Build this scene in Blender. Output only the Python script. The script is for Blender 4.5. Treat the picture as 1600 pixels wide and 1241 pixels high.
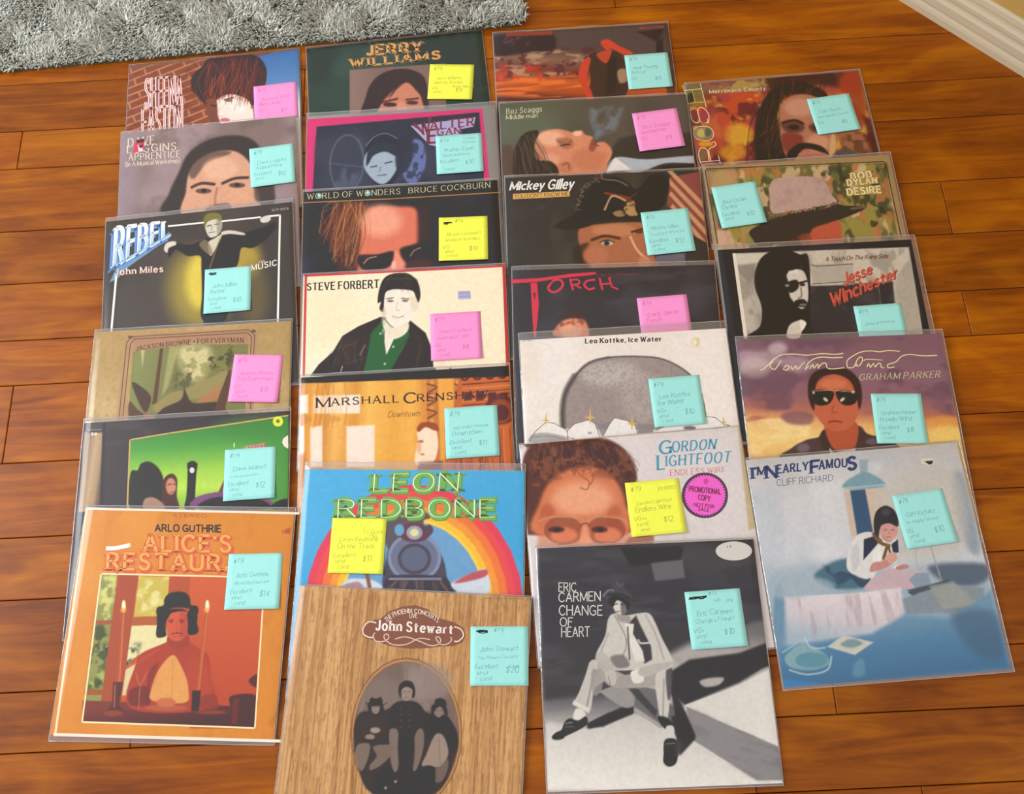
import bpy, math, random
import numpy as np
from mathutils import Matrix, Vector

# ------------------------------------------------------------------ scene, camera, light
scene = bpy.context.scene
for o in list(bpy.data.objects): bpy.data.objects.remove(o, do_unlink=True)
COL = scene.collection
MM = .001

cam_d = bpy.data.cameras.new('camera'); cam = bpy.data.objects.new('camera', cam_d); COL.objects.link(cam)
cam_d.sensor_fit = 'HORIZONTAL'; cam_d.sensor_width = 36.0
cam_d.lens = 32.4072
cam_d.clip_start = .02
CAM_H, CAM_PITCH, CAM_ROLL = 1.31013, 1.224216, -0.084715          # metres above the floor, radians below the horizon, radians
cam.matrix_world = (Matrix.Translation((0, 0, CAM_H)) @ Matrix.Rotation(math.pi/2 - CAM_PITCH, 4, 'X') @ Matrix.Rotation(CAM_ROLL, 4, 'Z'))
scene.camera = cam

world = bpy.data.worlds.new('room_light'); scene.world = world; world.use_nodes = True
bg = world.node_tree.nodes['Background']; bg.inputs[0].default_value = (1, .975, .95, 1); bg.inputs[1].default_value = .6

def area(name, loc, target, size, power, color):
    d = bpy.data.lights.new(name, 'AREA'); d.shape = 'RECTANGLE'; d.size, d.size_y = size; d.energy = power; d.color = color
    o = bpy.data.objects.new(name, d); COL.objects.link(o); o.location = loc
    o.rotation_euler = (Vector(target) - Vector(loc)).to_track_quat('-Z', 'Y').to_euler(); return o
area('ceiling_lamp', (1.25, 1.75, 2.35), (.1, .5, 0), (.7, .7), 26, (1, .93, .84))
area('window_daylight', (-2.4, .9, 1.7), (-.2, .6, 0), (1.2, 1.3), 44, (.95, .97, 1))

vs = scene.view_settings
vs.view_transform = 'Standard'; vs.look = 'None'; vs.gamma = 1; vs.use_curve_mapping = False; vs.exposure = .5
scene.cycles.transparent_max_bounces = 24

# ------------------------------------------------------------------ helpers
def lin(h):
    c = [int(h[i:i+2], 16)/255 for i in (0, 2, 4)]
    return tuple(((x+.055)/1.055)**2.4 if x > .04045 else x/12.92 for x in c)
def srgb(h): return np.array([int(h[i:i+2], 16)/255 for i in (0, 2, 4)])

def obj(name, me, parent=None, mats=()):
    o = bpy.data.objects.new(name, me); COL.objects.link(o)
    for m in mats: me.materials.append(m)
    if parent is not None: o.parent = parent
    return o
def empty(name, mw):
    o = bpy.data.objects.new(name, None); COL.objects.link(o); o.empty_display_size = .02; o.matrix_world = mw; return o
def tag(o, label, cat, group=None):
    o['label'] = label; o['category'] = cat
    if group: o['group'] = group
    return o
def struct(o): o['kind'] = 'structure'; return o
def mesh(name, verts, faces, smooth=False):
    me = bpy.data.meshes.new(name); me.from_pydata(verts, [], faces); me.update()
    if smooth: me.polygons.foreach_set('use_smooth', [True]*len(me.polygons))
    return me
def box_verts(x0, x1, y0, y1, z0, z1, b=0):
    """box with its upper edges chamfered by b"""
    v = [(x0,y0,z0),(x1,y0,z0),(x1,y1,z0),(x0,y1,z0),(x0,y0,z1-b),(x1,y0,z1-b),(x1,y1,z1-b),(x0,y1,z1-b),
         (x0+b,y0+b,z1),(x1-b,y0+b,z1),(x1-b,y1-b,z1),(x0+b,y1-b,z1)]
    f = [(3,2,1,0),(0,1,5,4),(1,2,6,5),(2,3,7,6),(3,0,4,7),(4,5,9,8),(5,6,10,9),(6,7,11,10),(7,4,8,11),(8,9,10,11)]
    return v, f

def nt(name):
    m = bpy.data.materials.new(name); m.use_nodes = True; t = m.node_tree
    return m, t, t.nodes['Principled BSDF']
def N_(t, kind, **kw):
    n = t.nodes.new(kind)
    for k, v in kw.items(): setattr(n, k, v)
    return n
def ramp(t, stops):
    r = N_(t, 'ShaderNodeValToRGB'); e = r.color_ramp.elements
    while len(e) < len(stops): e.new(.5)
    for el, (p, c) in zip(e, stops): el.position = p; el.color = (*lin(c), 1)
    return r

# ------------------------------------------------------------------ materials
def mat_plain(name, col, rough=.6, spec=.4):
    m, t, p = nt(name); p.inputs['Base Color'].default_value = (*lin(col), 1); p.inputs['Roughness'].default_value = rough
    p.inputs['Specular IOR Level'].default_value = spec; return m
def mat_wood():
    m, t, p = nt('laminate_wood'); L = t.links.new
    tc = N_(t, 'ShaderNodeTexCoord'); oi = N_(t, 'ShaderNodeObjectInfo')
    off = N_(t, 'ShaderNodeVectorMath', operation='SCALE'); off.inputs[0].default_value = (37, 19, 7); L(oi.outputs['Random'], off.inputs['Scale'])
    add = N_(t, 'ShaderNodeVectorMath', operation='ADD'); L(tc.outputs['Object'], add.inputs[0]); L(off.outputs[0], add.inputs[1])
    mp = N_(t, 'ShaderNodeMapping'); mp.inputs['Scale'].default_value = (2.4, 26, 1); L(add.outputs[0], mp.inputs[0])
    n1 = N_(t, 'ShaderNodeTexNoise'); n1.inputs['Scale'].default_value = 1.6; n1.inputs['Detail'].default_value = 7; n1.inputs['Roughness'].default_value = .62; n1.inputs['Distortion'].default_value = 1.3; L(mp.outputs[0], n1.inputs['Vector'])
    mp2 = N_(t, 'ShaderNodeMapping'); mp2.inputs['Scale'].default_value = (5, 14, 1); L(add.outputs[0], mp2.inputs[0])
    n2 = N_(t, 'ShaderNodeTexNoise'); n2.inputs['Scale'].default_value = 1.0; n2.inputs['Detail'].default_value = 4; n2.inputs['Distortion'].default_value = .8; L(mp2.outputs[0], n2.inputs['Vector'])
    r1 = ramp(t, [(.24, '4e260a'), (.40, '7e4414'), (.54, '9c5a1c'), (.70, 'ba762e')]); L(n1.outputs['Fac'], r1.inputs[0])
    r2 = ramp(t, [(.30, '62300c'), (.5, '98581e'), (.68, 'c0803a')]); L(n2.outputs['Fac'], r2.inputs[0])
    mx = N_(t, 'ShaderNodeMix', data_type='RGBA'); mx.inputs[0].default_value = .45; L(r1.outputs[0], mx.inputs[6]); L(r2.outputs[0], mx.inputs[7])
    hs = N_(t, 'ShaderNodeHueSaturation'); hs.inputs['Saturation'].default_value = 1.1; hs.inputs['Hue'].default_value = .494
    v = N_(t, 'ShaderNodeMapRange'); v.inputs['To Min'].default_value = .78; v.inputs['To Max'].default_value = 1.02; L(oi.outputs['Random'], v.inputs[0]); L(v.outputs[0], hs.inputs['Value']); L(mx.outputs[2], hs.inputs['Color'])
    L(hs.outputs[0], p.inputs['Base Color']); p.inputs['Roughness'].default_value = .45; p.inputs['Specular IOR Level'].default_value = .22
    bp = N_(t, 'ShaderNodeBump'); bp.inputs['Strength'].default_value = .08; bp.inputs['Distance'].default_value = .002; L(n1.outputs['Fac'], bp.inputs['Height']); L(bp.outputs[0], p.inputs['Normal'])
    return m
def mat_print(name, rough, grain):
    m, t, p = nt(name); L = t.links.new
    a = N_(t, 'ShaderNodeVertexColor', layer_name='ink'); p.inputs['Roughness'].default_value = rough; p.inputs['Specular IOR Level'].default_value = .3
    if grain:
        tc = N_(t, 'ShaderNodeTexCoord'); n = N_(t, 'ShaderNodeTexNoise'); n.inputs['Scale'].default_value = 900; n.inputs['Detail'].default_value = 2; L(tc.outputs['Object'], n.inputs['Vector'])
        mr = N_(t, 'ShaderNodeMapRange'); mr.inputs['To Min'].default_value = 1-grain; mr.inputs['To Max'].default_value = 1+grain; L(n.outputs['Fac'], mr.inputs[0])
        hs = N_(t, 'ShaderNodeHueSaturation'); L(a.outputs[0], hs.inputs['Color']); L(mr.outputs[0], hs.inputs['Value']); L(hs.outputs[0], p.inputs['Base Color'])
    else: L(a.outputs[0], p.inputs['Base Color'])
    return m
def mat_plastic(name, haze, rough, bump, refl):
    m = bpy.data.materials.new(name); m.use_nodes = True; t = m.node_tree; t.nodes.clear(); L = t.links.new
    out = N_(t, 'ShaderNodeOutputMaterial'); tr = N_(t, 'ShaderNodeBsdfTransparent'); tr.inputs[0].default_value = (.985, .985, .985, 1)
    gl = N_(t, 'ShaderNodeBsdfGlossy'); gl.inputs['Roughness'].default_value = rough
    df = N_(t, 'ShaderNodeBsdfDiffuse'); df.inputs[0].default_value = (.72, .70, .74, 1)
    tc = N_(t, 'ShaderNodeTexCoord'); n = N_(t, 'ShaderNodeTexNoise'); n.inputs['Scale'].default_value = 22; n.inputs['Detail'].default_value = 3; n.inputs['Distortion'].default_value = .6; L(tc.outputs['Object'], n.inputs['Vector'])
    bp = N_(t, 'ShaderNodeBump'); bp.inputs['Strength'].default_value = bump; bp.inputs['Distance'].default_value = .004; L(n.outputs['Fac'], bp.inputs['Height'])
    L(bp.outputs[0], gl.inputs['Normal'])
    lw = N_(t, 'ShaderNodeLayerWeight'); L(bp.outputs[0], lw.inputs['Normal'])
    pw = N_(t, 'ShaderNodeMath', operation='POWER'); pw.inputs[1].default_value = 4; L(lw.outputs['Facing'], pw.inputs[0])
    fr = N_(t, 'ShaderNodeMath', operation='MULTIPLY_ADD'); fr.inputs[1].default_value = .7; fr.inputs[2].default_value = refl; L(pw.outputs[0], fr.inputs[0])
    m1 = N_(t, 'ShaderNodeMixShader'); m1.inputs[0].default_value = haze; L(tr.outputs[0], m1.inputs[1]); L(df.outputs[0], m1.inputs[2])
    m2 = N_(t, 'ShaderNodeMixShader'); L(fr.outputs[0], m2.inputs[0]); L(m1.outputs[0], m2.inputs[1]); L(gl.outputs[0], m2.inputs[2]); L(m2.outputs[0], out.inputs[0])
    return m
def mat_paper(name, col):
    m, t, p = nt(name); L = t.links.new
    tc = N_(t, 'ShaderNodeTexCoord'); n = N_(t, 'ShaderNodeTexNoise'); n.inputs['Scale'].default_value = 120; n.inputs['Detail'].default_value = 3; L(tc.outputs['Object'], n.inputs['Vector'])
    hs = N_(t, 'ShaderNodeHueSaturation'); hs.inputs['Color'].default_value = (*lin(col), 1)
    mr = N_(t, 'ShaderNodeMapRange'); mr.inputs['To Min'].default_value = .95; mr.inputs['To Max'].default_value = 1.05; L(n.outputs['Fac'], mr.inputs[0]); L(mr.outputs[0], hs.inputs['Value'])
    L(hs.outputs[0], p.inputs['Base Color']); p.inputs['Roughness'].default_value = .8; p.inputs['Specular IOR Level'].default_value = .2
    return m
def mat_wall(name, col, scale, amt):
    m, t, p = nt(name); L = t.links.new
    tc = N_(t, 'ShaderNodeTexCoord'); n = N_(t, 'ShaderNodeTexNoise'); n.inputs['Scale'].default_value = scale; n.inputs['Detail'].default_value = 5; L(tc.outputs['Object'], n.inputs['Vector'])
    p.inputs['Base Color'].default_value = (*lin(col), 1); p.inputs['Roughness'].default_value = .7
    bp = N_(t, 'ShaderNodeBump'); bp.inputs['Strength'].default_value = amt; bp.inputs['Distance'].default_value = .003; L(n.outputs['Fac'], bp.inputs['Height']); L(bp.outputs[0], p.inputs['Normal']); return m
def mat_pile():
    m, t, p = nt('rug_pile'); L = t.links.new
    a = N_(t, 'ShaderNodeVertexColor', layer_name='ink'); L(a.outputs[0], p.inputs['Base Color']); p.inputs['Roughness'].default_value = .75; p.inputs['Specular IOR Level'].default_value = .3
    p.inputs['Sheen Weight'].default_value = .2; return m
M_WOOD = mat_wood(); M_GAP = mat_plain('plank_joint', '3a1c08', .9)
M_COVER = mat_print('printed_card', .5, 0); M_INK = mat_print('printed_ink', .5, 0); M_PEN = mat_print('pen_ink', .7, 0)
M_FILM = mat_plastic('clear_film', .01, .2, 0, .035); M_FILM2 = mat_plastic('film_margin', .13, .10, .4, .12); M_SEAM = mat_plastic('film_seam', .34, .12, .3, .3)
M_NOTE = {'aqua': mat_paper('aqua_paper', '9fe2dd'), 'pink': mat_paper('pink_paper', 'f596d0'), 'yellow': mat_paper('yellow_paper', 'eff556')}

# ------------------------------------------------------------------ floor, wall, baseboard
PHI = math.radians(-2.0); cP, sP = math.cos(PHI), math.sin(PHI)
floor = struct(obj('floor', mesh('floor', *box_verts(-1.5, 1.6, -.6, 1.95, -.03, -.008)), None, [M_GAP])); floor.rotation_euler.z = PHI
ROWS = [-.49, -.391, -.315, -.189, -.092, 0, .079, .205, .295, .409, .534, .610, .710, .807, .928, 1.004, 1.102, 1.198, 1.320, 1.4, 1.5, 1.62, 1.74]
JOINTS = {14:[-.834],9:[-.784],12:[.696],10:[.689],5:[.396,-.552],15:[-.35],16:[-1.2],17:[.2]}
rnd = random.Random(5)
for i in range(len(ROWS)-1):
    y0, y1 = ROWS[i], ROWS[i+1]; js = [-1.45] + sorted(JOINTS.get(i, [rnd.uniform(-.5, .55)])) + [1.55]
    for x0, x1 in zip(js[:-1], js[1:]):
        hx, hy = (x1-x0)/2 - .0005, (y1-y0)/2 - .0006
        p = obj('plank', mesh('plank', *box_verts(-hx, hx, -hy, hy, -.008, 0, .0009)), floor, [M_WOOD]); p.location = ((x0+x1)/2, (y0+y1)/2, 0)

WA, WB = Vector((.744, 1.152, 0)), Vector((.911, .973, 0)); wd = (WB-WA).normalized(); wn = Vector((-wd.y, wd.x, 0))
if wn.dot(WA) < 0: wn = -wn
wang = math.atan2(wd.y, wd.x)
wall = struct(obj('wall_right', mesh('wall_right', *box_verts(-1.0, 1.2, .012, .11, 0, 2.4)), None, [mat_wall('painted_wall', 'b8934f', 90, .25)])); wall.location = WA; wall.rotation_euler.z = wang
prof = [(-.004, 0), (-.004, .012), (-.0025, .017), (.001, .019), (.001, .021), (-.0005, .024), (-.0005, .037), (.0025, .041), (.0045, .042), (.0045, .046), (.0025, .049), (.0025, .056), (.006, .060), (.0085, .061), (.0085, .066), (.006, .069), (.007, .078), (.010, .082), (.012, .082), (.012, 0)]
pv = [(x, y, z) for x in (-1.0, 1.2) for y, z in prof]; k = len(prof)
pf = [(i, (i+1) % k, k+(i+1) % k, k+i) for i in range(k)] + [tuple(range(k)), tuple(range(2*k-1, k-1, -1))]
base = struct(obj('baseboard_right', mesh('baseboard_right', pv, pf), None, [mat_wall('white_gloss_paint', 'c3b498', 40, .05)])); base.location = WA; base.rotation_euler.z = wang

# ------------------------------------------------------------------ shaggy rug
rug = tag(empty('shag_rug', Matrix.Translation((0, 1.166, 0)) @ Matrix.Rotation(math.radians(.4), 4, 'Z')), 'grey green shag rug at the top left on the wood floor', 'rug')
RX0, RX1, RY1 = -1.35, .083, .52
bv = []
for z in (.0005, .0045):
    bv += [(RX0, 0, z), (RX1-.02, 0, z), (RX1-.006, .006, z), (RX1, .02, z), (RX1, RY1, z), (RX0, RY1, z)]
obj('backing', mesh('backing', bv, [(5,4,3,2,1,0), (6,7,8,9,10,11)] + [(i, (i+1) % 6, 6+(i+1) % 6, 6+i) for i in range(6)]), rug, [mat_plain('rug_backing', '55564a', .95)])
rg = np.random.default_rng(7); nb = 110000
bx = rg.uniform(RX0+.002, RX1-.003, nb); by = rg.uniform(.001, RY1-.1, nb)
keep = ~((bx > RX1-.02) & (by < .02) & (np.hypot(bx-(RX1-.02), by-.02) > .019)); bx, by = bx[keep], by[keep]; nb = len(bx)
lx = np.sin(bx*31+by*13)+np.sin(bx*67-by*41+1.3); ly = np.cos(bx*23-by*29)+np.cos(bx*59+by*47+.7)
ang = np.arctan2(ly, lx) + rg.normal(0, .8, nb); ln = rg.uniform(.007, .014, nb); hh = rg.uniform(.008, .017, nb)
edge = np.minimum(1, by/.02); ang = np.where(by < .012, -math.pi/2+rg.normal(0, .9, nb), ang); hh *= .55+.45*edge
dx, dy = np.cos(ang)*ln, np.sin(ang)*ln; wv = rg.uniform(.0006, .0012, nb); px, py = -np.sin(ang)*wv, np.cos(ang)*wv
z0 = .004
V = np.stack([np.stack([bx-px, by-py, np.full(nb, z0)], 1), np.stack([bx+px, by+py, np.full(nb, z0)], 1),
              np.stack([bx+dx*.4+px, by+dy*.4+py, z0+hh*.8], 1), np.stack([bx+dx*.4-px, by+dy*.4-py, z0+hh*.8], 1), np.stack([bx+dx, by+dy, z0+hh], 1)], 1).reshape(-1, 3)
me = bpy.data.meshes.new('pile'); ii = np.arange(nb)*5
me.vertices.add(nb*5); me.vertices.foreach_set('co', V.astype(np.float32).ravel())
quad = np.stack([ii, ii+1, ii+2, ii+3], 1); tri = np.stack([ii+3, ii+2, ii+4], 1)
loops = np.concatenate([np.concatenate([quad, tri], 1).ravel()]); me.loops.add(len(loops)); me.loops.foreach_set('vertex_index', loops.astype(np.int32))
me.polygons.add(nb*2); ls = (np.arange(nb)*7)[:, None] + np.array([0, 4]); me.polygons.foreach_set('loop_start', ls.ravel().astype(np.int32))
me.update(calc_edges=True)
tone = rg.uniform(0, 1, nb)[:, None]; c0, c1, c2 = (np.array(lin(c)) for c in ('9a9c90', 'cfd0c5', 'eeefe8'))
cb = np.where(tone < .7, c0+(c1-c0)*(tone/.7), c1+(c2-c1)*((tone-.7)/.3)); cols = np.ones((nb, 5, 4)); cols[:, :, :3] = cb[:, None, :]
at = me.color_attributes.new('ink', 'FLOAT_COLOR', 'POINT'); at.data.foreach_set('color', cols.astype(np.float32).ravel())
pile = obj('pile', me, rug, [mat_pile()]); pile['kind'] = 'stuff'

# ------------------------------------------------------------------ print painter (fills a fine mesh with ink colours)
def catmull(pts, closed, sub=5):
    p = [np.array(q, float) for q in pts]; n = len(p)
    if n < 3: return np.array(p)
    out = []; rngi = range(n) if closed else range(n-1)
    for i in rngi:
        a = p[(i-1) % n] if (closed or i > 0) else p[0]; b = p[i]; c = p[(i+1) % n]; d = p[(i+2) % n] if (closed or i < n-2) else p[-1]
        for s in range(sub):
            t = s/sub; out.append(.5*((2*b)+(c-a)*t+(2*a-5*b+4*c-d)*t*t+(3*b-a-3*c+d)*t**3))
    if not closed: out.append(p[-1])
    return np.array(out)
def vnoise(u, v, seed):
    g = np.random.default_rng(seed).random((64, 64)); iu, iv = np.floor(u).astype(int), np.floor(v).astype(int); fu, fv = u-iu, v-iv
    fu, fv = fu*fu*(3-2*fu), fv*fv*(3-2*fv); a = g[iu % 64, iv % 64]; b = g[(iu+1) % 64, iv % 64]; c = g[iu % 64, (iv+1) % 64]; d = g[(iu+1) % 64, (iv+1) % 64]
    return a*(1-fu)*(1-fv)+b*fu*(1-fv)+c*(1-fu)*fv+d*fu*fv
def sstep(a, b, x): t = np.clip((x-a)/(b-a), 0, 1); return t*t*(3-2*t)
class Painter:
    def __init__(s, us, vs_):
        s.us, s.vs = np.array(us), np.array(vs_); s.U, s.V = np.meshgrid(s.us, s.vs); s.C = np.zeros(s.U.shape+(3,)); s.cell = 1.0/240
    def win(s, x0, x1, y0, y1):
        i0, i1 = np.searchsorted(s.us, [x0, x1]); j0, j1 = np.searchsorted(s.vs, [y0, y1]); return slice(j0, j1), slice(i0, i1)
    def segdist(s, U, V, P, closed):
        d2 = np.full(U.shape, 9e9); ins = np.zeros(U.shape, bool); n = len(P)
        for i in range(n if closed else n-1):
            a, b = P[i], P[(i+1) % n]; ex, ey = b[0]-a[0], b[1]-a[1]; wx, wy = U-a[0], V-a[1]; q = ex*ex+ey*ey
            t = np.clip((wx*ex+wy*ey)/(q if q > 1e-12 else 1e-12), 0, 1); d2 = np.minimum(d2, (wx-ex*t)**2+(wy-ey*t)**2)
            if closed and a[1] != b[1]: ins ^= ((a[1] > V) != (b[1] > V)) & (U < ex*(V-a[1])/ey+a[0])
        return np.sqrt(d2), ins
    def put(s, w, m, c): s.C[w] += (c-s.C[w])*m[..., None]
    def polymask(s, P, b):
        P = np.asarray(P); b = max(b, s.cell); w = s.win(P[:, 0].min()-b, P[:, 0].max()+b, P[:, 1].min()-b, P[:, 1].max()+b)
        d, ins = s.segdist(s.U[w], s.V[w], P, True); return w, sstep(-b*.6, b*.6, np.where(ins, d, -d))
    def line(s, P, wd, c, b, a):
        P = np.asarray(P); b = max(b, s.cell*.7); r = wd/2+b; w = s.win(P[:, 0].min()-r, P[:, 0].max()+r, P[:, 1].min()-r, P[:, 1].max()+r)
        d, _ = s.segdist(s.U[w], s.V[w], P, False); s.put(w, a*sstep(-b*.6, b*.6, wd/2-d), srgb(c))
    def grad(s, U, V, p, stops):
        dx, dy = p[1][0]-p[0][0], p[1][1]-p[0][1]; t = ((U-p[0][0])*dx+(V-p[0][1])*dy)/(dx*dx+dy*dy); ts = [k for k, _ in stops]; cs = np.array([srgb(c) for _, c in stops])
        return np.stack([np.interp(t, ts, cs[:, k]) for k in range(3)], -1)
    def run(s, op):
        k = op[0]; full = (slice(None), slice(None))
        if k == 'F': s.C[:] = srgb(op[1])
        elif k == 'P': w, m = s.polymask(op[1], op[3]); s.put(w, m*op[4], srgb(op[2]))
        elif k == 'B': w, m = s.polymask(catmull(op[1], True), op[3]); s.put(w, m*op[4], srgb(op[2]))
        elif k == 'E':
            (cx, cy), (ax, ay), (bx, by) = op[1]; ax -= cx; ay -= cy; bx -= cx; by -= cy
            P = [(cx+ax*math.cos(t)+bx*math.sin(t), cy+ay*math.cos(t)+by*math.sin(t)) for t in [i*math.pi/14 for i in range(28)]]
            w, m = s.polymask(P, op[3]); s.put(w, m*op[4], srgb(op[2]))
        elif k == 'L': s.line(catmull(op[1], False, 4), op[2], op[3], op[4], op[5])
        elif k == 'G': s.put(full, np.full(s.U.shape, float(op[3])), s.grad(s.U, s.V, op[1], op[2]))
        elif k == 'GP': w, m = s.polymask(op[1], op[4]); s.put(w, m*op[5], s.grad(s.U[w], s.V[w], op[2], op[3]))
        elif k == 'N':
            _, su, sv, seed, c, lo, hi, a, poly, rot = op; w, m = s.polymask(poly, .03) if poly else (full, 1.0)
            cr, sr = math.cos(math.radians(rot)), math.sin(math.radians(rot)); u, v = s.U[w], s.V[w]; u, v = (u*cr+v*sr)/su+7, (v*cr-u*sr)/sv+7
            n = (vnoise(u, v, seed)+.5*vnoise(u*2.1, v*2.1, seed+1)+.25*vnoise(u*4.3, v*4.3, seed+2))/1.75; n = .5+(n-.5)*1.35; s.put(w, sstep(lo, hi, n)*a*m, srgb(c))
        elif k == 'K':
            _, c1, c2, row, ln, rot, poly = op; cr, sr = math.cos(math.radians(rot)), math.sin(math.radians(rot)); u, v = s.U*cr+s.V*sr, s.V*cr-s.U*sr
            r = np.floor(v/row); fu = ((u/ln+.5*(r % 2)) % 1)*ln; fv = (v/row % 1)*row; e = np.minimum(np.minimum(fu, ln-fu), np.minimum(fv, row-fv)); s.put(full, sstep(.0075, .0025, e), srgb(c2))
        elif k == 'S':
            _, A, B, n, wd, cols, seed, b, a, j = op; r = random.Random(seed); A, B = catmull(A, False), catmull(B, False)
            def along(P, t): x = t*(len(P)-1); i = min(int(x), len(P)-2); return P[i]+(P[i+1]-P[i])*(x-i)
            for i in range(n):
                t = r.random(); p, q = along(A, t), along(B, min(1, max(0, t+r.uniform(-.08, .08)))); g = lambda: np.array([r.gauss(0, j), r.gauss(0, j)])
                p, q = p+g()*.6, q+g(); mid = (p+q)/2+g(); s.line(catmull([p, mid, q], False, 4), wd*r.uniform(.6, 1.3), r.choice(cols), b, a)

# ------------------------------------------------------------------ stroke lettering
GL = {}
for row in '''A78|0 0 39 100 78 0|14 34 64 34
B66|0 0 0 100|~0 100 30 100 50 95 58 77 50 58 30 53 0 53|~0 53 32 53 55 47 65 27 55 6 32 0 0 0
C74|~72 80 62 93 42 100 18 91 3 68 0 50 3 32 18 9 42 0 62 7 72 20
D74|0 0 0 100|~0 100 30 100 56 90 72 65 74 50 72 35 56 10 30 0 0 0
E56|0 0 0 100|0 100 56 100|0 53 46 53|0 0 56 0
F54|0 0 0 100|0 100 54 100|0 53 44 53
G78|~72 82 62 94 42 100 18 91 3 68 0 50 3 32 18 9 42 0 62 5 74 16|74 8 74 45|74 45 46 45
H72|0 0 0 100|72 0 72 100|0 53 72 53
I0|0 0 0 100
J40|~40 100 40 60 40 24 34 6 20 0 6 4 0 20
K68|0 0 0 100|66 100 0 42|22 60 68 0
L54|0 0 0 100|0 0 54 0
M88|0 0 0 100|0 100 44 10 88 100|88 100 88 0
N74|0 0 0 100|0 100 74 0|74 0 74 100
O80|~40 100 62 95 77 72 80 50 77 28 62 5 40 0 18 5 3 28 0 50 3 72 18 95 40 100
P62|0 0 0 100|~0 100 30 100 52 94 62 74 52 54 30 47 0 47
Q80|~40 100 62 95 77 72 80 50 77 28 62 5 40 0 18 5 3 28 0 50 3 72 18 95 40 100|50 24 80 -8
R68|0 0 0 100|~0 100 30 100 52 94 60 75 52 56 30 50 0 50|32 50 68 0
S60|~56 82 46 95 30 100 12 94 4 76 12 60 30 53 48 44 58 27 50 7 30 0 12 5 2 20
T68|34 0 34 100|0 100 68 100
U70|~0 100 0 60 0 30 8 8 35 0 62 8 70 30 70 60 70 100
V76|0 100 38 0 76 100
W104|0 100 26 0 52 90 78 0 104 100
X72|0 100 72 0|72 100 0 0
Y72|0 100 36 48 72 100|36 48 36 0
Z64|0 100 64 100 0 0 64 0
a50|~6 56 20 66 34 64 46 54 48 40 48 0|~48 38 26 36 6 28 0 14 8 2 22 0 38 6 48 18
b54|0 0 0 100|~0 50 14 64 30 66 48 54 54 33 48 12 30 0 14 3 0 16
c48|~48 54 36 65 26 66 8 56 0 33 8 10 26 0 38 2 48 12
d54|54 0 54 100|~54 50 40 64 24 66 6 54 0 33 6 12 24 0 40 3 54 16
e52|~2 36 50 36 48 52 38 64 26 66 8 56 0 33 8 10 26 0 40 3 50 13
f36|~36 96 28 100 18 98 13 84 13 60 13 0|0 64 32 64
g54|54 66 54 -8|~54 -8 48 -24 28 -29 6 -20|~54 50 40 64 24 66 6 54 0 33 6 12 24 0 40 3 54 16
h50|0 0 0 100|~0 46 14 62 30 66 44 60 50 44 50 0
i0|0 0 0 66|0 84 0 92
j16|~16 66 16 0 12 -22 0 -28|16 84 16 92
k48|0 0 0 100|46 66 0 26|18 40 48 0
l0|0 0 0 100
m82|0 0 0 66|~0 48 12 62 24 66 36 60 41 46 41 0|~41 48 53 62 65 66 77 60 82 46 82 0
n50|0 0 0 66|~0 46 14 62 30 66 44 60 50 44 50 0
o54|~27 66 46 56 54 33 46 10 27 0 8 10 0 33 8 56 27 66
p54|0 66 0 -28|~0 50 14 64 30 66 48 54 54 33 48 12 30 0 14 3 0 16
q54|54 66 54 -28|~54 50 40 64 24 66 6 54 0 33 6 12 24 0 40 3 54 16
r32|0 0 0 66|~0 42 10 58 22 66 32 63
s42|~40 54 30 64 20 66 6 60 3 48 10 38 24 33 38 26 42 16 34 3 20 0 8 3 0 12
t34|~14 90 14 60 14 16 20 3 34 4|0 64 32 64
u50|~0 66 0 22 6 6 22 0 38 5 50 20|50 66 50 0
v48|0 66 24 0 48 66
w72|0 66 18 0 36 60 54 0 72 66
x46|0 66 46 0|46 66 0 0
y48|0 66 24 0|48 66 14 -28
z44|0 66 44 66 0 0 44 0
054|~27 100 44 92 54 50 44 8 27 0 10 8 0 50 10 92 27 100
120|0 82 20 100 20 0
252|~2 80 12 96 28 100 46 92 50 74 40 52 0 0|0 0 52 0
350|~2 90 20 100 42 92 46 74 36 58 20 54|~20 54 42 48 50 27 40 5 20 0 0 10
454|40 0 40 100 0 32 54 32
550|46 100 6 100 2 56|~2 56 24 62 44 52 50 31 42 8 22 0 0 10
652|~44 96 24 86 6 56 0 30 8 8 26 0 46 10 52 30 44 52 26 58 8 48 1 34
750|0 100 50 100 16 0
852|~26 54 8 64 5 80 12 95 26 100 40 95 47 80 44 64 26 54 6 44 0 26 8 6 26 0 44 6 52 26 46 44 26 54
952|~50 62 42 46 26 42 8 50 0 70 8 92 26 100 44 92 52 70 48 38 34 10 14 0
#64|22 0 36 100|44 0 58 100|4 66 66 66|0 34 62 34
$50|~48 80 38 90 24 92 8 86 4 72 12 58 26 51 42 44 48 28 40 10 24 6 8 10 0 22|25 -8 25 108
'0|0 100 0 76
,6|6 8 0 -16
.0|0 0 0 6
:0|0 4 0 12|0 52 0 60
(20|~20 108 4 80 0 44 4 8 20 -20
)20|~0 108 16 80 20 44 16 8 0 -20
*40|20 36 20 72|4 44 36 64|36 44 4 64
+44|22 12 22 56|0 34 44 34
-34|0 34 34 34'''.split('\n'):
    ch = row[0]; parts = row[1:].split('|'); st = []
    for q in parts[1:]:
        sm = q[0] == '~'; n = [float(x)/100 for x in q.lstrip('~').split()]; st.append((sm, list(zip(n[::2], n[1::2]))))
    GL[ch] = (float(parts[0])/100, st)

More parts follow.
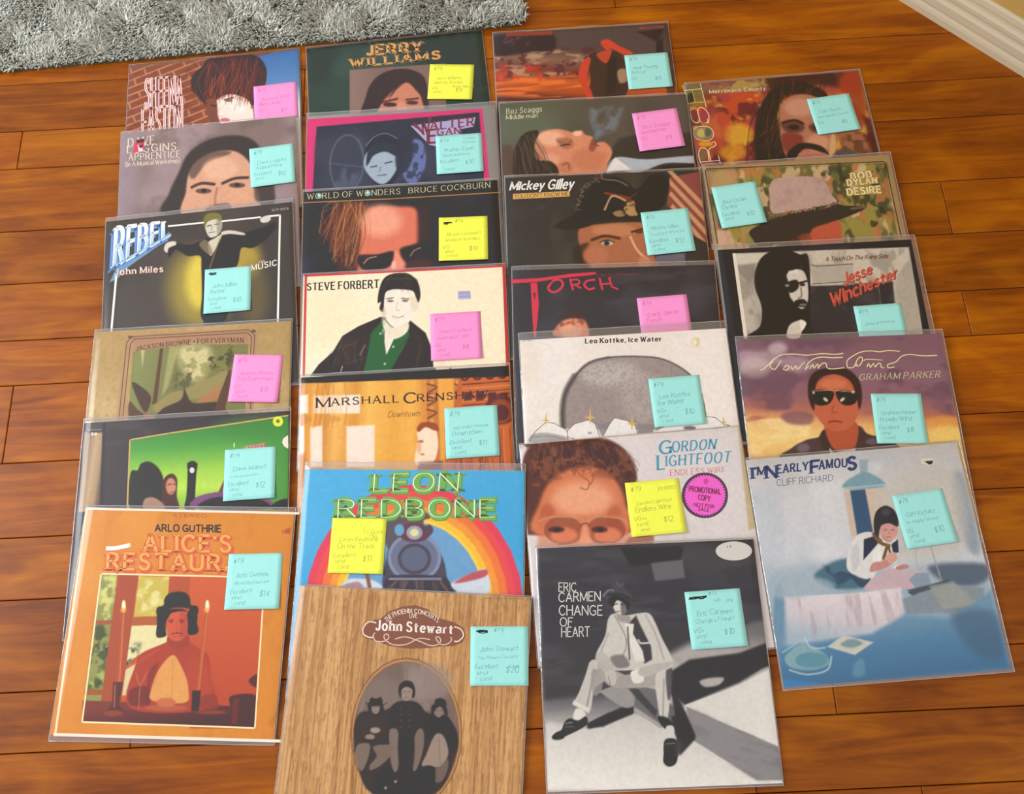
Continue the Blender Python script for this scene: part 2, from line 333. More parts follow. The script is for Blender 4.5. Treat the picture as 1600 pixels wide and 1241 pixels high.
class Vec:
    """collects flat coloured shapes in (u, v) cover fractions, each op on its own hair-thin layer"""
    def __init__(s): s.v, s.f, s.c, s.layer = [], [], [], 0
    def face(s, pts, cols):
        i = len(s.v); s.v += [(p[0], p[1], s.layer) for p in pts]; s.c += cols; s.f.append(tuple(range(i, i+len(pts))))
    def strip(s, P, W, fmap, fcol, closed=False):
        P = np.asarray(P, float); n = len(P)
        if n < 2: return
        d = np.gradient(P, axis=0); l = np.hypot(d[:, 0], d[:, 1]); l[l < 1e-9] = 1; d /= l[:, None]
        if closed and np.hypot(*(P[0]-P[-1])) < 1e-6: dd = P[1]-P[-2]; d[0] = d[-1] = dd/max(1e-9, np.hypot(*dd))
        nr = np.stack([-d[:, 1], d[:, 0]], 1); A = P+nr*W[:, None]; B = P-nr*W[:, None]; i = len(s.v)
        for a, b in zip(A, B):
            for q in (a, b): m = fmap(q); s.v.append((m[0], m[1], s.layer)); s.c.append(fcol(q))
        s.f += [(i+2*k, i+2*k+1, i+2*k+3, i+2*k+2) for k in range(n-1)]
    def poly(s, pts, col): s.layer += 1; s.face(pts, [lin(col)]*len(pts))
    def line(s, pts, w, col, smooth):
        s.layer += 1; c = lin(col); closed = len(pts) > 2 and math.dist(pts[0], pts[-1]) < 1e-5
        if smooth: P = catmull(pts, False, 6); s.strip(P, np.full(len(P), w/2), lambda q: q, lambda q: c, closed)
        else:
            for a, b in zip(pts[:-1], pts[1:]):
                a, b = np.array(a), np.array(b); d = (b-a)/max(1e-9, np.hypot(*(b-a)))*w*.5; s.strip([a-d, b+d], np.full(2, w/2), lambda q: q, lambda q: c)
    def text(s, t, quad, col, w, con, ser, sh, arc, c2, aspect=1.0, hand=None):
        s.layer += 1; TL, TR, BR, BL = [np.array(q, float) for q in quad]; wd = (np.hypot(*(TR-TL))+np.hypot(*(BR-BL)))/2; ht = (np.hypot(*(TL-BL))+np.hypot(*(TR-BR)))/2
        x = 0; place = []; gap = .2+.35*w+(.12 if ser else 0)
        for ch in t:
            if ch == ' ': x += .34; continue
            g = GL[ch]; place.append((ch, x)); x += g[0]+gap
        tot = max(.05, x-gap); xs = (wd/ht)/tot if hand is None else 1.0
        if tot < .1: place = [(c, p+.15) for c, p in place]; tot = .3; xs = (wd/ht)/tot
        W = w*min(1, max(.3, xs))**.6
        if hand is not None: tot_x = wd/ht
        else: tot_x = max(tot*xs, 1e-3)
        def fmap(q):
            fx, fy = (q[0]+sh*q[1])/tot_x, q[1]; lo = BL+(BR-BL)*fx; hi = TL+(TR-TL)*fx; p = lo+(hi-lo)*fy
            return p+(hi-lo)*(arc*4*fx*(1-fx)) if arc else p
        ca, cb = lin(col), lin(c2 or col)
        def fcol(q): y = min(1, max(0, q[1])); return tuple(b+(a-b)*y for a, b in zip(ca, cb))
        for ch, gx in place:
            gw, st = GL[ch]; low = ch.islower(); jx = jy = 0; js = 1
            if hand: jx, jy, js = hand.gauss(0, .03), hand.gauss(0, .05), hand.uniform(.85, 1.12)
            for sm, pts in st:
                P = [((gx+jx+a*js)*xs, jy+b*js) for a, b in pts]
                if sm:
                    Q = catmull(P, False, 4); d = np.gradient(Q, axis=0); l = np.hypot(d[:, 0], d[:, 1])+1e-9; hw = W/2*(1-con*.75*(1-np.abs(d[:, 1])/l)); s.strip(Q, hw, fmap, fcol, math.dist(P[0], P[-1]) < 1e-6)
                else:
                    for (a, b), (a2, b2) in zip(P[:-1], P[1:]):
                        dx, dy = a2-a, b2-b; l = math.hypot(dx, dy) or 1e-6; thin = abs(dx)/l if abs(dy) < .3*l else (.85 if dx*dy > 0 and abs(dx) > .15*l else 0); hw = W/2*(1-con*.75*thin); e = (W*.3 if abs(dx) > .1*l and abs(dy) > .1*l else W*.5*(0 if ser and abs(dx) < .1*l else .9))
                        if abs(dy) < .1*l: e = W*.35
                        ex, ey = dx/l*e, dy/l*e; n = 3 if abs(dy) > .5 else 2; tt = np.linspace(0, 1, n); s.strip([((a-ex)+(dx+2*ex)*q, (b-ey)+(dy+2*ey)*q) for q in tt], np.full(n, hw), fmap, fcol)
                    if ser:
                        for (a, b), (a2, b2) in ((P[0], P[1]), (P[-1], P[-2])):
                            if abs(b2-b) > .3*math.hypot(a2-a, b2-b) and min(abs(b), abs(b-1), abs(b-.66) if low else 9) < .02:
                                hl = (.07+.75*W)*min(1, xs**.5); th = max(.03, W*.3*(1-con*.4))/1.0; yy = b+(th/2 if b < .3 else -th/2); s.strip([(a-hl, yy), (a+hl, yy)], np.full(2, th/2), fmap, fcol)
                    elif False: pass
    def build(s, name, to_xyz, mat, parent):
        me = mesh(name, [to_xyz(*q) for q in s.v], s.f); n = len(s.v); ca = np.ones((n, 4), np.float32); ca[:, :3] = np.array(s.c, np.float32).reshape(n, 3)
        at = me.color_attributes.new('ink', 'FLOAT_COLOR', 'POINT'); at.data.foreach_set('color', ca.ravel()); return obj(name, me, parent, [mat])

# ------------------------------------------------------------------ record albums
ALBUMS = [
('sheena',(.999824,-0.01876,0.0,-.468261,0.01876,.999824,-0.0,.99326,0.0,0.0,1.0,0.0),.29829,.314,(1.5,1.5,5,4),.499,'3a3636','album with a brick wall cover and a dark-haired portrait, nearest the rug corner at left'),
('loggins',(.999778,-0.021064,0.000566,-.470762,0.021072,.999418,-0.026838,.847624,0.0,0.026844,.99964,0.004323),.29471,.314,(1.5,1.5,4,4),.57,'cfc4b4','album with a mauve-brown close-up portrait cover and small cream title at upper left'),
('rebel',(.999676,-0.025431,0.000635,-.479679,0.025439,.999365,-0.024963,.678737,0.0,0.024971,.999688,0.004022),.30411,.314,(1.5,1.5,8,4),.718,'3a3636','dark album with blue-white tapering title and a figure spreading both arms'),
('jackson',(.99954,0.030314,-0.000661,-.490814,-0.030322,.999302,-0.021804,.473726,0.0,0.021814,.999762,0.003513),.30739,.314,(1.5,1.5,5,4),.508,'cfc4b4','tan album with an ornate thin frame around a garden courtyard picture'),
('green',(.999632,0.027113,-0.00071,-.493571,-0.027123,.999289,-0.02617,.32433,0.0,0.02618,.999657,0.004216),.3103,.314,(1.5,1.5,7,4),.526,'3a3636','black-bordered album with a bright green room, tall clock and yellow ring sticker'),
('arlo',(.995301,0.096791,-0.002869,-.493416,-0.096833,.994864,-0.029488,.18345,0.0,0.029628,.999561,0.004808),.30508,.30842,(1.5,1.5,6,8),1.0,'efe0cc','orange album with a framed dinner scene, candles and a person in a round black hat'),
('merri',(.99999,0.004479,-0.0,.486774,-0.004479,.99999,-0.0,.852047,0.0,0.0,1.0,0.0),.29554,.314,(1.5,4,5,4),.586,'cfc4b4','fiery red and yellow album with a long-haired portrait, topmost at the right'),
('dylan',(.99976,0.021903,-0.000504,.491743,-0.021909,.999495,-0.02301,.680133,0.0,0.023016,.999735,0.003706),.30349,.314,(1.5,4,6,4),.53,'b89a6c','autumn-coloured album with a pale crowned, dark brimmed hat'),
('jesse',(.999427,0.033851,-0.000854,.489395,-0.033862,.999109,-0.025195,.523801,0.0,0.025209,.999682,0.00406),.30436,.314,(1.5,8,9,4),.546,'3a3636','black-bordered monochrome album with a dark-haired face and red script lettering'),
('howlin',(.998698,0.050992,-0.001276,.493354,-0.051008,.998386,-0.024991,.36387,-0.0,0.025024,.999687,0.00403),.30815,.314,(1.5,4,8,4),.636,'2e3048','purple sunset album with a person wearing dark sunglasses'),
('red',(.999626,0.02736,-0.0,.169853,-0.02736,.999626,-0.0,.989929,0.0,0.0,1.0,0.0),.30601,.314,(1.5,1.5,5,4),.536,'cfc4b4','album with a red dusk sky and a figure in a vest, topmost beside the rug'),
('boz',(.999214,0.039617,-0.001,.172266,-0.039629,.998897,-0.025202,.833406,0.0,0.025222,.999682,0.004062),.31492,.314,(1.5,1.5,5,4),.516,'cfc4b4','dark album showing a reclining man in profile with drifting smoke'),
('mickey',(.998757,0.049828,-0.00133,.169476,-0.049845,.998402,-0.026642,.685723,-0.0,0.026675,.999644,0.004296),.31645,.314,(1.5,1.5,5,4),.582,'3a3636','black album with a face under a dark feathered hat and striped backdrop'),
('torch',(.998011,0.063018,-0.001562,.165652,-0.063037,.997705,-0.024728,.514242,0.0,0.024777,.999693,0.00399),.3163,.314,(1.5,1.5,8,4),.4,'3a3636','charcoal album with rough crimson hand-drawn lettering'),
('leo',(.999619,0.027574,-0.000969,.171896,-0.027591,.999003,-0.035095,.397446,0.0,0.035108,.999384,0.005656),.31505,.314,(1.5,1.5,13,4),.574,'e8dccc','off-white album with a grey dome drawing and melting ice cubes'),
('gordon',(.999996,0.002857,-8.6e-05,.166742,-0.002858,.99954,-0.030198,.236015,0.0,0.030198,.999544,0.004804),.32238,.314,(1.5,1.5,2,2),.572,'d6c49a','pale grey album with a curly-haired face, teal lettering and round pink sticker'),
('jerry',(.999616,-0.027706,0.0,-.149438,0.027706,.999616,-0.0,1.000764,0.0,0.0,1.0,0.0),.30903,.314,(1.5,1.5,5,4),.555,'3a3636','dark green album with gold slab lettering above a long-haired portrait photo'),
('walter',(.999655,0.026267,-0.000687,-.150154,-0.026276,.999313,-0.026132,.843405,0.0,0.026141,.999658,0.00421),.31898,.314,(1.5,1.5,7,4),.515,'3a3636','navy album with magenta border and bluish oval portraits'),
('bruce',(.999666,0.025832,-0.000678,-.157156,-0.02584,.999322,-0.026217,.694815,0.0,0.026226,.999656,0.004224),.31853,.314,(1.5,1.5,5,4),.54,'3a3636','black album with thin gold line and a reddish close-up face with hair strands'),
('steve',(.999342,0.036253,-0.000936,-.159365,-0.036265,.99901,-0.02578,.539203,0.0,0.025797,.999667,0.004155),.31866,.314,(1.5,1.5,5,4),.587,'b02a30','cream album with red border showing a person in dark jacket and green shirt'),
('marsh',(.999578,0.029056,-0.000706,-.163645,-0.029065,.999283,-0.024266,.367921,0.0,0.024276,.999705,0.00391),.31605,.314,(1.5,1.5,5,4),.549,'cfc4b4','orange album with glowing building columns under a black top strip'),
('leon',(.995361,0.096129,-0.003885,-.165284,-0.096207,.99455,-0.040191,.21142,0.0,0.040378,.999184,0.006506),.32003,.314,(1.5,1.5,11,4),.619,'8fc0dc','sky-blue album with a big rainbow arch, locomotive and green lettering'),
('eric',(.999114,0.042079,-0.001153,.162128,-0.042095,.998739,-0.027359,0.073831,0.0,0.027383,.999625,0.004439),.30564,.31811,(1.5,1.5,3,3),1.0,'d8d2ca','black and white album with a seated figure in a pale suit and hat'),
('john',(.991073,.13325,-0.004205,-.179026,-.133317,.99058,-0.031261,0.037792,0.0,0.031543,.999502,0.005018),.32284,.314,(1.5,1.5,2,2),1.0,'9a7048','wood-grain album with an oval sepia photo of three seated people'),
('cliff',(.999997,0.002376,-5.6e-05,.484073,-0.002377,.999719,-0.023591,.183301,0.0,0.023591,.999722,0.003824),.30594,.3161,(1.5,5,4,4),1.0,'cfc6b8','hazy blue album with a person writing at a cloth-covered table, lowest at right')]
ART = {
'sheena':[
('F','8a4429'),
('K','8c4429','b9805c',0.047,.15,-19,None),
('N',0.05,0.03,3,'6e3020',.45,.75,.45,None,0),
('N',.2,.2,8,'a85a34',.5,.8,.4,None,0),
('P',[(-0.0287,-0.0257),(1.0114,-0.0302),(1.0106,0.0058),(-0.0267,0.0168)],'8a6a4c',0.007,.5),
('GP',[(.6984,0.0196),(1.0737,-0.0162),(1.0368,.5701),(.7527,.5378)],[(.8233,0.0077),(.8633,.4509)],[(0,'3f6fae'),(.55,'5f8cc0'),(.8,'cfd8e2'),(1,'e6e4e0')],0.0134,1),
('B',[(.3736,.204),(.3717,.113),(.427,0.0539),(.4714,-0.0003),(.5962,-0.0122),(.7325,0.0037),(.8,0.0843),(.8048,.1893),(.765,.2877),(.7203,.3589),(.654,.452),(.5106,.4356),(.4764,.3562),(.4079,.2465)],'33161a',0.0112,1),
('B',[(.52,.285),(.5978,.2556),(.6982,.3055),(.7312,.3981),(.709,.4832),(.5111,.4731),(.4988,.3714)],'f7e0d4',0.0098,1),
('B',[(.4586,.2779),(.5144,.2844),(.5266,.3872),(.544,.4644),(.4887,.4456),(.4631,.3547)],'7c4436',0.0084,1),
('S',[(.4606,0.0315),(.5963,0.0077),(.7437,0.0382)],[(.4421,.2888),(.5532,.2633),(.7314,.3348)],78,0.0045,['6e2a1c','4a1a18','8e3a20','2a1216','a04a28'],2,0.0033,.6000000000000001,0.0295),
('S',[(.4957,.1274),(.6195,.1287),(.7432,.1562)],[(.4754,.2799),(.5867,.2671),(.7092,.3576)],23,0.0036,['c8582a','9a3a1e','d8723c'],5,0.0033,.48,0.0123),
('S',[(.7436,0.0645),(.7996,.1366)],[(.6981,.331),(.765,.2877)],23,0.0054,['5a2018','3a1418','8a3420'],6,0.0033,.5599999999999999,0.0147),
('L',[(.5646,.2901),(.6146,.2806)],0.01,'5a3028',0.0045,.8),
('E',[(.5869,.2978),(.6091,.3004),(.5869,.3067)],'6a4a48',0.0056,.8),
('L',[(.487,.3169),(.5149,.3252)],0.0089,'2e1a1a',0.0045,.8),
('L',[(.5372,.3379),(.5266,.3872),(.5544,.3967)],0.0067,'d8a898',0.0056,.7),
('E',[(.5678,.4233),(.5965,.4266),(.5679,.4371)],'d2708c',0.0056,1),
('E',[(.6427,.35),(.687,.3551),(.6428,.4005)],'ffeee6',0.0209,.6),
('T','SHEENA',[(0.0975,0.0968),(.3128,.1009),(.3176,.2949),(.1051,.2908)],'f8e2de',.15,0.0,0,0.0,0.0,None),
('T','SHEENA',[(0.0975,0.0968),(.3128,.1009),(.3176,.2949),(.1051,.2908)],'a83a48',0.045,0.0,0,0.0,0.0,None),
('T','EASTON',[(0.0885,.294),(.3177,.2974),(.3223,.4864),(0.0961,.483)],'f8e2de',.15,0.0,0,0.0,0.0,None),
('T','EASTON',[(0.0885,.294),(.3177,.2974),(.3223,.4864),(0.0961,.483)],'a83a48',0.045,0.0,0,0.0,0.0,None)],
'loggins':[
('F','86706c'),
('N',.35,.35,11,'a38d90',.4,.75,.8,None,0),
('N',.12,.12,4,'6e5a52',.5,.85,.5,None,0),
('GP',[(-0.0367,-0.0232),(.1407,-0.0154),(.1114,.5219),(-0.0282,.5066)],[(-0.0272,.2409),(.1476,.2603)],[(0,'a596a4'),(1,'8a7678')],0.0329,.7),
('B',[(.2721,.5281),(.2807,.4031),(.333,.2809),(.3863,.1686),(.4957,0.0971),(.6279,0.0818),(.7377,.1122),(.8024,.1913),(.8434,.3375),(.8282,.5664)],'3b312e',0.0192,1),
('B',[(.374,.5506),(.3756,.402),(.3929,.2875),(.4523,.2116),(.5506,.1751),(.6601,.1873),(.7358,.2669),(.7667,.3873),(.7638,.582)],'d6a182',0.0137,1),
('B',[(.3928,.2758),(.474,.1903),(.5835,.1728),(.6272,.1955),(.4961,.2402),(.4203,.3257)],'5a4640',0.0164,.8),
('E',[(.5723,.284),(.6702,.2949),(.5722,.3542)],'e6b596',0.0411,.8),
('E',[(.6795,.4586),(.744,.4657),(.679,.5158)],'dfa484',0.0274,.7),
('L',[(.4099,.3769),(.4639,.3596),(.5343,.3732)],0.0175,'3d2c26',0.0066,.9),
('L',[(.583,.3728),(.648,.3509),(.7238,.3535)],0.0175,'3d2c26',0.0066,.9),
('E',[(.4749,.4072),(.5203,.4122),(.475,.4234)],'5a4238',0.0082,.9),
('E',[(.6639,.3934),(.7093,.3984),(.6638,.4096)],'5a4238',0.0082,.9),
('E',[(.4771,.4051),(.4922,.4068),(.4771,.4167)],'2a1e1a',0.0055,1),
('E',[(.665,.3912),(.6801,.3928),(.6649,.4028)],'2a1e1a',0.0055,1),
('L',[(.5505,.3982),(.5397,.4891),(.5718,.5155)],0.0132,'a8715a',0.0088,.8),
('B',[(.4968,.5072),(.6148,.4974),(.6251,.5781),(.4969,.5641)],'6a5048',0.0137,.7),
('B',[(.7784,.3303),(.8655,.3166),(.8614,.513),(.7652,.491)],'4a3b36',0.0192,.8),
('T','DAVE',[(0.0405,0.0364),(.1883,0.0336),(.1895,0.0868),(0.0421,0.0895)],'e9dcc6',.12,.6,1,0.0,0.0,None),
('T','LOGGINS',[(0.0375,0.0818),(.3151,0.0913),(.3157,.1369),(0.0389,.1274)],'e9dcc6',.12,.6,1,0.0,0.0,None),
('T','APPRENTICE',[(0.0457,.1342),(.3389,.1442),(.3394,.1848),(0.047,.1747)],'e9dcc6',.12,.6,1,0.0,0.0,None),
('T','(In A Musical Workshop)',[(0.0309,.1836),(.3384,.1918),(.3387,.2179),(0.0317,.2097)],'e9dcc6',.12,.3,0,0.0,0.0,None),
('VP',[(0.085,0.0486),(.1357,0.0471),(.1311,.1258),(0.0697,.1285)],'d82f4c'),
('VP',[(0.0894,0.0491),(.1335,0.048),(.1319,0.0707),(0.09,0.0708)],'3a2028'),
('VP',[(0.0946,0.0786),(.124,.1059),(.1289,.1255),(.1025,.125)],'d9d2da'),
('VP',[(.1015,0.089),(.1278,0.0823),(.126,0.0989),(.1108,.1044)],'3a1c2c')],
'rebel':[
('F','413a36'),
('N',.3,.3,21,'4e4640',.4,.8,.7,None,0),
('E',[(.4972,.4367),(.6562,.4549),(.4977,.6652)],'b8a23c',.1285,.75),
('E',[(.5055,.4018),(.581,.4105),(.5058,.5528)],'e6cf4e',0.0643,.85),
('E',[(.7336,.3016),(.8264,.3124),(.7321,.41)],'c9ab3c',0.075,.8),
('E',[(.7891,.5058),(.864,.5144),(.786,.6807)],'7a6a3a',0.0857,.6),
('P',[(0.0427,.3486),(0.0674,.3334),(0.0762,.6174),(0.0434,.6223)],'3a3431',0.0214,.4),
('B',[(.5183,.6155),(.5157,.4744),(.5122,.3214),(.5053,.2569),(.4375,.249),(.3778,.2054),(.3443,.2474),(.3396,.2102),(.3689,.1675),(.4457,.1856),(.5223,.1668),(.565,.144),(.6334,.1334),(.7186,.1526),(.7871,.142),(.8472,.1304),(.9076,.1094),(.9112,.1379),(.8628,.1973),(.7853,.2436),(.726,.2367),(.708,.3169),(.682,.3862),(.6381,.6291)],'291f19',0.0064,1),
('P',[(.5207,.5983),(.63,.602),(.6172,.6615),(.5265,.6512)],'26313a',0.0043,1),
('B',[(.5478,.1883),(.582,.1645),(.6247,.1463),(.5902,.2209),(.5604,.2633)],'cfc6b4',0.0043,1),
('L',[(.6247,.1463),(.5988,.2035),(.556,.3356)],0.006,'9a7a48',0.0026,.8),
('B',[(.6205,.1319),(.6676,.1281),(.7357,.15),(.7398,.1644),(.6674,.1485),(.6247,.1491)],'d9c9bd',0.0032,1),
('B',[(.501,.1921),(.5393,.1688),(.5732,.2465),(.5477,.2527)],'8a7a5c',0.0064,.8),
('B',[(.3139,.198),(.3262,.1625),(.3687,.1564),(.3775,.1777),(.3394,.1917),(.3312,.2184)],'d8cfc2',0.0043,1),
('B',[(.8294,0.0768),(.8744,0.0633),(.8841,0.0879),(.8649,.1044),(.835,.1009)],'d8d0c4',0.0043,1),
('B',[(.5291,0.0651),(.548,0.0391),(.591,0.0347),(.621,0.0618),(.6207,.1132),(.5991,.148),(.5607,.1574),(.5394,.1224)],'d4ccba',0.0043,1),
('B',[(.5222,0.0549),(.5394,0.0192),(.5825,0.0148),(.6169,0.033),(.6209,0.0712),(.591,0.0535),(.548,0.0626),(.5308,0.0887)],'7e7430',0.0043,1),
('L',[(.5394,0.0897),(.5651,0.0862)],0.0051,'3a3428',0.0026,1),
('L',[(.5823,0.0854),(.6063,0.0835)],0.0051,'3a3428',0.0026,1),
('L',[(.5522,.1285),(.5821,.1274)],0.0051,'5a4a40',0.0026,1),
('L',[(.5694,0.0932),(.5667,.1163)],0.0043,'8a7e6a',0.0026,1),
('B',[(.5953,0.0541),(.621,0.0665),(.6207,.1132),(.5991,.148),(.595,.1009)],'8a8270',0.0064,.6),
('VL',[(.3378,0.0652),(.5205,0.066)],0.0094,'f2ede2',0),
('VL',[(.6252,0.0698),(.827,0.0699)],0.0094,'f2ede2',0),
('VL',[(.8829,0.069),(.9343,0.0712),(.9066,.6701)],0.0103,'f2ede2',0),
('VL',[(0.0638,.324),(0.0482,.6194)],0.0111,'f2ede2',0),
('T','REBEL',[(0.0404,0.0697),(.3249,0.0618),(.3277,.146),(0.0374,.2902)],'5f8fd0',.25,.2,1,0.0,0.0,None),
('T','REBEL',[(0.0502,0.054),(.335,0.0461),(.3377,.1305),(0.047,.2749)],'4a78b8',.25,.2,1,0.0,0.0,None),
('T','REBEL',[(0.0551,0.0453),(.34,0.0373),(.3427,.1218),(0.0518,.2664)],'dfe9f2',.24,.2,1,0.0,0.0,None),
('T','REBEL',[(0.0584,0.04),(.3434,0.0321),(.3461,.1166),(0.0551,.2613)],'f4f4f0',.17,.2,1,0.0,0.0,'9fc3dc'),
('P',[(0.0302,.3516),(0.0655,.2698),(0.074,.2708),(.3425,0.0994),(.3463,.1324),(.1248,.2767),(0.0676,.3379)],'7fb0d8',0.0043,.8),
('T','John Miles',[(0.0591,.2818),(.3093,.2907),(.3098,.3252),(0.0602,.3163)],'b0503e',.26,.3,1,0.0,0.0,None),
('T','John Miles',[(0.0573,.2798),(.3076,.2887),(.3081,.3232),(0.0584,.3143)],'f2e6da',.15,.3,1,0.0,0.0,None),
('T','MUSIC',[(.7769,.3412),(.9089,.3256),(.9081,.3563),(.7764,.3719)],'f0ece4',.18,.3,1,0.0,0.0,None),
('T','HIS',[(.8177,.3223),(.8474,.3202),(.8471,.3329),(.8175,.335)],'d8d0c4',.15,0.0,0,0.0,0.0,None),
('T','BLP1 35578',[(.8924,0.0305),(.9802,0.0313),(.9799,0.0426),(.8921,0.0418)],'b9aea4',.14,0.0,0,0.0,0.0,None)],
'jackson':[
('F','b4945c'),
('N',.5,.5,31,'c6a976',.35,.7,.8,None,0),
('N',0.02,0.02,33,'a08250',.4,.8,.35,None,0),
('B',[(.1639,0.0469),(.2027,0.0235),(.781,0.0284),(.8223,0.0437),(.8324,0.0955),(.8213,.5159),(.778,.5134),(.7852,.1267),(.2115,.1305),(.2169,.4812),(.1535,.4776)],'b08a62',0.0061,.9),
('P',[(.1959,0.0403),(.7733,0.0391),(.7882,.1014),(.4922,0.0922),(.2108,.122)],'ab7f60',0.0081,.8),
('P',[(.204,.1174),(.4923,0.0939),(.7861,.1098),(.7859,.5138),(.209,.4808)],'7d7a44',0.0031,1),
('GP',[(.2105,.1178),(.5491,0.0956),(.5099,.498),(.209,.4808)],[(.2175,.2024),(.5615,.3057)],[(0,'848a52'),(1,'6d6a3c')],0.0163,.9),
('P',[(.3394,.1085),(.3555,.1078),(.3444,.3914),(.3211,.3982)],'5c3c28',0.0041,1),
('P',[(.3876,.1029),(.4361,.1016),(.3943,.3124),(.3659,.36)],'a9a468',0.0122,.8),
('P',[(.2424,.1112),(.2627,.1124),(.2579,.2048)],'c9bd7a',0.0051,.8),
('B',[(.4445,.1063),(.5496,.1041),(.6002,.141),(.5888,.2243),(.56,.2808),(.5124,.2863),(.469,.2339),(.4415,.1821)],'d6c893',0.0458,.9),
('N',0.03,0.03,39,'8f8a50',.5,.65,.7,[(.4364,.1058),(.5983,.107),(.6006,.2915),(.4482,.2825)],0),
('N',0.025,0.025,37,'4c4426',.45,.6,.9,[(.5703,.1813),(.6155,.125),(.7119,.1138),(.7228,.1736),(.6866,.2551),(.6049,.2252)],0),
('N',0.025,0.025,38,'5a5630',.4,.6,.85,[(.4293,.2399),(.4916,.2102),(.5269,.2623),(.484,.3423),(.4184,.3138)],0),
('B',[(.3296,.4069),(.4047,.3459),(.4675,.3331),(.5294,.3038),(.6233,.2679),(.6858,.2384),(.6744,.3288),(.5654,.3716),(.4559,.3979),(.3639,.4413)],'9a8a54',0.0102,.85),
('B',[(.5504,.3871),(.6269,.3342),(.6584,.3278),(.638,.3922),(.5671,.4003)],'b9744a',0.0061,.8),
('B',[(.2117,.2769),(.2746,.3137),(.3145,.3652),(.2924,.4372),(.2473,.3695)],'4a3626',0.0051,1),
('B',[(.208,.3754),(.2513,.4186),(.2897,.4532),(.2149,.457)],'5a4028',0.0061,1),
('P',[(.2851,.4448),(.3076,.43),(.3148,.4708),(.287,.4692)],'a8604a',0.0041,1),
('B',[(.4628,.382),(.475,.3253),(.4931,.3592),(.5275,.402),(.6466,.4049),(.6881,.4438),(.6993,.5089),(.3675,.4899),(.3707,.4255)],'3f2f20',0.0071,1),
('B',[(.6331,.4487),(.6942,.2472),(.7047,.2976),(.6819,.4757),(.6914,.5084),(.6441,.5057)],'5a3a28',0.0051,1),
('T','JACKSON BROWNE * FOR EVERYMAN',[(.2178,0.0885),(.7587,0.0758),(.7598,.1014),(.2197,.1115)],'4a2418',.17,.4,1,0.0,.5,None),
('VL',[(.1629,.4499),(.167,0.0642),(.1956,0.036),(.7813,0.0344),(.8166,0.0648),(.8108,.4509)],0.0049,'6d4630',0),
('VL',[(.1808,.4469),(.1865,0.0739),(.2048,0.0494),(.7779,0.0496),(.8007,0.0723),(.7975,.4177)],0.0049,'6d4630',0),
('VP',[(.1966,0.0386),(.1959,0.0418),(.1933,0.0445),(.1892,0.0461),(.1842,0.0464),(.1792,0.0455),(.1747,0.0433),(.1717,0.0404),(.1704,0.037),(.1711,0.0338),(.1737,0.0312),(.1778,0.0296),(.1828,0.0292),(.1878,0.0302),(.1922,0.0323),(.1953,0.0352)],'6d4630'),
('VP',[(.8231,0.0438),(.8222,0.047),(.8195,0.0496),(.8154,0.0512),(.8104,0.0516),(.8054,0.0506),(.8011,0.0485),(.7982,0.0455),(.797,0.0422),(.7979,0.039),(.8006,0.0364),(.8047,0.0347),(.8097,0.0344),(.8147,0.0353),(.819,0.0375),(.822,0.0404)],'6d4630')],
'green':[
('F','3b3437'),
('N',.2,.1,41,'4a4348',.4,.75,.8,None,0),
('GP',[(0.0034,0.0442),(0.0948,0.0497),(.1139,.4376),(0.0136,.4318)],[(0.0184,.2025),(.1111,.208)],[(0,'8a7258'),(.45,'bda07c'),(.8,'a98a68'),(1,'6a5546')],0.0047,1),
('P',[(0.0114,0.0047),(0.093,0.0017),(0.0936,0.0536),(0.0198,0.0531)],'4a4244',0.0058,.9),
('VL',[(0.022,0.0357),(0.086,0.038)],0.0031,'9a9296',0),
('P',[(0.0906,0.0015),(.1047,0.0024),(.1338,.4237),(.1125,.4224)],'2c2629',0.0078,.8),
('GP',[(.2306,0.096),(.5751,0.0589),(.9925,0.0245),(1.0033,.4818),(.2446,.4377)],[(.5736,0.0309),(.5785,.4043)],[(0,'37803a'),(.3,'4f9c40'),(.62,'9ccb46'),(.85,'b8dc50'),(1,'9ac648')],0.0023,1),
('E',[(.9999,.3378),(1.197,.3495),(1.0048,.5489)],'3f8c3e',.1361,.85),
('E',[(.8469,0.0794),(1.0635,0.0925),(.8488,.1348)],'3f8438',0.0777,.6),
('VL',[(.244,.4301),(.2307,0.0976),(.4211,0.0758),(.9909,0.0228)],0.007,'c8a458',0),
('B',[(.2591,.431),(.2459,.2625),(.2793,.249),(.2924,.2188),(.33,.2094),(.3702,.2351),(.3956,.2714),(.4059,.3104),(.407,.4396)],'2a1d18',0.0068,1),
('B',[(.4039,.3941),(.4026,.3179),(.4194,.2843),(.4494,.2761),(.4727,.3067),(.4751,.3831),(.4865,.4442),(.3994,.4391)],'4a2c24',0.0049,1),
('E',[(.4441,.3356),(.4685,.3371),(.4466,.3754)],'c9876a',0.0078,1),
('B',[(.3236,.4347),(.3241,.3894),(.3654,.3843),(.413,.4173),(.4151,.4476)],'a8846e',0.0078,1),
('L',[(.4298,.3271),(.4435,.3264)],0.0047,'4a2a20',0.0023,1),
('L',[(.4542,.327),(.4664,.3278)],0.0047,'4a2a20',0.0023,1),
('L',[(.4436,.3646),(.4611,.3641)],0.0054,'8a4038',0.0023,1),
('B',[(.5155,.2321),(.5302,.2213),(.5415,.2181),(.5573,.2268),(.5656,.2389),(.5626,.2813),(.5625,.3882),(.5674,.4489),(.5167,.446),(.5207,.3858),(.5198,.2787)],'231a18',0.0039,1),
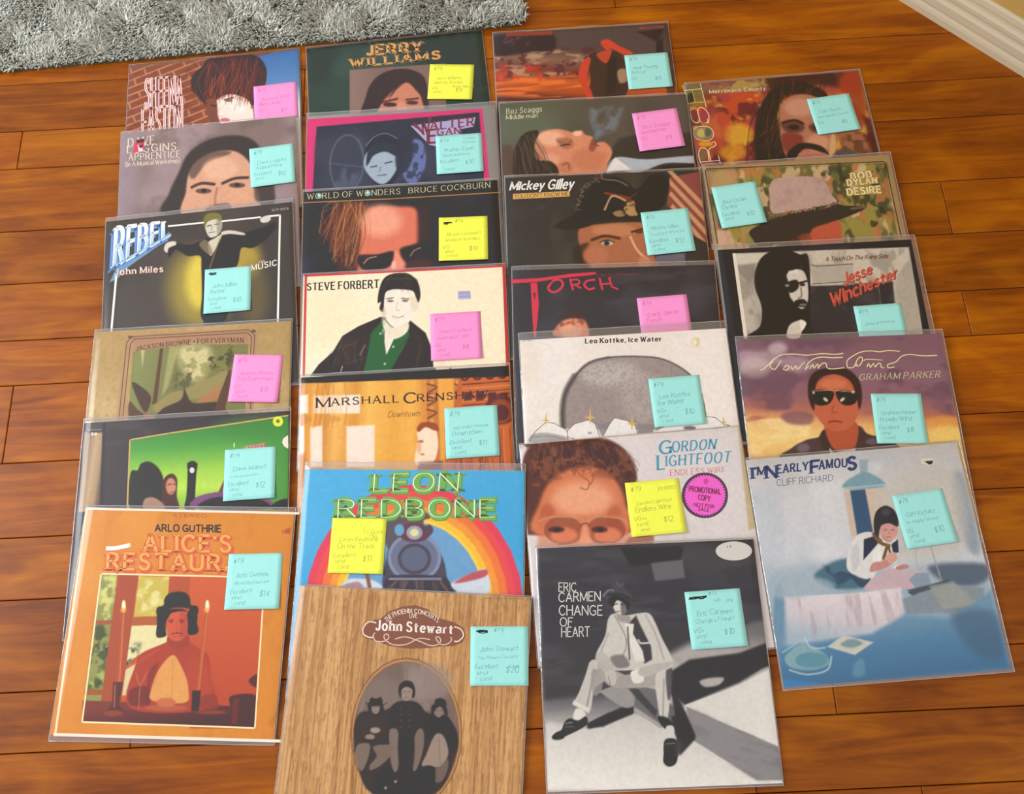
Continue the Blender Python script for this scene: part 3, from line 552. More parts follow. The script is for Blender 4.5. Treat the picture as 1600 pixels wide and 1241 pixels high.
('VP',[(.5518,.2652),(.5515,.2695),(.5501,.2733),(.5477,.2762),(.5446,.278),(.5411,.2784),(.5375,.2775),(.5342,.2754),(.5315,.2721),(.5296,.2682),(.5288,.2638),(.5291,.2595),(.5305,.2558),(.5329,.2528),(.536,.251),(.5395,.2506),(.5431,.2514),(.5464,.2536),(.5492,.2569),(.551,.2608)],'d9d4cc'),
('B',[(.5667,.3961),(.6678,.3754),(.7135,.3819),(.8961,.4153),(.9053,.4686),(.5659,.4488)],'7c4c78',0.0058,1),
('B',[(.5961,.4506),(.6092,.4137),(.6992,.4),(.8661,.4211),(.9053,.4686)],'281c20',0.0058,1),
('P',[(.6716,.3757),(.6956,.3198),(.7032,.3203),(.6908,.3806)],'7a3a40',0.0039,1),
('B',[(.9204,.4695),(.9495,.4373),(1.002,.4291),(1.0031,.4743)],'241a1c',0.0049,1),
('P',[(.7809,.17),(.8878,.149),(.8886,.1765),(.7811,.1747)],'b86660',0.0039,1),
('T','NEVER LEFT',[(.7868,.1641),(.8817,.1525),(.8823,.1698),(.7875,.1814)],'d8a090',.2,0.0,0,0.0,0.0,None),
('VP',[(.7337,.1436),(.739,.1424),(.7392,.1652),(.7346,.1657)],'e6e2c4'),
('VP',[(.9947,.12),(.972,.136),(.9671,.1546),(.9791,.1757),(.9978,.187)],'efe6d4'),
('VP',[(.9691,0.051),(.9689,0.055),(.9681,0.0589),(.9667,0.0625),(.9647,0.0657),(.9623,0.0686),(.9594,0.0711),(.9561,0.0729),(.9526,0.0742),(.9488,0.075),(.945,0.075),(.9411,0.0745),(.9373,0.0733),(.9336,0.0716),(.9303,0.0693),(.9272,0.0665),(.9246,0.0633),(.9225,0.0598),(.9209,0.056),(.9199,0.052),(.9194,0.048),(.9196,0.044),(.9204,0.0402),(.9218,0.0366),(.9238,0.0333),(.9262,0.0304),(.9291,0.0279),(.9324,0.026),(.9359,0.0247),(.9397,0.024),(.9436,0.0239),(.9475,0.0245),(.9513,0.0257),(.9549,0.0274),(.9583,0.0297),(.9614,0.0325),(.964,0.0357),(.9661,0.0393),(.9677,0.0431),(.9687,0.047)],'dfe42c'),
('VP',[(.9535,0.0485),(.9535,0.05),(.9532,0.0514),(.9526,0.0528),(.9519,0.054),(.951,0.0551),(.9499,0.056),(.9487,0.0567),(.9473,0.0572),(.9459,0.0575),(.9445,0.0575),(.943,0.0573),(.9416,0.0569),(.9402,0.0562),(.939,0.0553),(.9378,0.0543),(.9369,0.0531),(.9361,0.0518),(.9355,0.0503),(.9351,0.0489),(.9349,0.0474),(.935,0.0459),(.9353,0.0444),(.9358,0.0431),(.9365,0.0418),(.9375,0.0407),(.9385,0.0398),(.9398,0.0391),(.9411,0.0386),(.9425,0.0384),(.944,0.0383),(.9454,0.0385),(.9469,0.039),(.9482,0.0396),(.9495,0.0405),(.9506,0.0415),(.9516,0.0428),(.9524,0.0441),(.953,0.0455),(.9534,0.047)],'6a7a20'),
('VL',[(0.041,0.056),(0.0452,0.0507),(0.0537,0.0583),(0.0609,0.0524),(0.0661,0.0583),(0.0603,0.0635),(0.052,0.0566),(0.0447,0.0626),(0.041,0.056)],0.0039,'e8e4e0',1)],
'arlo':[
('F','d6872c'),
('N',.5,.5,51,'dd9438',.4,.7,.7,None,0),
('N',0.04,.1,52,'c4761f',.55,.9,.35,None,0),
('P',[(.9677,.9391),(1.0239,.8214),(1.041,.8483),(.9887,.9566)],'b86a20',0.0129,.4),
('P',[(.1196,.2999),(.889,.3069),(.9116,.9561),(.136,.9443)],'c4522c',0.0026,1),
('GP',[(.5381,.2995),(.8928,.2951),(.9118,.9579),(.6228,.9628)],[(.8474,.3446),(.6825,.8179)],[(0,'d0602f'),(1,'b9482a')],0.0021,1),
('P',[(.1204,.3048),(.1973,.3058),(.2103,.871),(.1369,.8722)],'8f8f4c',0.0039,1),
('N',0.035,0.035,54,'d8d67c',.35,.7,.9,[(.1204,.3048),(.1973,.3058),(.2045,.5174),(.1342,.5183)],0),
('N',0.03,0.03,55,'3c4a22',.4,.7,.9,[(.1276,.528),(.2045,.5174),(.21,.8072),(.1363,.8084)],0),
('N',0.03,0.03,56,'aac06a',.55,.75,.8,[(.1549,.6973),(.2124,.6964),(.21,.8072),(.1412,.8083)],0),
('P',[(.2997,.3075),(.4426,.3086),(.4513,.4852),(.3014,.4921)],'c9b44c',0.0039,1),
('N',0.05,0.05,57,'e6dc9c',.4,.7,.8,[(.2997,.3075),(.4426,.3086),(.4513,.4852),(.3014,.4921)],0),
('P',[(.297,.5304),(.4665,.5232),(.4694,.6178),(.3555,.657),(.2916,.6952)],'e2d6a0',0.0051,1),
('N',0.03,0.03,58,'2f3a24',.4,.6,.9,[(.1793,.6126),(.3487,.6102),(.334,.7131),(.2958,.723),(.1882,.6688)],0),
('N',0.02,0.02,59,'e8dcd0',.55,.7,.8,[(.1808,.622),(.3401,.6197),(.3114,.6949),(.2109,.6871)],0),
('P',[(.2958,.723),(.3411,.6945),(.3502,.8232),(.2928,.8333)],'ddd3a0',0.0077,.9),
('P',[(.2001,.3038),(.2962,.3046),(.2996,.8785),(.2068,.8801)],'a84a28',0.0039,1),
('P',[(.3014,.4921),(.4614,.4851),(.4645,.5232),(.302,.5303)],'b05a2c',0.0039,1),
('P',[(.1276,.5089),(.203,.5078),(.204,.5269),(.1276,.528)],'a0542c',0.0039,1),
('P',[(.4426,.3086),(.5394,.3093),(.5541,.5029),(.464,.5042)],'b4502a',0.0051,1),
('P',[(.1264,.8085),(.2395,.8067),(.2381,.8296),(.1272,.8314)],'a05028',0.0039,1),
('GP',[(.1241,.8542),(.9102,.8685),(.9118,.9579),(.1363,.9461)],[(.5104,.8479),(.525,.9556)],[(0,'7a3420'),(1,'481a16')],0.0041,1),
('B',[(.3435,.8839),(.3419,.6926),(.3625,.649),(.4346,.6153),(.4859,.5964),(.5628,.5953),(.6287,.6306),(.6704,.6589),(.6899,.7444),(.7045,.8779)],'ab3c22',0.005,1),
('B',[(.4121,.8618),(.4054,.7346),(.4451,.691),(.421,.7912),(.4272,.8615)],'7e2a1c',0.0089,.8),
('B',[(.5748,.6891),(.634,.6738),(.6774,.7161),(.6944,.8572),(.6117,.8585)],'b5452a',0.0099,.7),
('L',[(.3496,.6925),(.3875,.6631),(.4371,.6334)],0.0072,'c4563a',0.0056,.6),
('B',[(.3321,.8068),(.4058,.7915),(.4309,.8615),(.3414,.8699)],'6a2a1c',0.0079,.8),
('B',[(.6609,.8297),(.7203,.8217),(.7345,.8774),(.6594,.8787)],'8c3420',0.007,.8),
('B',[(.4327,.8474),(.4268,.8053),(.4434,.734),(.4742,.6798),(.5092,.6555),(.5453,.6967),(.5793,.7533),(.5955,.8026),(.5958,.8518),(.5214,.86)],'dd9a52',0.003,1),
('L',[(.5081,.6757),(.5255,.8459)],0.0032,'b9743a',0.0024,.7),
('L',[(.4362,.791),(.4511,.7339)],0.0032,'c4803e',0.0032,.7),
('B',[(.4753,.5747),(.559,.5662),(.5723,.6097),(.5215,.6322),(.4802,.611)],'9e3a24',0.005,1),
('B',[(.4545,.5236),(.4556,.4867),(.491,.4602),(.539,.4707),(.5563,.5148),(.5552,.5662),(.5316,.5921),(.497,.5926),(.471,.5711)],'cc5638',0.004,1),
('B',[(.5157,.471),(.5486,.4854),(.5591,.5368),(.5494,.5809),(.5292,.5739)],'b0442c',0.007,.7),
('B',[(.417,.5719),(.4132,.5168),(.4096,.4799),(.4361,.4572),(.4677,.4605),(.4567,.4941),(.4565,.5383),(.4633,.5712),(.4376,.5811)],'1f1113',0.004,1),
('B',[(.5477,.478),(.5604,.4555),(.5942,.4773),(.5988,.5142),(.6095,.5508),(.5898,.5657),(.5624,.5624),(.5563,.5148)],'1f1113',0.004,1),
('B',[(.4391,.4795),(.4672,.4568),(.5133,.4525),(.5458,.4632),(.5148,.4636),(.4732,.4731),(.4577,.5014)],'1f1113',0.004,1),
('B',[(.4026,.4689),(.4073,.4465),(.4335,.4387),(.4323,.4125),(.4498,.386),(.4915,.3757),(.5315,.3827),(.5526,.4072),(.5591,.4332),(.5895,.4403),(.5985,.4625),(.5869,.4811),(.5521,.4519),(.4893,.4476),(.4449,.4646),(.4169,.4872)],'171012',0.003,1),
('L',[(.4332,.4364),(.4948,.4304),(.5575,.4332)],0.004,'2e2224',0.0024,.9),
('L',[(.4643,.505),(.4886,.501)],0.0032,'5a1f16',0.0016,.9),
('L',[(.5134,.5007),(.5394,.504)],0.0032,'5a1f16',0.0016,.9),
('E',[(.4783,.5107),(.4868,.5106),(.4788,.5144)],'3a1410',0.002,.9),
('E',[(.5263,.5101),(.5348,.51),(.5267,.5138)],'3a1410',0.002,.9),
('L',[(.5056,.5118),(.5061,.5449),(.5194,.5462)],0.0032,'9a3a26',0.0024,.8),
('L',[(.4877,.5635),(.5119,.5595),(.5371,.5635)],0.0048,'5a1c16',0.0016,.9),
('L',[(.4946,.5744),(.5354,.5738)],0.004,'b0402c',0.0024,.8),
('L',[(.2495,.4688),(.2759,.7741)],0.0154,'b4532c',0.0031,1),
('L',[(.2525,.4687),(.2788,.774)],0.0041,'d8824a',0.0031,.8),
('E',[(.2479,.4447),(.257,.4446),(.252,.4716)],'fff0c0',0.0051,1),
('E',[(.2486,.463),(.2628,.4628),(.2501,.4726)],'f0a040',0.0103,.8),
('L',[(.6374,.4635),(.6393,.8003)],0.0154,'b4532c',0.0031,1),
('L',[(.6404,.4634),(.6422,.8003)],0.0041,'d8824a',0.0031,.8),
('E',[(.6365,.4394),(.6455,.4393),(.6398,.4663)],'fff0c0',0.0051,1),
('E',[(.6367,.4577),(.6507,.4575),(.6379,.4673)],'f0a040',0.0103,.8),
('P',[(.2493,.7745),(.2956,.7737),(.2904,.8696),(.3225,.9007),(.2348,.9022),(.2592,.8701)],'5a2416',0.0051,1),
('P',[(.6125,.8053),(.6516,.8047),(.6544,.8907),(.6195,.8913)],'3a1a18',0.0051,1),
('E',[(.2696,.9061),(.3135,.9054),(.2716,.9187)],'8a4020',0.0051,1),
('L',[(.2612,.7881),(.2703,.879)],0.0062,'b87038',0.0041,.8),
('E',[(.505,.8797),(.6022,.8781),(.5067,.8923)],'b0583a',0.0051,1),
('E',[(.5019,.8571),(.5458,.8564),(.5046,.877)],'c46a44',0.0077,1),
('E',[(.7112,.8943),(.779,.8931),(.7122,.9023)],'8a3a26',0.0051,1),
('B',[(.7907,.8252),(.8972,.8189),(.9043,.8865),(.8376,.8966),(.7959,.8703)],'4a1e18',0.0077,1),
('P',[(.8015,.8341),(.8307,.8336),(.8281,.9415),(.804,.9419)],'6a2c1c',0.0051,1),
('B',[(.8617,.7602),(.8979,.7321),(.8988,.7871)],'5a2418',0.0064,1),
('L',[(.3465,.7315),(.3743,.7863),(.3959,.7307)],0.0041,'d08a60',0.0031,.6),
('L',[(.3743,.7863),(.3809,.8862)],0.0041,'d08a60',0.0031,.6),
('VL',[(.1196,.2999),(.889,.3069),(.9116,.9561),(.136,.9443),(.1196,.2999)],0.0072,'f3dfae',0),
('VL',[(0.0066,-0.0028),(1.0188,0.009)],0.0103,'f0e2d0',0),
('VL',[(0.0028,-0.0007),(0.0239,.9963)],0.0093,'efd9b4',0),
('VL',[(0.0223,.9981),(1.0282,1.0072)],0.0123,'f2e0cc',0),
('T','STEREO',[(.421,0.0175),(.5811,0.0178),(.5828,0.0321),(.423,0.0318)],'a85a1e',.2,0.0,0,0.0,0.0,None),
('T','ARLO GUTHRIE',[(.343,0.0695),(.6556,0.0701),(.6592,.1005),(.3472,0.0999)],'2a1c14',.24,0.0,0,0.0,0.0,None),
('T',"ALICE'S",[(.3056,.1278),(.7127,.1271),(.7208,.1992),(.316,.2)],'d0562a',.42,.3,1,0.0,0.0,None),
('T',"ALICE'S",[(.2981,.1187),(.7055,.1181),(.7137,.1903),(.3085,.1911)],'d8602e',.36,.3,1,0.0,0.0,None),
('T',"ALICE'S",[(.2981,.1187),(.7055,.1181),(.7137,.1903),(.3085,.1911)],'f2a64a',.19,.3,1,0.0,0.0,None),
('T','RESTAURANT',[(.1452,.2141),(.9266,.2166),(.9332,.2837),(.1522,.2856)],'d0562a',.42,.3,1,0.0,0.0,None),
('T','RESTAURANT',[(.1376,.2052),(.9197,.2078),(.9263,.275),(.1447,.2768)],'d8602e',.36,.3,1,0.0,0.0,None),
('T','RESTAURANT',[(.1376,.2052),(.9197,.2078),(.9263,.275),(.1447,.2768)],'f2a64a',.19,.3,1,0.0,0.0,None),
('T','r:',[(.9517,0.085),(.9897,0.0846),(.9915,.1048),(.9536,.1052)],'b4542a',.2,0.0,0,0.0,0.0,None),
('VP',[(.962,0.0849),(.9899,0.0765),(.9864,.1049),(.9618,.1051)],'b8502a'),
('VL',[(.1239,.1833),(.173,.1807),(.2368,.1659)],0.0185,'f4efe8',1)],
'merri':[
('F','8a3c2c'),
('N',.12,.12,191,'c9502e',.4,.65,.9,None,0),
('N',.1,0.08,192,'d8a440',.5,.68,.9,None,0),
('N',0.06,0.06,193,'5a2430',.52,.75,.8,None,0),
('N',0.09,.1,194,'a04048',.55,.8,.7,None,0),
('P',[(-0.0087,-0.0136),(.5083,-0.0027),(.4937,0.0772),(.1079,0.0709),(-0.0089,0.0748)],'7a6a60',0.0225,.6),
('N',0.08,0.04,195,'b8a050',.45,.65,.8,[(.1238,-0.031),(.5083,-0.0027),(.481,0.076),(.1228,0.0576)],0),
('E',[(.2427,.3423),(.33,.3502),(.2311,.4116)],'dca838',0.0418,.9),
('E',[(.1994,.4506),(.2736,.4573),(.1902,.5053)],'d9932e',0.0354,.8),
('E',[(.1224,.3031),(.1974,.3099),(.1024,.428)],'b8483a',0.0644,.7),
('P',[(.4573,-0.0074),(1.0006,-0.0014),(.9614,.1204),(.778,0.0741),(.4684,0.0748)],'3a2420',0.029,.85),
('E',[(.9454,0.0749),(1.0213,0.0819),(.9271,.161)],'b0401e',0.0483,.9),
('E',[(.9525,.2213),(1.0025,.2259),(.9282,.3337)],'9a3a1e',0.0483,.8),
('P',[(.9622,.294),(1.0555,.331),(1.0397,.5399),(.9724,.5339)],'4a1e1a',0.0258,.8),
('B',[(.3183,.4891),(.3522,.2955),(.4149,.1575),(.4937,0.0772),(.6033,0.0431),(.7034,0.0598),(.7916,.1339),(.7491,.2171),(.5896,.1153),(.4927,.2224),(.4815,.4202),(.4857,.5317),(.3627,.5207)],'2a1a16',0.0145,1),
('S',[(.4758,.1048),(.6006,0.0576),(.7498,0.0862)],[(.3454,.4776),(.4294,.4295),(.4934,.4909)],57,0.0062,['5a3c24','1c1210','7a5434','3a2418'],4,0.0039,.5599999999999999,0.0397),
('B',[(.4897,.308),(.5195,.1816),(.6009,.1237),(.7019,.133),(.7771,.2052),(.801,.3363),(.7606,.501),(.6821,.5493),(.5103,.5339),(.4815,.4202)],'b3785c',0.0145,1),
('E',[(.6236,.2056),(.7115,.2137),(.6127,.2621)],'cf957a',0.0354,.9),
('E',[(.6794,.438),(.7411,.4436),(.6684,.4928)],'d69a78',0.029,.9),
('B',[(.4998,.2876),(.5962,.2821),(.6255,.3275),(.5938,.36),(.5192,.3532)],'5a352c',0.0193,.85),
('E',[(.5649,.3262),(.5948,.3289),(.5619,.3415)],'241615',0.008,.95),
('L',[(.5115,.2929),(.5772,.2818),(.6228,.3087)],0.0116,'2c1a16',0.0052,.9),
('B',[(.6517,.3227),(.7306,.3086),(.7456,.3596),(.6684,.3668)],'5a352c',0.0161,.85),
('E',[(.6987,.3412),(.7236,.3435),(.6962,.3537)],'241615',0.008,.9),
('B',[(.4918,.3649),(.5911,.3739),(.5929,.4302),(.4959,.4773)],'7c2e28',0.0193,.8),
('B',[(.4934,.4909),(.5805,.4291),(.689,.4529),(.7271,.5119),(.693,.495),(.5985,.4656),(.5239,.5282)],'2a1816',0.0113,1),
('L',[(.5673,.4975),(.6315,.4894),(.678,.5075)],0.0155,'c47a68',0.0064,.8),
('B',[(.7648,.3896),(.7838,.4194),(.7578,.5146),(.7244,.5255)],'d9b080',0.0129,.8),
('B',[(.8019,.393),(.9068,.3742),(.9506,.4625),(.9449,.5452),(.8347,.5354)],'a06a4a',0.0161,1),
('N',0.05,0.03,197,'5a3424',.5,.7,.7,[(.8048,.3791),(.9657,.3937),(.9449,.5452),(.8102,.5332)],0),
('B',[(.7366,.5266),(.8217,.4787),(.9082,.5419),(.875,.5802),(.7283,.5671)],'4c4a48',0.0161,.8),
('P',[(-0.015,-0.0019),(0.0894,-0.0017),(0.0957,.1453),(-0.0029,.1409)],'7c7440',0.0062,.8),
('P',[(0.0048,0.0617),(0.0404,0.046),(0.0347,.1116),(0.0005,.1178)],'2e2a1c',0.0041,.8),
('VL',[(-0.0157,0.0028),(-0.0008,.1271)],0.0033,'eadfb4',0),
('VL',[(0.0867,0.0028),(0.0963,.1547)],0.0037,'eadfb4',0),
('VL',[(-0.0082,0.0368),(0.0881,0.0338)],0.0041,'eadfb4',0),
('VL',[(-0.0001,.1224),(0.0956,.1195)],0.0041,'e2c84a',0),
('VL',[(0.0333,0.0383),(0.0394,.1214)],0.0033,'d8c890',0),
('E',[(0.0187,.2034),(0.043,.2057),(0.0124,.2445)],'8c2c3a',0.0073,.9),
('E',[(0.0735,.2084),(0.0979,.2107),(0.0671,.2495)],'a03c4e',0.0073,.9),
('VL',[(0.0004,.1739),(0.0086,.1607),(0.0256,.1576)],0.0033,'eadfb4',1),
('VL',[(0.0011,.1833),(0.0044,.2299),(0.0222,.2477),(0.0388,.2469),(0.0477,.2292),(0.0438,.1872),(0.0521,.16),(0.0695,.1546),(0.0914,.1729),(.1027,.2065),(0.0942,.2473),(0.0786,.2551)],0.0046,'eadfb4',1),
('VL',[(0.0902,.2331),(0.0968,.2568),(0.0854,.2511)],0.0037,'eadfb4',0),
('E',[(0.0566,.3173),(.109,.3221),(0.0502,.3586)],'8a8a5c',0.0073,.95),
('E',[(0.0425,.3161),(0.0667,.3182),(0.0383,.343)],'d0b468',0.0124,.9),
('E',[(0.0815,.315),(.1016,.3168),(0.0773,.342)],'55584a',0.0104,.8),
('VL',[(0.0083,.2855),(0.0346,.2741),(0.0831,.2785),(.1078,.3037),(.1096,.3313),(0.0952,.3573),(0.0613,.3655),(0.0222,.3552),(0.0028,.3353),(0.0016,.3078),(0.0083,.2855)],0.0037,'eadfb4',1),
('E',[(0.0582,.3856),(0.0983,.3893),(0.0554,.4035)],'d8a030',0.0104,.9),
('VL',[(0.0961,.3777),(.1101,.379),(.1128,.3951),(.1018,.4054),(0.0781,.4145),(0.0673,.4316),(0.0695,.4944)],0.0046,'eadfb4',1),
('VL',[(0.0117,.5026),(0.0078,.4487),(0.0213,.4139),(0.0404,.4089),(0.06,.4264),(0.0602,.4891)],0.0046,'eadfb4',1),
('VL',[(0.017,.4942),(.114,.4939)],0.0037,'eadfb4',0),
('VL',[(.1162,.4673),(.1191,.5122)],0.0037,'eadfb4',0),
('E',[(0.0358,.4512),(0.0538,.4528),(0.0303,.4864)],'7a6a44',0.0073,.9),
('T','Merrimack County',[(.1323,0.0467),(.4542,0.0529),(.4501,0.0761),(.1287,0.0699)],'f0e2c8',.14,.3,1,0.0,0.0,None)],
'dylan':[
('F','a8895e'),
('P',[(-0.0045,0.002),(.9812,0.0361),(.9665,.5317),(0.0007,.4816)],'b39468',0.0053,1),
('P',[(0.015,0.0178),(.9687,0.0476),(.9507,.5485),(0.012,.4914)],'6f6a40',0.0032,1),
('N',0.09,.12,201,'a09048',.42,.62,.9,[(0.015,0.0178),(.9687,0.0476),(.9507,.5485),(0.012,.4914)],0),
('N',0.07,.1,202,'4c4c34',.5,.68,.9,[(0.015,0.0178),(.9687,0.0476),(.9507,.5485),(0.012,.4914)],0),
('N',0.05,0.06,203,'c07a48',.58,.72,.8,[(0.015,0.0178),(.9687,0.0476),(.9507,.5485),(0.012,.4914)],0),
('N',0.05,0.08,204,'d8b890',.62,.75,.8,[(0.015,0.0178),(.9687,0.0476),(.9507,.5485),(0.012,.4914)],0),
('N',0.06,0.08,205,'33392c',.6,.75,.8,[(.7143,0.0308),(.9768,0.0501),(.9466,.5482),(.6681,.5286)],0),
('P',[(0.018,0.0276),(.1728,0.0294),(.1778,.1155),(0.03,.1331)],'c49a70',0.0214,.7),
('P',[(0.0234,.3743),(0.0901,.379),(.1165,.4898),(0.0173,.4828)],'dcb49c',0.015,.8),
('P',[(.1522,.356),(.2452,.3534),(.2126,.4604),(.1438,.4737)],'a89a5c',0.015,.6),
('P',[(0.0321,.2458),(0.0657,.2482),(0.0651,.3772),(0.0342,.3567)],'3e4c70',0.0085,.7),
('B',[(.3257,.2947),(.3286,.1924),(.3315,.1456),(.3682,.1009),(.4377,0.0946),(.5402,0.0964),(.6142,.1141),(.6407,.1586),(.6562,.2161),(.6698,.2591),(.5432,.2825),(.4149,.2918)],'bf9f94',0.0064,1),
('N',0.06,0.06,207,'ab8a7e',.5,.8,.5,[(.3443,0.0897),(.6588,.1031),(.6648,.2634),(.3313,.2858)],0),
('B',[(.1934,.3909),(.2618,.3546),(.3688,.3163),(.5083,.2893),(.664,.268),(.7125,.2808),(.8158,.2929),(.7991,.3148),(.7268,.3419),(.6109,.3795),(.5023,.4266),(.3793,.4632),(.243,.4807),(.2,.4324)],'37302c',0.0064,1),
('S',[(.3104,.3121),(.509,.2847),(.7074,.2619)],[(.3125,.3261),(.5087,.2967),(.707,.2739)],68,0.0034,['c9b090','4a2c24','8a5a40'],3,0.0017,.7200000000000001,0.0056),
('L',[(.7425,.3015),(.815,.2975)],0.0103,'8a6a60',0.0051,.8),
('B',[(.4978,.4535),(.5234,.4007),(.5943,.3784),(.6638,.365),(.6708,.4203),(.6416,.4908),(.5001,.4898)],'c05a40',0.0128,1),
('B',[(.4332,.4398),(.5023,.4266),(.4904,.4981),(.4163,.4929)],'8a3c2c',0.0128,.8),
('B',[(.3448,.4698),(.4332,.4398),(.4381,.5124),(.3063,.5031)],'4a2c28',0.0128,.8),
('VL',[(0.0179,.4467),(0.0078,0.0268),(0.0181,0.0142),(.9617,0.0394),(.9734,0.0499),(.9705,.4779)],0.006,'3a2a22',0),
('VL',[(-0.0111,.4446),(-0.0102,0.0063)],0.0043,'5a4430',0),
('VP',[(.771,0.0923),(.8893,0.0867),(.8881,.1294),(.768,.1329)],'a8894e'),
('T','BOB',[(.7753,0.0974),(.8833,0.091),(.8839,.1244),(.7739,.1286)],'f0e0a4',.24,.2,1,0.0,0.0,None),
('VP',[(.7449,.1284),(.912,.1245),(.9101,.166),(.7441,.1709)],'a8894e'),
('T','DYLAN',[(.7491,.1335),(.9061,.1288),(.9059,.161),(.75,.1666)],'f0e0a4',.24,.2,1,0.0,0.0,None),
('VP',[(.7354,.1815),(.9217,.1763),(.9192,.2249),(.7341,.2265)],'a8894e'),
('T','DESIRE',[(.7396,.1865),(.9158,.1805),(.9151,.2199),(.7399,.2222)],'f0e0a4',.24,.2,1,0.0,0.0,None)],
'jesse':[
('F','26262c'),
('N',.3,.3,211,'3a3a44',.45,.8,.7,None,0),
('P',[(0.0766,0.0241),(.981,0.0418),(.9629,.5198),(0.0824,.4872)],'cfc3b2',0.0041,1),
('GP',[(0.0766,0.0241),(.4553,0.033),(.401,.4966),(0.0824,.4872)],[(0.067,.2305),(.4223,.2509)],[(0,'c8bcac'),(.5,'a89e92'),(1,'b8ae9e')],0.0082,.8),
('P',[(0.0925,0.0295),(.4547,0.0375),(.4486,0.0771),(0.0939,0.0829)],'d9cfbe',0.0082,.8),
('P',[(0.0928,0.0917),(.1838,0.0882),(.1756,.1495),(.1374,.191),(0.0954,.136)],'8a8278',0.0102,.8),
('N',0.05,.1,213,'8f867a',.5,.8,.6,[(0.0766,0.0241),(.981,0.0418),(.9629,.5198),(0.0824,.4872)],0),
('P',[(.469,.1049),(.681,.1129),(.6723,.2133),(.4611,.2097)],'b7ad9e',0.0061,1),
('VL',[(.4684,.1093),(.4914,.1195),(.6803,.1173)],0.0049,'5e564e',0),
('VL',[(.4605,.2141),(.6726,.2115)],0.0049,'5e564e',0),
('P',[(.4262,.2251),(.6694,.2305),(.8655,.2245),(.8354,.521),(.3851,.4958)],'353136',0.0102,1),
('P',[(.6708,.2219),(.7916,.2289),(.7799,.3403),(.6514,.3373)],'3f3a3e',0.0061,.8),
('L',[(.7901,.2375),(.7839,.3406)],0.0033,'8a8480',0.0024,.7),
('N',0.05,0.05,215,'4c474c',.5,.8,.6,[(.4262,.2251),(.8639,.2331),(.8354,.521),(.3851,.4958)],0),
('B',[(.9023,.1567),(.9653,.1251),(.968,.3682),(.9472,.5189),(.8921,.5158),(.8643,.3195)],'b5aa9a',0.0163,.9),
('P',[(.8763,.1199),(.9704,0.0545),(.9686,.1077),(.8959,.1913)],'d2c6b4',0.0102,.8),
('B',[(0.0983,.4881),(.163,.4244),(.1847,.3235),(.1663,.2188),(.1779,.132),(.2212,0.0549),(.2922,0.0189),(.366,0.0233),(.42,0.0488),(.4595,0.06),(.4477,.2177),(.4176,.3879),(.422,.4643),(.463,.5085)],'1d191c',0.0071,1),
('B',[(.3393,.1502),(.3913,.1312),(.4258,.1464),(.4353,.2083),(.4225,.3027),(.392,.3439),(.3625,.3251),(.3255,.2454)],'d6cbbd',0.0071,1),
('B',[(.3218,.158),(.3399,.2027),(.3342,.2977),(.3747,.3514),(.3082,.3647),(.2933,.2435)],'1f1a1c',0.0102,.95),
('B',[(.3318,.2023),(.3829,.1878),(.3845,.2314),(.3404,.2549)],'221c1e',0.0082,1),
('L',[(.3884,.2055),(.4304,.1975)],0.0106,'221c1e',0.0041,1),
('E',[(.4073,.2153),(.4218,.2162),(.406,.224)],'2a2224',0.0051,.9),
('E',[(.3299,.2152),(.3412,.2159),(.3289,.2221)],'b8ac9e',0.0051,.8),
('B',[(.3583,.2991),(.3997,.2928),(.4174,.3153),(.4013,.3358),(.3545,.3246)],'1a1618',0.0071,1),
('E',[(.3952,.3226),(.4145,.3237),(.3942,.3294)],'8a7c72',0.0051,.9),
('L',[(.3966,.2321),(.3942,.2753),(.3762,.2872)],0.0073,'6a6058',0.0049,.8),
('N',0.03,0.02,217,'e8dfd2',.55,.7,.8,[(.3525,.1158),(.4101,.1147),(.4043,.154),(.3468,.155)],0),
('B',[(.29,.4904),(.3064,.4325),(.342,.4091),(.3739,.4109),(.3535,.494)],'d8ccbc',0.0071,1),
('B',[(.3672,.4021),(.3965,.4207),(.3664,.4611)],'efe6d8',0.0051,1),
('VP',[(0.0751,0.0231),(0.0915,0.0241),(0.093,.4794),(0.075,.4826)],'e8ddc8'),
('T','A Touch On The Rainy Side',[(.5481,0.0723),(.8667,0.0733),(.8629,0.0944),(.5445,0.0952)],'6a4430',.19,.1,0,.2,0.0,None),
('T','Jesse',[(.6189,.1665),(.7687,.1269),(.7701,.1753),(.6199,.2346)],'8a3028',.24,.2,0,.1,0.0,None),
('T','Jesse',[(.6171,.1629),(.7669,.1232),(.7682,.1717),(.6181,.231)],'d4553f',.19,.2,0,.1,0.0,None),
('T','Winchester',[(.5363,.2748),(.8966,.1519),(.8936,.2043),(.5414,.3438)],'8a3028',.24,.2,0,.1,0.0,None),
('T','Winchester',[(.5344,.2712),(.8949,.1483),(.8918,.2007),(.5395,.3403)],'d4553f',.19,.2,0,.1,0.0,None)],
'howlin':[
('F','8a6270'),
('G',[(.4823,0.0086),(.4288,.5967)],[(0,'86606e'),(.3,'8e6676'),(.5,'96666e'),(.62,'b97060'),(.72,'e9b070'),(.85,'f6d488'),(1,'efc070')],1),
('N',.2,.12,221,'b294a4',.5,.75,.8,[(0.0048,-0.0021),(.4811,0.0169),(.3951,.2986),(-0.026,.2826)],0),
('N',.15,.1,222,'705060',.5,.75,.8,[(0.0048,-0.0021),(1.0284,0.0138),(.9862,.4158),(-0.0329,.3461)],0),
('N',.2,0.08,223,'a85a58',.5,.7,.8,[(-0.003,.2835),(.334,.2963),(.3171,.4223),(0.0059,.4107)],0),
('E',[(.1953,0.047),(.242,0.0489),(.1913,0.0799)],'d8c4c8',0.0294,.7),
('E',[(.1107,.1014),(.2038,.105),(.105,.1503)],'c9b0b4',0.0489,.6),
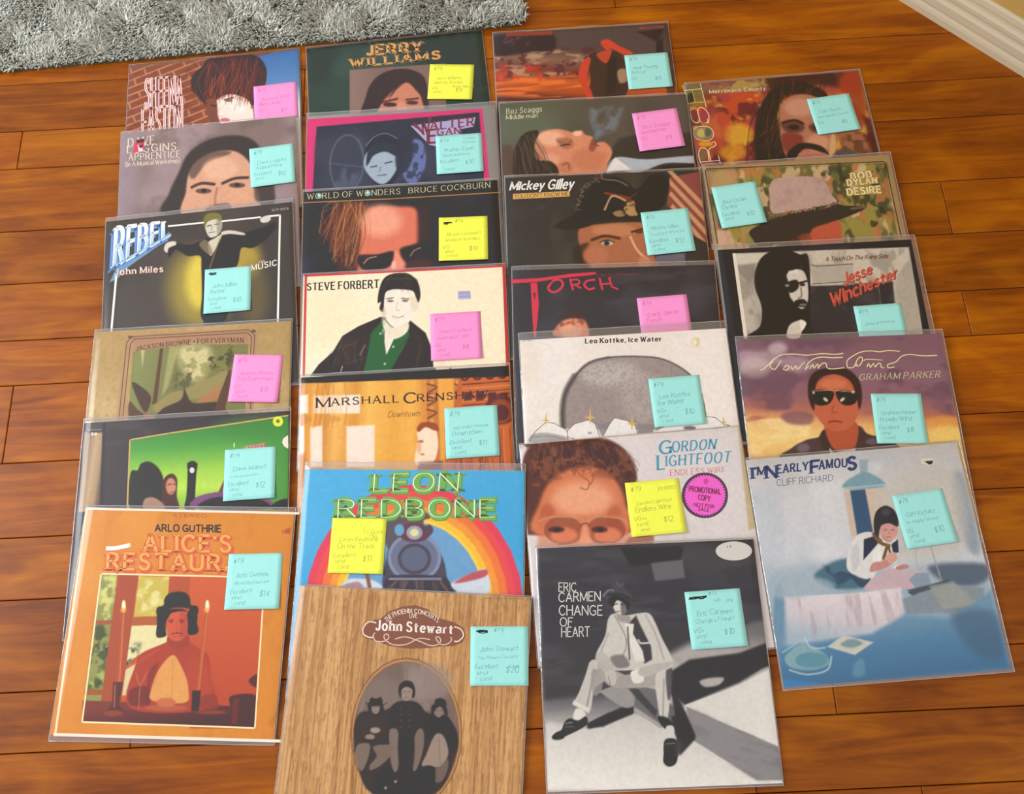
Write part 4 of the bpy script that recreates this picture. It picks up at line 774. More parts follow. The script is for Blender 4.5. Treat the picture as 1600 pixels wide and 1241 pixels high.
('E',[(0.0749,.141),(.1446,.1437),(0.0694,.1896)],'d9c4bc',0.0392,.5),
('N',.2,0.06,224,'f8e0a0',.5,.7,.7,[(0.0094,.3794),(.3192,.4067),(.2514,.575),(0.002,.5813)],0),
('B',[(.1693,.3853),(.2331,.364),(.3223,.3832),(.3009,.4295),(.21,.4261)],'8a5a66',0.0196,.8),
('E',[(.9355,.4453),(1.0256,.4486),(.9299,.4762)],'e8a050',0.0255,.8),
('E',[(.9394,.5076),(1.0216,.5106),(.9311,.5536)],'f4d070',0.0294,.8),
('B',[(.1698,.595),(.2028,.5425),(.2755,.5065),(.3378,.4933),(.3733,.4557),(.5265,.4457),(.5658,.4861),(.6373,.512),(.7059,.553),(.7108,.6145)],'4f3c3c',0.0069,1),
('B',[(.3378,.4933),(.3798,.4637),(.398,.5495),(.3562,.5788)],'3e2e2c',0.0078,.8),
('B',[(.5178,.4532),(.5646,.4938),(.6049,.5262),(.5403,.5547),(.5074,.5227)],'46342f',0.0078,.8),
('E',[(.2554,.5444),(.2854,.5455),(.2524,.5673)],'86707c',0.0157,.7),
('E',[(.5824,.5254),(.6124,.5265),(.58,.5408)],'7a6470',0.0117,.7),
('P',[(.3792,.5489),(.3947,.5725),(.5028,.5534),(.4897,.5912),(.3776,.5872)],'e6d8d4',0.0039,1),
('B',[(.3711,.4712),(.3852,.4248),(.5212,.4299),(.5051,.538),(.4488,.5629),(.3974,.5534)],'b8593c',0.0069,1),
('B',[(.3255,.3596),(.341,.2726),(.3754,.2176),(.4491,.188),(.5082,.2065),(.5459,.2644),(.5443,.352),(.5236,.4143),(.4789,.4596),(.4169,.469),(.3679,.4398),(.343,.3997)],'c8684a',0.0059,1),
('E',[(.4423,.2363),(.5036,.2386),(.4389,.2603)],'d87f58',0.0157,.8),
('E',[(.4143,.4337),(.4521,.4351),(.411,.457)],'c8603f',0.0117,.8),
('L',[(.3927,.4251),(.4239,.42),(.4532,.4273)],0.0086,'8a3a34',0.0031,.9),
('L',[(.4265,.3475),(.415,.3748),(.4372,.3796)],0.0063,'a84c34',0.0039,.8),
('B',[(.3121,.2875),(.3255,.2157),(.3666,.1686),(.4459,.1554),(.5218,.1665),(.5672,.225),(.5689,.3052),(.5457,.3679),(.5412,.2962),(.5212,.2232),(.4568,.1883),(.3853,.2018),(.3508,.2569),(.3331,.3599),(.32,.3435)],'3a2420',0.0069,1),
('B',[(.3295,.2721),(.3541,.261),(.4295,.2719),(.4332,.3001),(.4054,.3348),(.3586,.341),(.3308,.3201)],'1e1617',0.0039,1),
('B',[(.4486,.2727),(.5212,.2754),(.545,.2963),(.5315,.3356),(.4879,.3459),(.4565,.3249)],'1e1617',0.0039,1),
('L',[(.3339,.2683),(.4301,.268)],0.0039,'d8c4a8',0.0023,.8),
('L',[(.449,.2703),(.5359,.28)],0.0039,'d8c4a8',0.0023,.8),
('E',[(.3931,.3129),(.4023,.3225),(.3879,.3182)],'f0e4c8',0.0049,.9),
('E',[(.4731,.3159),(.485,.3072),(.4767,.3216)],'f0e4c8',0.0049,.9),
('E',[(.3405,.2766),(.3466,.2768),(.3396,.2829)],'f4ecd8',0.0039,.8),
('E',[(.5296,.2814),(.5357,.2816),(.5286,.2877)],'f4ecd8',0.0039,.8),
('VL',[(0.0969,.153),(.115,.1476),(.167,.1036),(.2109,0.0794),(.2754,0.0783),(.333,0.0855),(.4096,0.0811),(.4672,0.087),(.5115,0.0839)],0.0047,'ece3a8',1),
('VL',[(.1662,.1097),(.1459,.1335),(.1669,.1527),(.1869,.132),(.2044,.1081)],0.0047,'ece3a8',1),
('VL',[(.2078,.1512),(.2256,.158),(.2409,.1433),(.2287,.1337),(.2144,.1454)],0.0047,'ece3a8',1),
('VL',[(.2504,.1376),(.2538,.1561),(.2736,.1385),(.2772,.1558),(.3001,.1365),(.2861,.1543)],0.0047,'ece3a8',1),
('VL',[(.3005,.1334),(.3166,.1218)],0.0041,'ece3a8',0),
('VL',[(.3175,.1586),(.3332,.1285),(.3653,.1065),(.4073,0.0983),(.4532,.1038),(.5058,.1034)],0.0047,'ece3a8',1),
('VL',[(.3146,.1584),(.3373,.141)],0.0041,'ece3a8',0),
('VL',[(.3382,.1563),(.3555,.1356),(.3589,.1541),(.3791,.1334),(.382,.155)],0.0047,'ece3a8',1),
('VL',[(.3762,.1547),(.4027,.1313),(.4201,.1319),(.4229,.1535),(.4452,.1605),(.5068,.1568)],0.0047,'ece3a8',1),
('VL',[(.5212,.1573),(.5232,.1237),(.5529,.1003),(.5967,0.0804),(.6441,0.0761),(.6898,0.0822),(.7314,0.0777),(.7858,0.0836)],0.0047,'ece3a8',1),
('VL',[(.5212,.1573),(.5505,.1554),(.5733,.1195),(.593,.1049),(.5994,.1206),(.5808,.1474),(.563,.1498),(.5706,.1378)],0.0047,'ece3a8',1),
('VL',[(.6042,.1269),(.6201,.1183),(.6946,.1255)],0.0035,'ece3a8',1),
('VL',[(.6141,.1579),(.6255,.14),(.6312,.1598),(.6486,.1409),(.6544,.1595)],0.0047,'ece3a8',1),
('VL',[(.6543,.1607),(.6717,.1418),(.6831,.1435),(.6831,.1618),(.6972,.1642)],0.0047,'ece3a8',1),
('VL',[(.7467,.1631),(.7174,.165),(.7169,.1497),(.7444,.1416),(.7632,.1331),(.7903,.1096),(.8323,.102),(.8947,.1113),(.9615,.1114)],0.0047,'ece3a8',1),
('T','GRAHAM PARKER',[(.5728,.1928),(.9618,.1909),(.9534,.2221),(.5683,.223)],'d9d29a',.11,.5,1,.15,0.0,None)],
'red':[
('F','6a4a3c'),
('G',[(.4392,-0.0031),(.3713,.471)],[(0,'4c3c3c'),(.3,'5c4642'),(.45,'8a6450'),(.6,'7a3c34'),(.75,'c8602c'),(.9,'b04e2a'),(1,'5a2c24')],1),
('N',.12,0.05,121,'c49a78',.48,.68,.8,[(-0.0084,.1221),(.5813,.1401),(.5444,.3189),(-0.0162,.2903)],0),
('N',0.04,0.03,122,'5a2a34',.5,.7,.8,[(-0.0072,0.0959),(.5825,.1271),(.5219,.33),(-0.0174,.3159)],0),
('N',.3,0.03,123,'ee7a34',.45,.65,.85,[(-0.0156,.2775),(.5251,.2918),(.5306,.4826),(-0.0221,.4172)],0),
('N',0.05,0.05,124,'d83a2c',.5,.7,.7,[(-0.0126,.2132),(.334,.2389),(.3269,.3412),(-0.0174,.3159)],0),
('B',[(0.0075,0.0175),(.3376,0.0292),(.3412,.1352),(.2097,.1385),(0.0013,.1491)],'33242c',0.0218,1),
('N',0.04,0.04,125,'6a4444',.6,.8,.7,[(0.0515,0.0209),(.3376,0.0292),(.3303,.1344),(0.0462,.1262)],0),
('P',[(0.0747,-0.0014),(.3393,0.0053),(.3374,0.0319),(0.0735,0.0225)],'a8402e',0.0054,.8),
('P',[(.3504,0.0035),(.8781,0.0169),(.9784,.1042),(.9854,.2356),(.6476,.132),(.353,.123)],'574845',0.0272,.8),
('B',[(.5115,.4561),(.5305,.3562),(.5336,.1888),(.6225,.1694),(.6982,.1751),(.734,.2557),(.7133,.4708)],'42302a',0.0082,1),
('P',[(.6441,.171),(.6892,.2135),(.6625,.442),(.6082,.4506)],'2c201e',0.0109,.8),
('B',[(.4629,.3257),(.4851,.2502),(.5217,.201),(.5423,.2155),(.5197,.2914),(.5091,.3546),(.5295,.4322),(.536,.483),(.5094,.4811),(.4836,.4036)],'d0452f',0.0082,1),
('B',[(.6065,.1025),(.6517,0.0861),(.7127,.1368),(.7841,.188),(.7396,.1977),(.6675,.1531),(.6344,.1572)],'d4492f',0.0082,1),
('B',[(.5774,.1856),(.6342,.1598),(.6664,.1661),(.6264,.2477)],'c24a34',0.0082,1),
('B',[(.6862,.3037),(.7303,.2941),(.7336,.3712),(.6897,.3807)],'bf9a78',0.0109,.8),
('P',[(.8202,0.0458),(.9748,0.0376),(.9322,.1271),(.8712,0.0829)],'2c2226',0.0136,.8),
('P',[(.9199,.1393),(.9636,0.0899),(.9531,.2332),(.9032,.2941)],'23222a',0.0109,.8),
('B',[(.956,.2074),(1.0069,.2372),(.9899,.4784),(.9476,.4754)],'4a3228',0.0163,.8),
('T','LIVING ON THE BORDER',[(.8345,0.0136),(.9797,0.014),(.9776,0.0325),(.8326,0.0321)],'a8483a',.16,0.0,0,0.0,0.0,None)],
'boz':[
('F','4f4740'),
('G',[(-0.0026,.1902),(1.0266,.1805)],[(0,'565c48'),(.3,'5a5e4c'),(.5,'4c463e'),(.7,'544a44'),(1,'564c46')],1),
('N',.3,.3,131,'625a50',.45,.8,.6,None,0),
('E',[(.1421,.1511),(.3051,.1609),(.1367,.2697)],'66705a',.1026,.6),
('B',[(-0.006,.2848),(0.0552,.2766),(0.0691,.4291),(-0.0124,.4589)],'5c4038',0.0257,.8),
('P',[(.4069,.4833),(.5571,.3415),(.6245,.2515),(.7273,.2339),(1.0506,.2415),(1.0216,.519)],'37302d',0.0257,.8),
('B',[(.5387,.4565),(.5955,.3672),(.7545,.3882),(1.0058,.382),(1.0312,.4276),(.8521,.4171),(.7078,.4664),(.6092,.4491)],'b4bac2',0.0103,1),
('P',[(.5391,.4508),(.5935,.367),(.6697,.4434)],'e6e0da',0.0064,1),
('P',[(.6653,.4983),(.8511,.4286),(1.0312,.4276),(1.0216,.519)],'2e2826',0.0103,1),
('B',[(.1783,.2485),(.2218,.1918),(.3043,.1752),(.3842,.2015),(.4257,.1897),(.4443,.217),(.4836,.2371),(.4909,.2789),(.5169,.2687),(.5517,.2767),(.58,.3312),(.5528,.3995),(.508,.4662),(.2674,.4752),(.1815,.3893)],'d98d6c',0.0103,1),
('E',[(.2605,.2297),(.3314,.234),(.258,.2769)],'f2b898',0.0334,.9),
('E',[(.4042,.2086),(.4285,.2101),(.4031,.2252)],'f6c8a8',0.0128,.9),
('E',[(.4544,.3705),(.5445,.3758),(.4497,.4398)],'c97a58',0.0385,.8),
('E',[(.2536,.3587),(.3038,.3616),(.2517,.3935)],'eaa888',0.0282,.7),
('B',[(.4832,.243),(.5001,.2913),(.4776,.3251),(.459,.3006)],'8a4a3a',0.0103,.8),
('L',[(.4809,.276),(.5102,.2919)],0.0082,'7a3c34',0.0051,.9),
('L',[(.3001,.2499),(.3395,.2699),(.3709,.2541)],0.0103,'5a382c',0.0051,.9),
('B',[(.2906,.2375),(.3618,.2358),(.3792,.2841),(.3277,.2987)],'a8684e',0.018,.8),
('L',[(.3137,.2778),(.3595,.2735)],0.0082,'3a2620',0.0041,.9),
('B',[(0.0564,.3704),(0.0759,.266),(.1196,.1975),(.1715,.1768),(.2015,.1905),(.1721,.2718),(.1832,.3545),(.253,.3703),(.2905,.4189),(.2674,.4752),(0.0776,.4642)],'33291f',0.0103,1),
('S',[(0.086,.2666),(.1608,.1881)],[(0.0881,.4533),(.2692,.4408)],40,0.0049,['52463a','221a16','665848'],3,0.0041,.48,0.0181),
('E',[(.3312,.4097),(.3713,.4121),(.3292,.4443)],'c47a5c',0.0128,.9),
('L',[(.3169,.3973),(.3426,.3872),(.3506,.4224)],0.0082,'8a4a38',0.0041,.8),
('L',[(.5042,.2324),(.5269,.1982),(.4947,.1484),(.5141,0.0894),(.5678,0.0564)],0.0267,'6c7680',0.0205,.5),
('L',[(.505,.2206),(.5582,.1881),(.6115,.1555),(.5744,.1052),(.5984,0.0583)],0.0267,'6c7680',0.0205,.5),
('L',[(.5034,.2442),(.516,.2094),(.4982,.1726)],0.0267,'6c7680',0.0205,.5),
('N',0.06,0.08,137,'7c8890',.5,.75,.6,[(.4757,0.0508),(.6597,0.062),(.6079,.203),(.5143,.233),(.4787,.1594)],0),
('T','Boz Scaggs',[(0.0363,0.0313),(.2251,0.0258),(.2234,0.0597),(0.035,0.0652)],'e4d9b4',.13,.6,1,0.0,0.0,None),
('T','Middle man',[(0.0326,0.0723),(.1992,0.0703),(.1979,0.0968),(0.0316,0.0988)],'e4d9b4',.12,.5,0,0.0,0.0,None)],
'mickey':[
('F','383430'),
('N',.15,.3,141,'464238',.45,.8,.8,None,0),
('N',.2,.2,142,'55565a',.6,.85,.7,[(0.0304,.1599),(.2431,.1699),(.1674,.4234),(0.0226,.4169)],0),
('P',[(.842,0.0384),(1.0092,0.0084),(1.0259,.4265),(.9336,.3861),(.8207,.1971)],'8f4a44',0.0062,1),
('P',[(.8295,-0.0098),(.8435,-0.0283),(1.0508,.2543),(1.0472,.2909)],'d2a072',0.0051,.9),
('P',[(.8317,0.0644),(.8455,0.0462),(1.0438,.3256),(1.0402,.3619)],'d2a072',0.0051,.9),
('P',[(.8337,.138),(.8475,.1199),(1.0369,.3962),(1.0333,.4322)],'d2a072',0.0051,.9),
('P',[(.8358,.2109),(.8495,.1929),(1.03,.4662),(1.0265,.5018)],'d2a072',0.0051,.9),
('P',[(.8379,.283),(.8515,.2652),(1.0232,.5355),(1.0197,.5708)],'d2a072',0.0051,.9),
('P',[(.8399,.3545),(.8535,.3369),(1.0164,.6042),(1.013,.6392)],'d2a072',0.0051,.9),
('P',[(.9344,.377),(1.0321,.4447),(1.0182,.5867),(.7261,.5737),(.7677,.4507)],'3a3532',0.0082,1),
('P',[(.741,.4854),(.8856,.474),(.8825,.5541),(.7282,.5472)],'7a7482',0.0103,.8),
('B',[(.3663,.3144),(.4971,.2929),(.6753,.292),(.7216,.3216),(.733,.485),(.7189,.5645),(.4175,.551),(.3741,.4688)],'b06c4a',0.0103,1),
('E',[(.5432,.3317),(.6559,.3369),(.5409,.368)],'c88660',0.0226,.8),
('E',[(.4461,.472),(.5019,.4746),(.4429,.5255)],'bf7856',0.0246,.7),
('L',[(.6212,.3717),(.6481,.4453),(.6919,.501)],0.0115,'eab890',0.0066,.9),
('E',[(.6826,.5185),(.7144,.5199),(.68,.5539)],'cf8a66',0.0144,.8),
('L',[(.4272,.381),(.4929,.3613),(.5644,.3782)],0.0164,'4a2c22',0.0066,.9),
('E',[(.5024,.4025),(.5345,.404),(.5017,.4152)],'c9b8a6',0.0051,.9),
('E',[(.5,.4024),(.5145,.4031),(.4991,.4169)],'3e4448',0.0041,1),
('E',[(.5,.4024),(.5064,.4027),(.4996,.4097)],'16161a',0.0031,1),
('L',[(.4666,.3964),(.5036,.3845),(.5388,.3997)],0.0066,'38221c',0.0033,.9),
('L',[(.6311,.3449),(.6888,.3293)],0.0131,'4a2c22',0.0049,.9),
('E',[(.6673,.3465),(.6882,.3475),(.6666,.3565)],'5a3a30',0.0051,.9),
('B',[(.4102,.3983),(.3741,.4688),(.4175,.551),(.3539,.5482),(.328,.4307)],'33261f',0.0205,.8),
('B',[(.2373,.2992),(.3549,.2217),(.3588,.1473),(.3955,0.0738),(.4642,0.0249),(.5634,0.0202),(.6269,0.0565),(.6733,0.0965),(.7616,0.0155),(.842,0.0384),(.8189,.1691),(.7779,.223),(.676,.2828),(.498,.2792),(.3663,.3144)],'25211f',0.0082,1),
('S',[(.3554,.2124),(.395,0.0832),(.4722,0.0282)],[(.3635,.2128),(.4043,0.0931),(.4798,0.0399)],51,0.0033,['9a8878','5a4c44'],3,0.0025,.6400000000000001,0.0072),
('L',[(.4985,0.0028),(.505,0.0316),(.5783,0.0447),(.6256,0.0754)],0.0074,'8a7a70',0.0041,.8),
('L',[(.4656,0.0012),(.4886,0.0309)],0.0099,'7a3028',0.0041,.9),
('L',[(.2373,.2992),(.3842,.2831),(.6848,.274)],0.0099,'332c28',0.0066,.9),
('B',[(.5086,.1075),(.573,.1247),(.637,.1465),(.6194,.1643),(.5561,.1332),(.5118,.1218)],'8a3a28',0.0051,1),
('L',[(.5022,.21),(.5439,.1327),(.6113,.1639)],0.0107,'c9aa80',0.0033,.9),
('L',[(.4941,.2096),(.5361,.1257)],0.0049,'5a4030',0.0025,.9),
('B',[(.6003,.2054),(.6276,.1647),(.6557,.1707),(.6564,.2173),(.6662,.2501),(.6295,.253),(.6065,.2335)],'b8905e',0.0051,1),
('B',[(.5417,.2304),(.5831,.2185),(.6056,.2473),(.5645,.2546)],'a07a50',0.0062,1),
('N',0.02,0.02,147,'3a2618',.5,.65,.8,[(.5953,.1585),(.6686,.162),(.6659,.2547),(.5891,.2511)],0),
('L',[(.6285,.1507),(.6757,.1202)],0.0058,'6a5040',0.0033,.8),
('T','Mickey Gilley',[(0.022,0.0274),(.3471,0.0221),(.3442,0.0789),(0.0232,0.0711)],'f0eeea',.2,.1,0,.25,0.0,None),
('VP',[(0.0373,0.0964),(.3287,0.0933),(.3271,.1252),(0.0363,.1283)],'dcaa5e'),
('T',"YOU DON'T KNOW ME",[(0.0454,.1005),(.3219,0.0977),(.3208,.1193),(0.0447,.1231)],'6a4420',.13,0.0,0,0.0,0.0,None)],
'torch':[
('F','38353a'),
('N',.2,.2,151,'45424a',.45,.8,.8,None,0),
('N',.3,0.06,152,'4e4a52',.6,.8,.5,[(.4589,0.0058),(1.0118,0.0233),(.9953,.2143),(.4496,.1978)],0),
('B',[(.1973,.3609),(.2106,.3105),(.2507,.2776),(.3056,.2707),(.3516,.2891),(.3558,.3739)],'e08c6c',0.0137,1),
('N',0.03,0.03,154,'7a3a30',.5,.7,.6,[(.2041,.2677),(.3605,.2638),(.358,.3233),(.21,.3274)],0),
('E',[(.2797,.3379),(.334,.3395),(.2784,.3717)],'f4b494',0.0215,.8),
('B',[(.2278,.2598),(.276,.227),(.3382,.2374),(.3524,.2721),(.2901,.266)],'4a302c',0.0117,.8),
('VP',[(-0.0098,0.0512),(.1397,0.047),(.2832,0.0286),(.4105,0.022),(.418,0.0328),(.386,0.0389),(.2348,0.0518),(.1233,0.0676),(-0.0101,0.0723)],'d62c48'),
('VP',[(0.0883,0.0718),(.12,0.0711),(.1265,.188),(.1142,.2991),(.1047,.3666),(0.0971,.358),(0.0922,.2387)],'d62c48'),
('VP',[(0.0981,.1264),(.1139,.1269),(.1065,.1701)],'7a1c2c'),
('VL',[(.1962,0.0699),(.1746,.1025),(.1944,.1259),(.2247,.1181),(.2478,0.0891),(.2376,0.0624),(.2075,0.0615),(.1904,0.0768)],0.0117,'d62c48',1),
('VL',[(.2852,0.0604),(.2959,.1133)],0.0102,'d62c48',0),
('VL',[(.2851,0.0639),(.3216,0.0615),(.3287,0.0828),(.2968,0.0906)],0.0086,'d62c48',1),
('VL',[(.3047,0.0891),(.334,.1075)],0.0086,'d62c48',0),
('VL',[(.4086,0.0642),(.3688,0.07),(.3536,0.0923),(.3747,.1157),(.405,.1097)],0.011,'d62c48',1),
('VL',[(.431,0.0596),(.441,.116)],0.0102,'d62c48',0),
('VL',[(.4327,0.0913),(.4771,0.0874)],0.0086,'d62c48',0),
('VL',[(.4786,0.0576),(.4888,.1053),(.5149,.1183)],0.0094,'d62c48',0),
('T','Carly Simon',[(.4101,0.0326),(.6161,0.032),(.6152,0.0461),(.4094,0.0467)],'8a2a3a',.16,0.0,0,0.0,0.0,None)],
'leo':[
('F','efe5dc'),
('N',.5,.5,161,'f5ece6',.4,.7,.7,None,0),
('N',.2,.3,162,'e6d8c4',.6,.9,.4,None,0),
('P',[(.1786,.4578),(.1829,.3633),(.2042,.2766),(.2518,.1987),(.3255,.1379),(.4197,.1151),(.5427,.1171),(.6639,.1347),(.751,.1811),(.8064,.2334),(.8426,.3163),(.8522,.4282),(.8357,.5057)],'a1948f',0.0038,1),
('E',[(.4277,.2016),(.5722,.2106),(.4222,.266)],'c4b9b2',0.0566,.9),
('E',[(.3524,.3737),(.4878,.3821),(.3447,.4679)],'a2908e',0.0566,.7),
('E',[(.5689,.3233),(.6819,.3303),(.5568,.4495)],'b5a8a2',0.066,.8),
('N',0.008,0.008,163,'857a76',.5,.7,.35,[(.1786,.4578),(.1829,.3633),(.2042,.2766),(.2518,.1987),(.3255,.1379),(.4197,.1151),(.5427,.1171),(.6639,.1347),(.751,.1811),(.8064,.2334),(.8426,.3163),(.8522,.4282),(.8357,.5057)],0),
('L',[(.1786,.4578),(.1829,.3633),(.2042,.2766),(.2518,.1987)],0.0256,'4c4444',0.0166,.8),
('L',[(.2601,.191),(.3255,.1379),(.4197,.1151)],0.0121,'5a5252',0.0091,.8),
('L',[(.4198,.1143),(.5427,.1171),(.6639,.1347),(.751,.1811),(.8064,.2334)],0.0091,'6a6262',0.006,.8),
('L',[(.1786,.4578),(.1837,.3633),(.2173,.2532),(.3255,.1379),(.4197,.1151),(.5427,.1171),(.6639,.1347),(.751,.1811),(.8064,.2334),(.8441,.3164),(.8528,.4361)],0.0038,'3a3434',0.0015,.8),
('P',[(.3565,.5077),(.3392,.444),(.4072,.4403),(.4188,.4803)],'8a8082',0.0057,.8),
('P',[(.5299,.4557),(.6116,.4646),(.5966,.5028),(.5253,.5039)],'8d8486',0.0047,.9),
('P',[(0.019,.5106),(0.0479,.4655),(0.0997,.4215),(.137,.4277),(.1983,.4668),(.1987,.5137)],'efe9e4',0.0028,1),
('VL',[(0.019,.5106),(0.0479,.4655),(0.0997,.4215),(.137,.4277),(.1983,.4668),(.1987,.5137)],0.003,'6a625e',0),
('P',[(.194,.4744),(.2343,.4376),(.3033,.4221),(.3317,.4436),(.3487,.5111),(.2361,.5144),(.1961,.498)],'efe9e4',0.0028,1),
('VL',[(.194,.4744),(.2343,.4376),(.3033,.4221),(.3317,.4436),(.3487,.5111),(.2361,.5144),(.1961,.498)],0.003,'6a625e',0),
('P',[(.3643,.5043),(.3991,.4477),(.4241,.4193),(.4827,.4371),(.518,.4628),(.5253,.5039)],'efe9e4',0.0028,1),
('VL',[(.3643,.5043),(.3991,.4477),(.4241,.4193),(.4827,.4371),(.518,.4628),(.5253,.5039)],0.003,'6a625e',0),
('P',[(.6126,.4921),(.6986,.4582),(.8289,.4347),(.8951,.4466),(.9285,.4801),(.9573,.4896),(.8505,.5066)],'efe9e4',0.0028,1),
('VL',[(.6126,.4921),(.6986,.4582),(.8289,.4347),(.8951,.4466),(.9285,.4801),(.9573,.4896),(.8505,.5066)],0.003,'6a625e',0),
('B',[(0.0283,.48),(0.0889,.4719),(.1777,.4929),(.1987,.5137),(.1009,.5195),(0.0187,.5145)],'a9a6a6',0.0057,.9),
('L',[(0.0313,.4919),(.1029,.4884),(.184,.5089)],0.003,'6a6666',0.0015,.8),
('E',[(.7701,.49),(.7999,.4918),(.7691,.4993)],'6a6468',0.0057,.9),
('VL',[(.2949,.4805),(.3024,.4904),(.3121,.4816)],0.0038,'5a5250',1),
('VP',[(.1051,.3725),(.1066,.4079),(.1215,.4134),(.106,.417),(.1007,.4405),(0.0984,.4165),(0.0836,.4111),(0.099,.4075)],'d9b454'),
('VP',[(.3144,.3577),(.3157,.405),(.3354,.4123),(.3148,.4171),(.3072,.4484),(.3047,.4165),(.285,.4092),(.3056,.4044)],'d9b454'),
('VP',[(.5084,.4036),(.5091,.4486),(.5278,.4556),(.508,.4601),(.5004,.4899),(.4984,.4595),(.4797,.4526),(.4995,.448)],'d9b454'),
('VP',[(.9355,.4352),(.935,.4683),(.9486,.4735),(.934,.4768),(.9277,.4988),(.9269,.4764),(.9133,.4713),(.9279,.4679)],'d9b454'),
('T','Leo Kottke, Ice Water',[(.3199,0.0118),(.6845,0.0234),(.6822,0.0466),(.3181,0.035)],'241c1c',.26,.45,1,0.0,0.0,None),
('VP',[(.8692,0.0652),(.8675,0.0728),(.8642,0.0798),(.8596,0.0856),(.854,0.09),(.8478,0.0926),(.8414,0.0932),(.8351,0.0918),(.8296,0.0885),(.825,0.0834),(.8218,0.0771),(.8202,0.0698),(.8202,0.062),(.8219,0.0544),(.8252,0.0474),(.8298,0.0415),(.8354,0.0371),(.8416,0.0345),(.8481,0.0339),(.8543,0.0353),(.8599,0.0386),(.8645,0.0437),(.8676,0.0501),(.8693,0.0574)],'ece2c8'),
('VP',[(.8663,0.0633),(.8649,0.0704),(.8622,0.0767),(.8585,0.0816),(.8543,0.0846),(.8499,0.0855),(.8458,0.0841),(.8424,0.0806),(.8399,0.0753),(.8387,0.0687),(.8388,0.0616),(.8403,0.0545),(.843,0.0481),(.8466,0.0432),(.8508,0.0402),(.8552,0.0393),(.8593,0.0407),(.8628,0.0443),(.8653,0.0496),(.8665,0.0561)],'e2d49c'),
('VP',[(.8522,0.0657),(.8508,0.0714),(.8481,0.0758),(.8448,0.0782),(.8414,0.078),(.8386,0.0752),(.837,0.0705),(.8369,0.0648),(.8383,0.0591),(.8409,0.0546),(.8443,0.0523),(.8477,0.0525),(.8505,0.0552),(.8521,0.06)],'f3ecd8'),
('T','2C 7181',[(0.0178,0.0008),(0.0552,-0.0001),(0.0548,0.0074),(0.0174,0.0083)],'8a8078',.15,0.0,0,0.0,0.0,None)],
'gordon':[
('F','dfd6d6'),
('N',.4,.4,171,'e6dedc',.4,.7,.7,None,0),
('P',[(.9947,-0.0064),(1.0236,-0.0039),(.9997,.4773),(.9696,.4893)],'c9b68c',0.0072,.9),
('B',[(-0.0383,.3893),(-0.0138,.1677),(0.0174,0.048),(0.0647,0.0057),(.1607,-0.0054),(.2851,-0.0062),(.3862,0.0066),(.4547,0.0475),(.4973,.1204),(.51,.1977),(.4888,.2562),(.4487,.357),(.4231,.4576),(-0.0406,.4184)],'5c3026',0.0144,1),
('N',0.05,0.05,172,'8a5238',.45,.7,.8,[(0.0139,0.0012),(.3794,0.0021),(.4928,0.097),(.5012,.212),(0.0333,.2095)],0),
('N',0.03,0.03,173,'3a1c1c',.5,.7,.7,[(0.0151,-0.0142),(.3794,0.0021),(.5,0.0977),(.5012,.212),(0.0364,.172)],0),
('B',[(0.0369,.425),(0.0628,.287),(.1139,.1938),(.1832,.1467),(.2715,.1315),(.3632,.1546),(.421,.2202),(.4458,.3197),(.4301,.4582)],'d67a50',0.0233,1),
('E',[(.2567,.2812),(.3916,.2927),(.2487,.3622)],'efab84',0.0628,.9),
('E',[(.389,.3815),(.4242,.3845),(.3826,.4396)],'b85a38',0.0269,.7),
('E',[(0.0931,.3489),(.1285,.352),(0.088,.4074)],'b85836',0.0269,.7),
('S',[(0.0489,0.0198),(.255,0.0029),(.4666,0.0717)],[(0.0735,.16),(.2745,.1011),(.4832,.1802)],102,0.0034,['7a4630','3e2020','96603e','54302a','2e181a'],5,0.0029,.44000000000000006,0.0253),
('L',[(.2349,.1359),(.267,.1767),(.2934,.2017),(.2825,.2385),(.2547,.2285)],0.0065,'9a5838',0.0036,.8),
('L',[(.3002,.1339),(.3171,.181),(.299,.2173)],0.0057,'8a4a30',0.0036,.7),
('N',0.04,0.04,175,'8a4c32',.5,.7,.7,[(0.0839,.1229),(.2586,.115),(.4412,.169),(.4433,.2146),(.2685,.1617),(.1068,.1932)],0),
('L',[(.3705,0.0168),(.4411,0.0385),(.4973,.1204),(.5207,.1683)],0.0029,'7a5a58',0.0029,.5),
('L',[(.4539,0.0551),(.5144,.1601),(.5011,.1817)],0.0029,'6a4a48',0.0022,.6),
('P',[(0.0633,.3453),(.4612,.3686),(.4435,.5228),(0.0361,.4885)],'d8764e',0.023,.6),
('E',[(.1813,.4388),(.2412,.4438),(.1783,.4696)],'c8603c',0.0179,.9),
('E',[(.3525,.4377),(.4224,.4436),(.3481,.4787)],'d46a40',0.0179,.9),
('E',[(.1582,.416),(.2432,.4232),(.1523,.4797)],'6a3020',0.0051,.45),
('E',[(.1611,.4391),(.221,.4442),(.1578,.474)],'ef8c64',0.0204,.8),
('E',[(.1283,.4114),(.1644,.4145),(.127,.4259)],'4a2420',0.0102,.85),
('E',[(.1323,.4118),(.1474,.413),(.1315,.4211)],'2a1818',0.0064,1),
('E',[(.3481,.4321),(.4329,.4393),(.3413,.4957)],'6a3020',0.0051,.45),
('E',[(.3507,.4552),(.4104,.4602),(.3469,.49)],'ef8c64',0.0204,.8),
('E',[(.3184,.4275),(.3543,.4306),(.3169,.4419)],'4a2420',0.0102,.85),
('E',[(.3224,.4279),(.3373,.4291),(.3214,.4371)],'2a1818',0.0064,1),
('L',[(0.0565,.3657),(.1185,.3521),(.2385,.3686),(.2553,.4034)],0.0071,'c9946c',0.0031,.9),
('L',[(.2663,.3939),(.2994,.3674),(.4188,.386),(.4452,.4195)],0.0071,'c9946c',0.0031,.9),
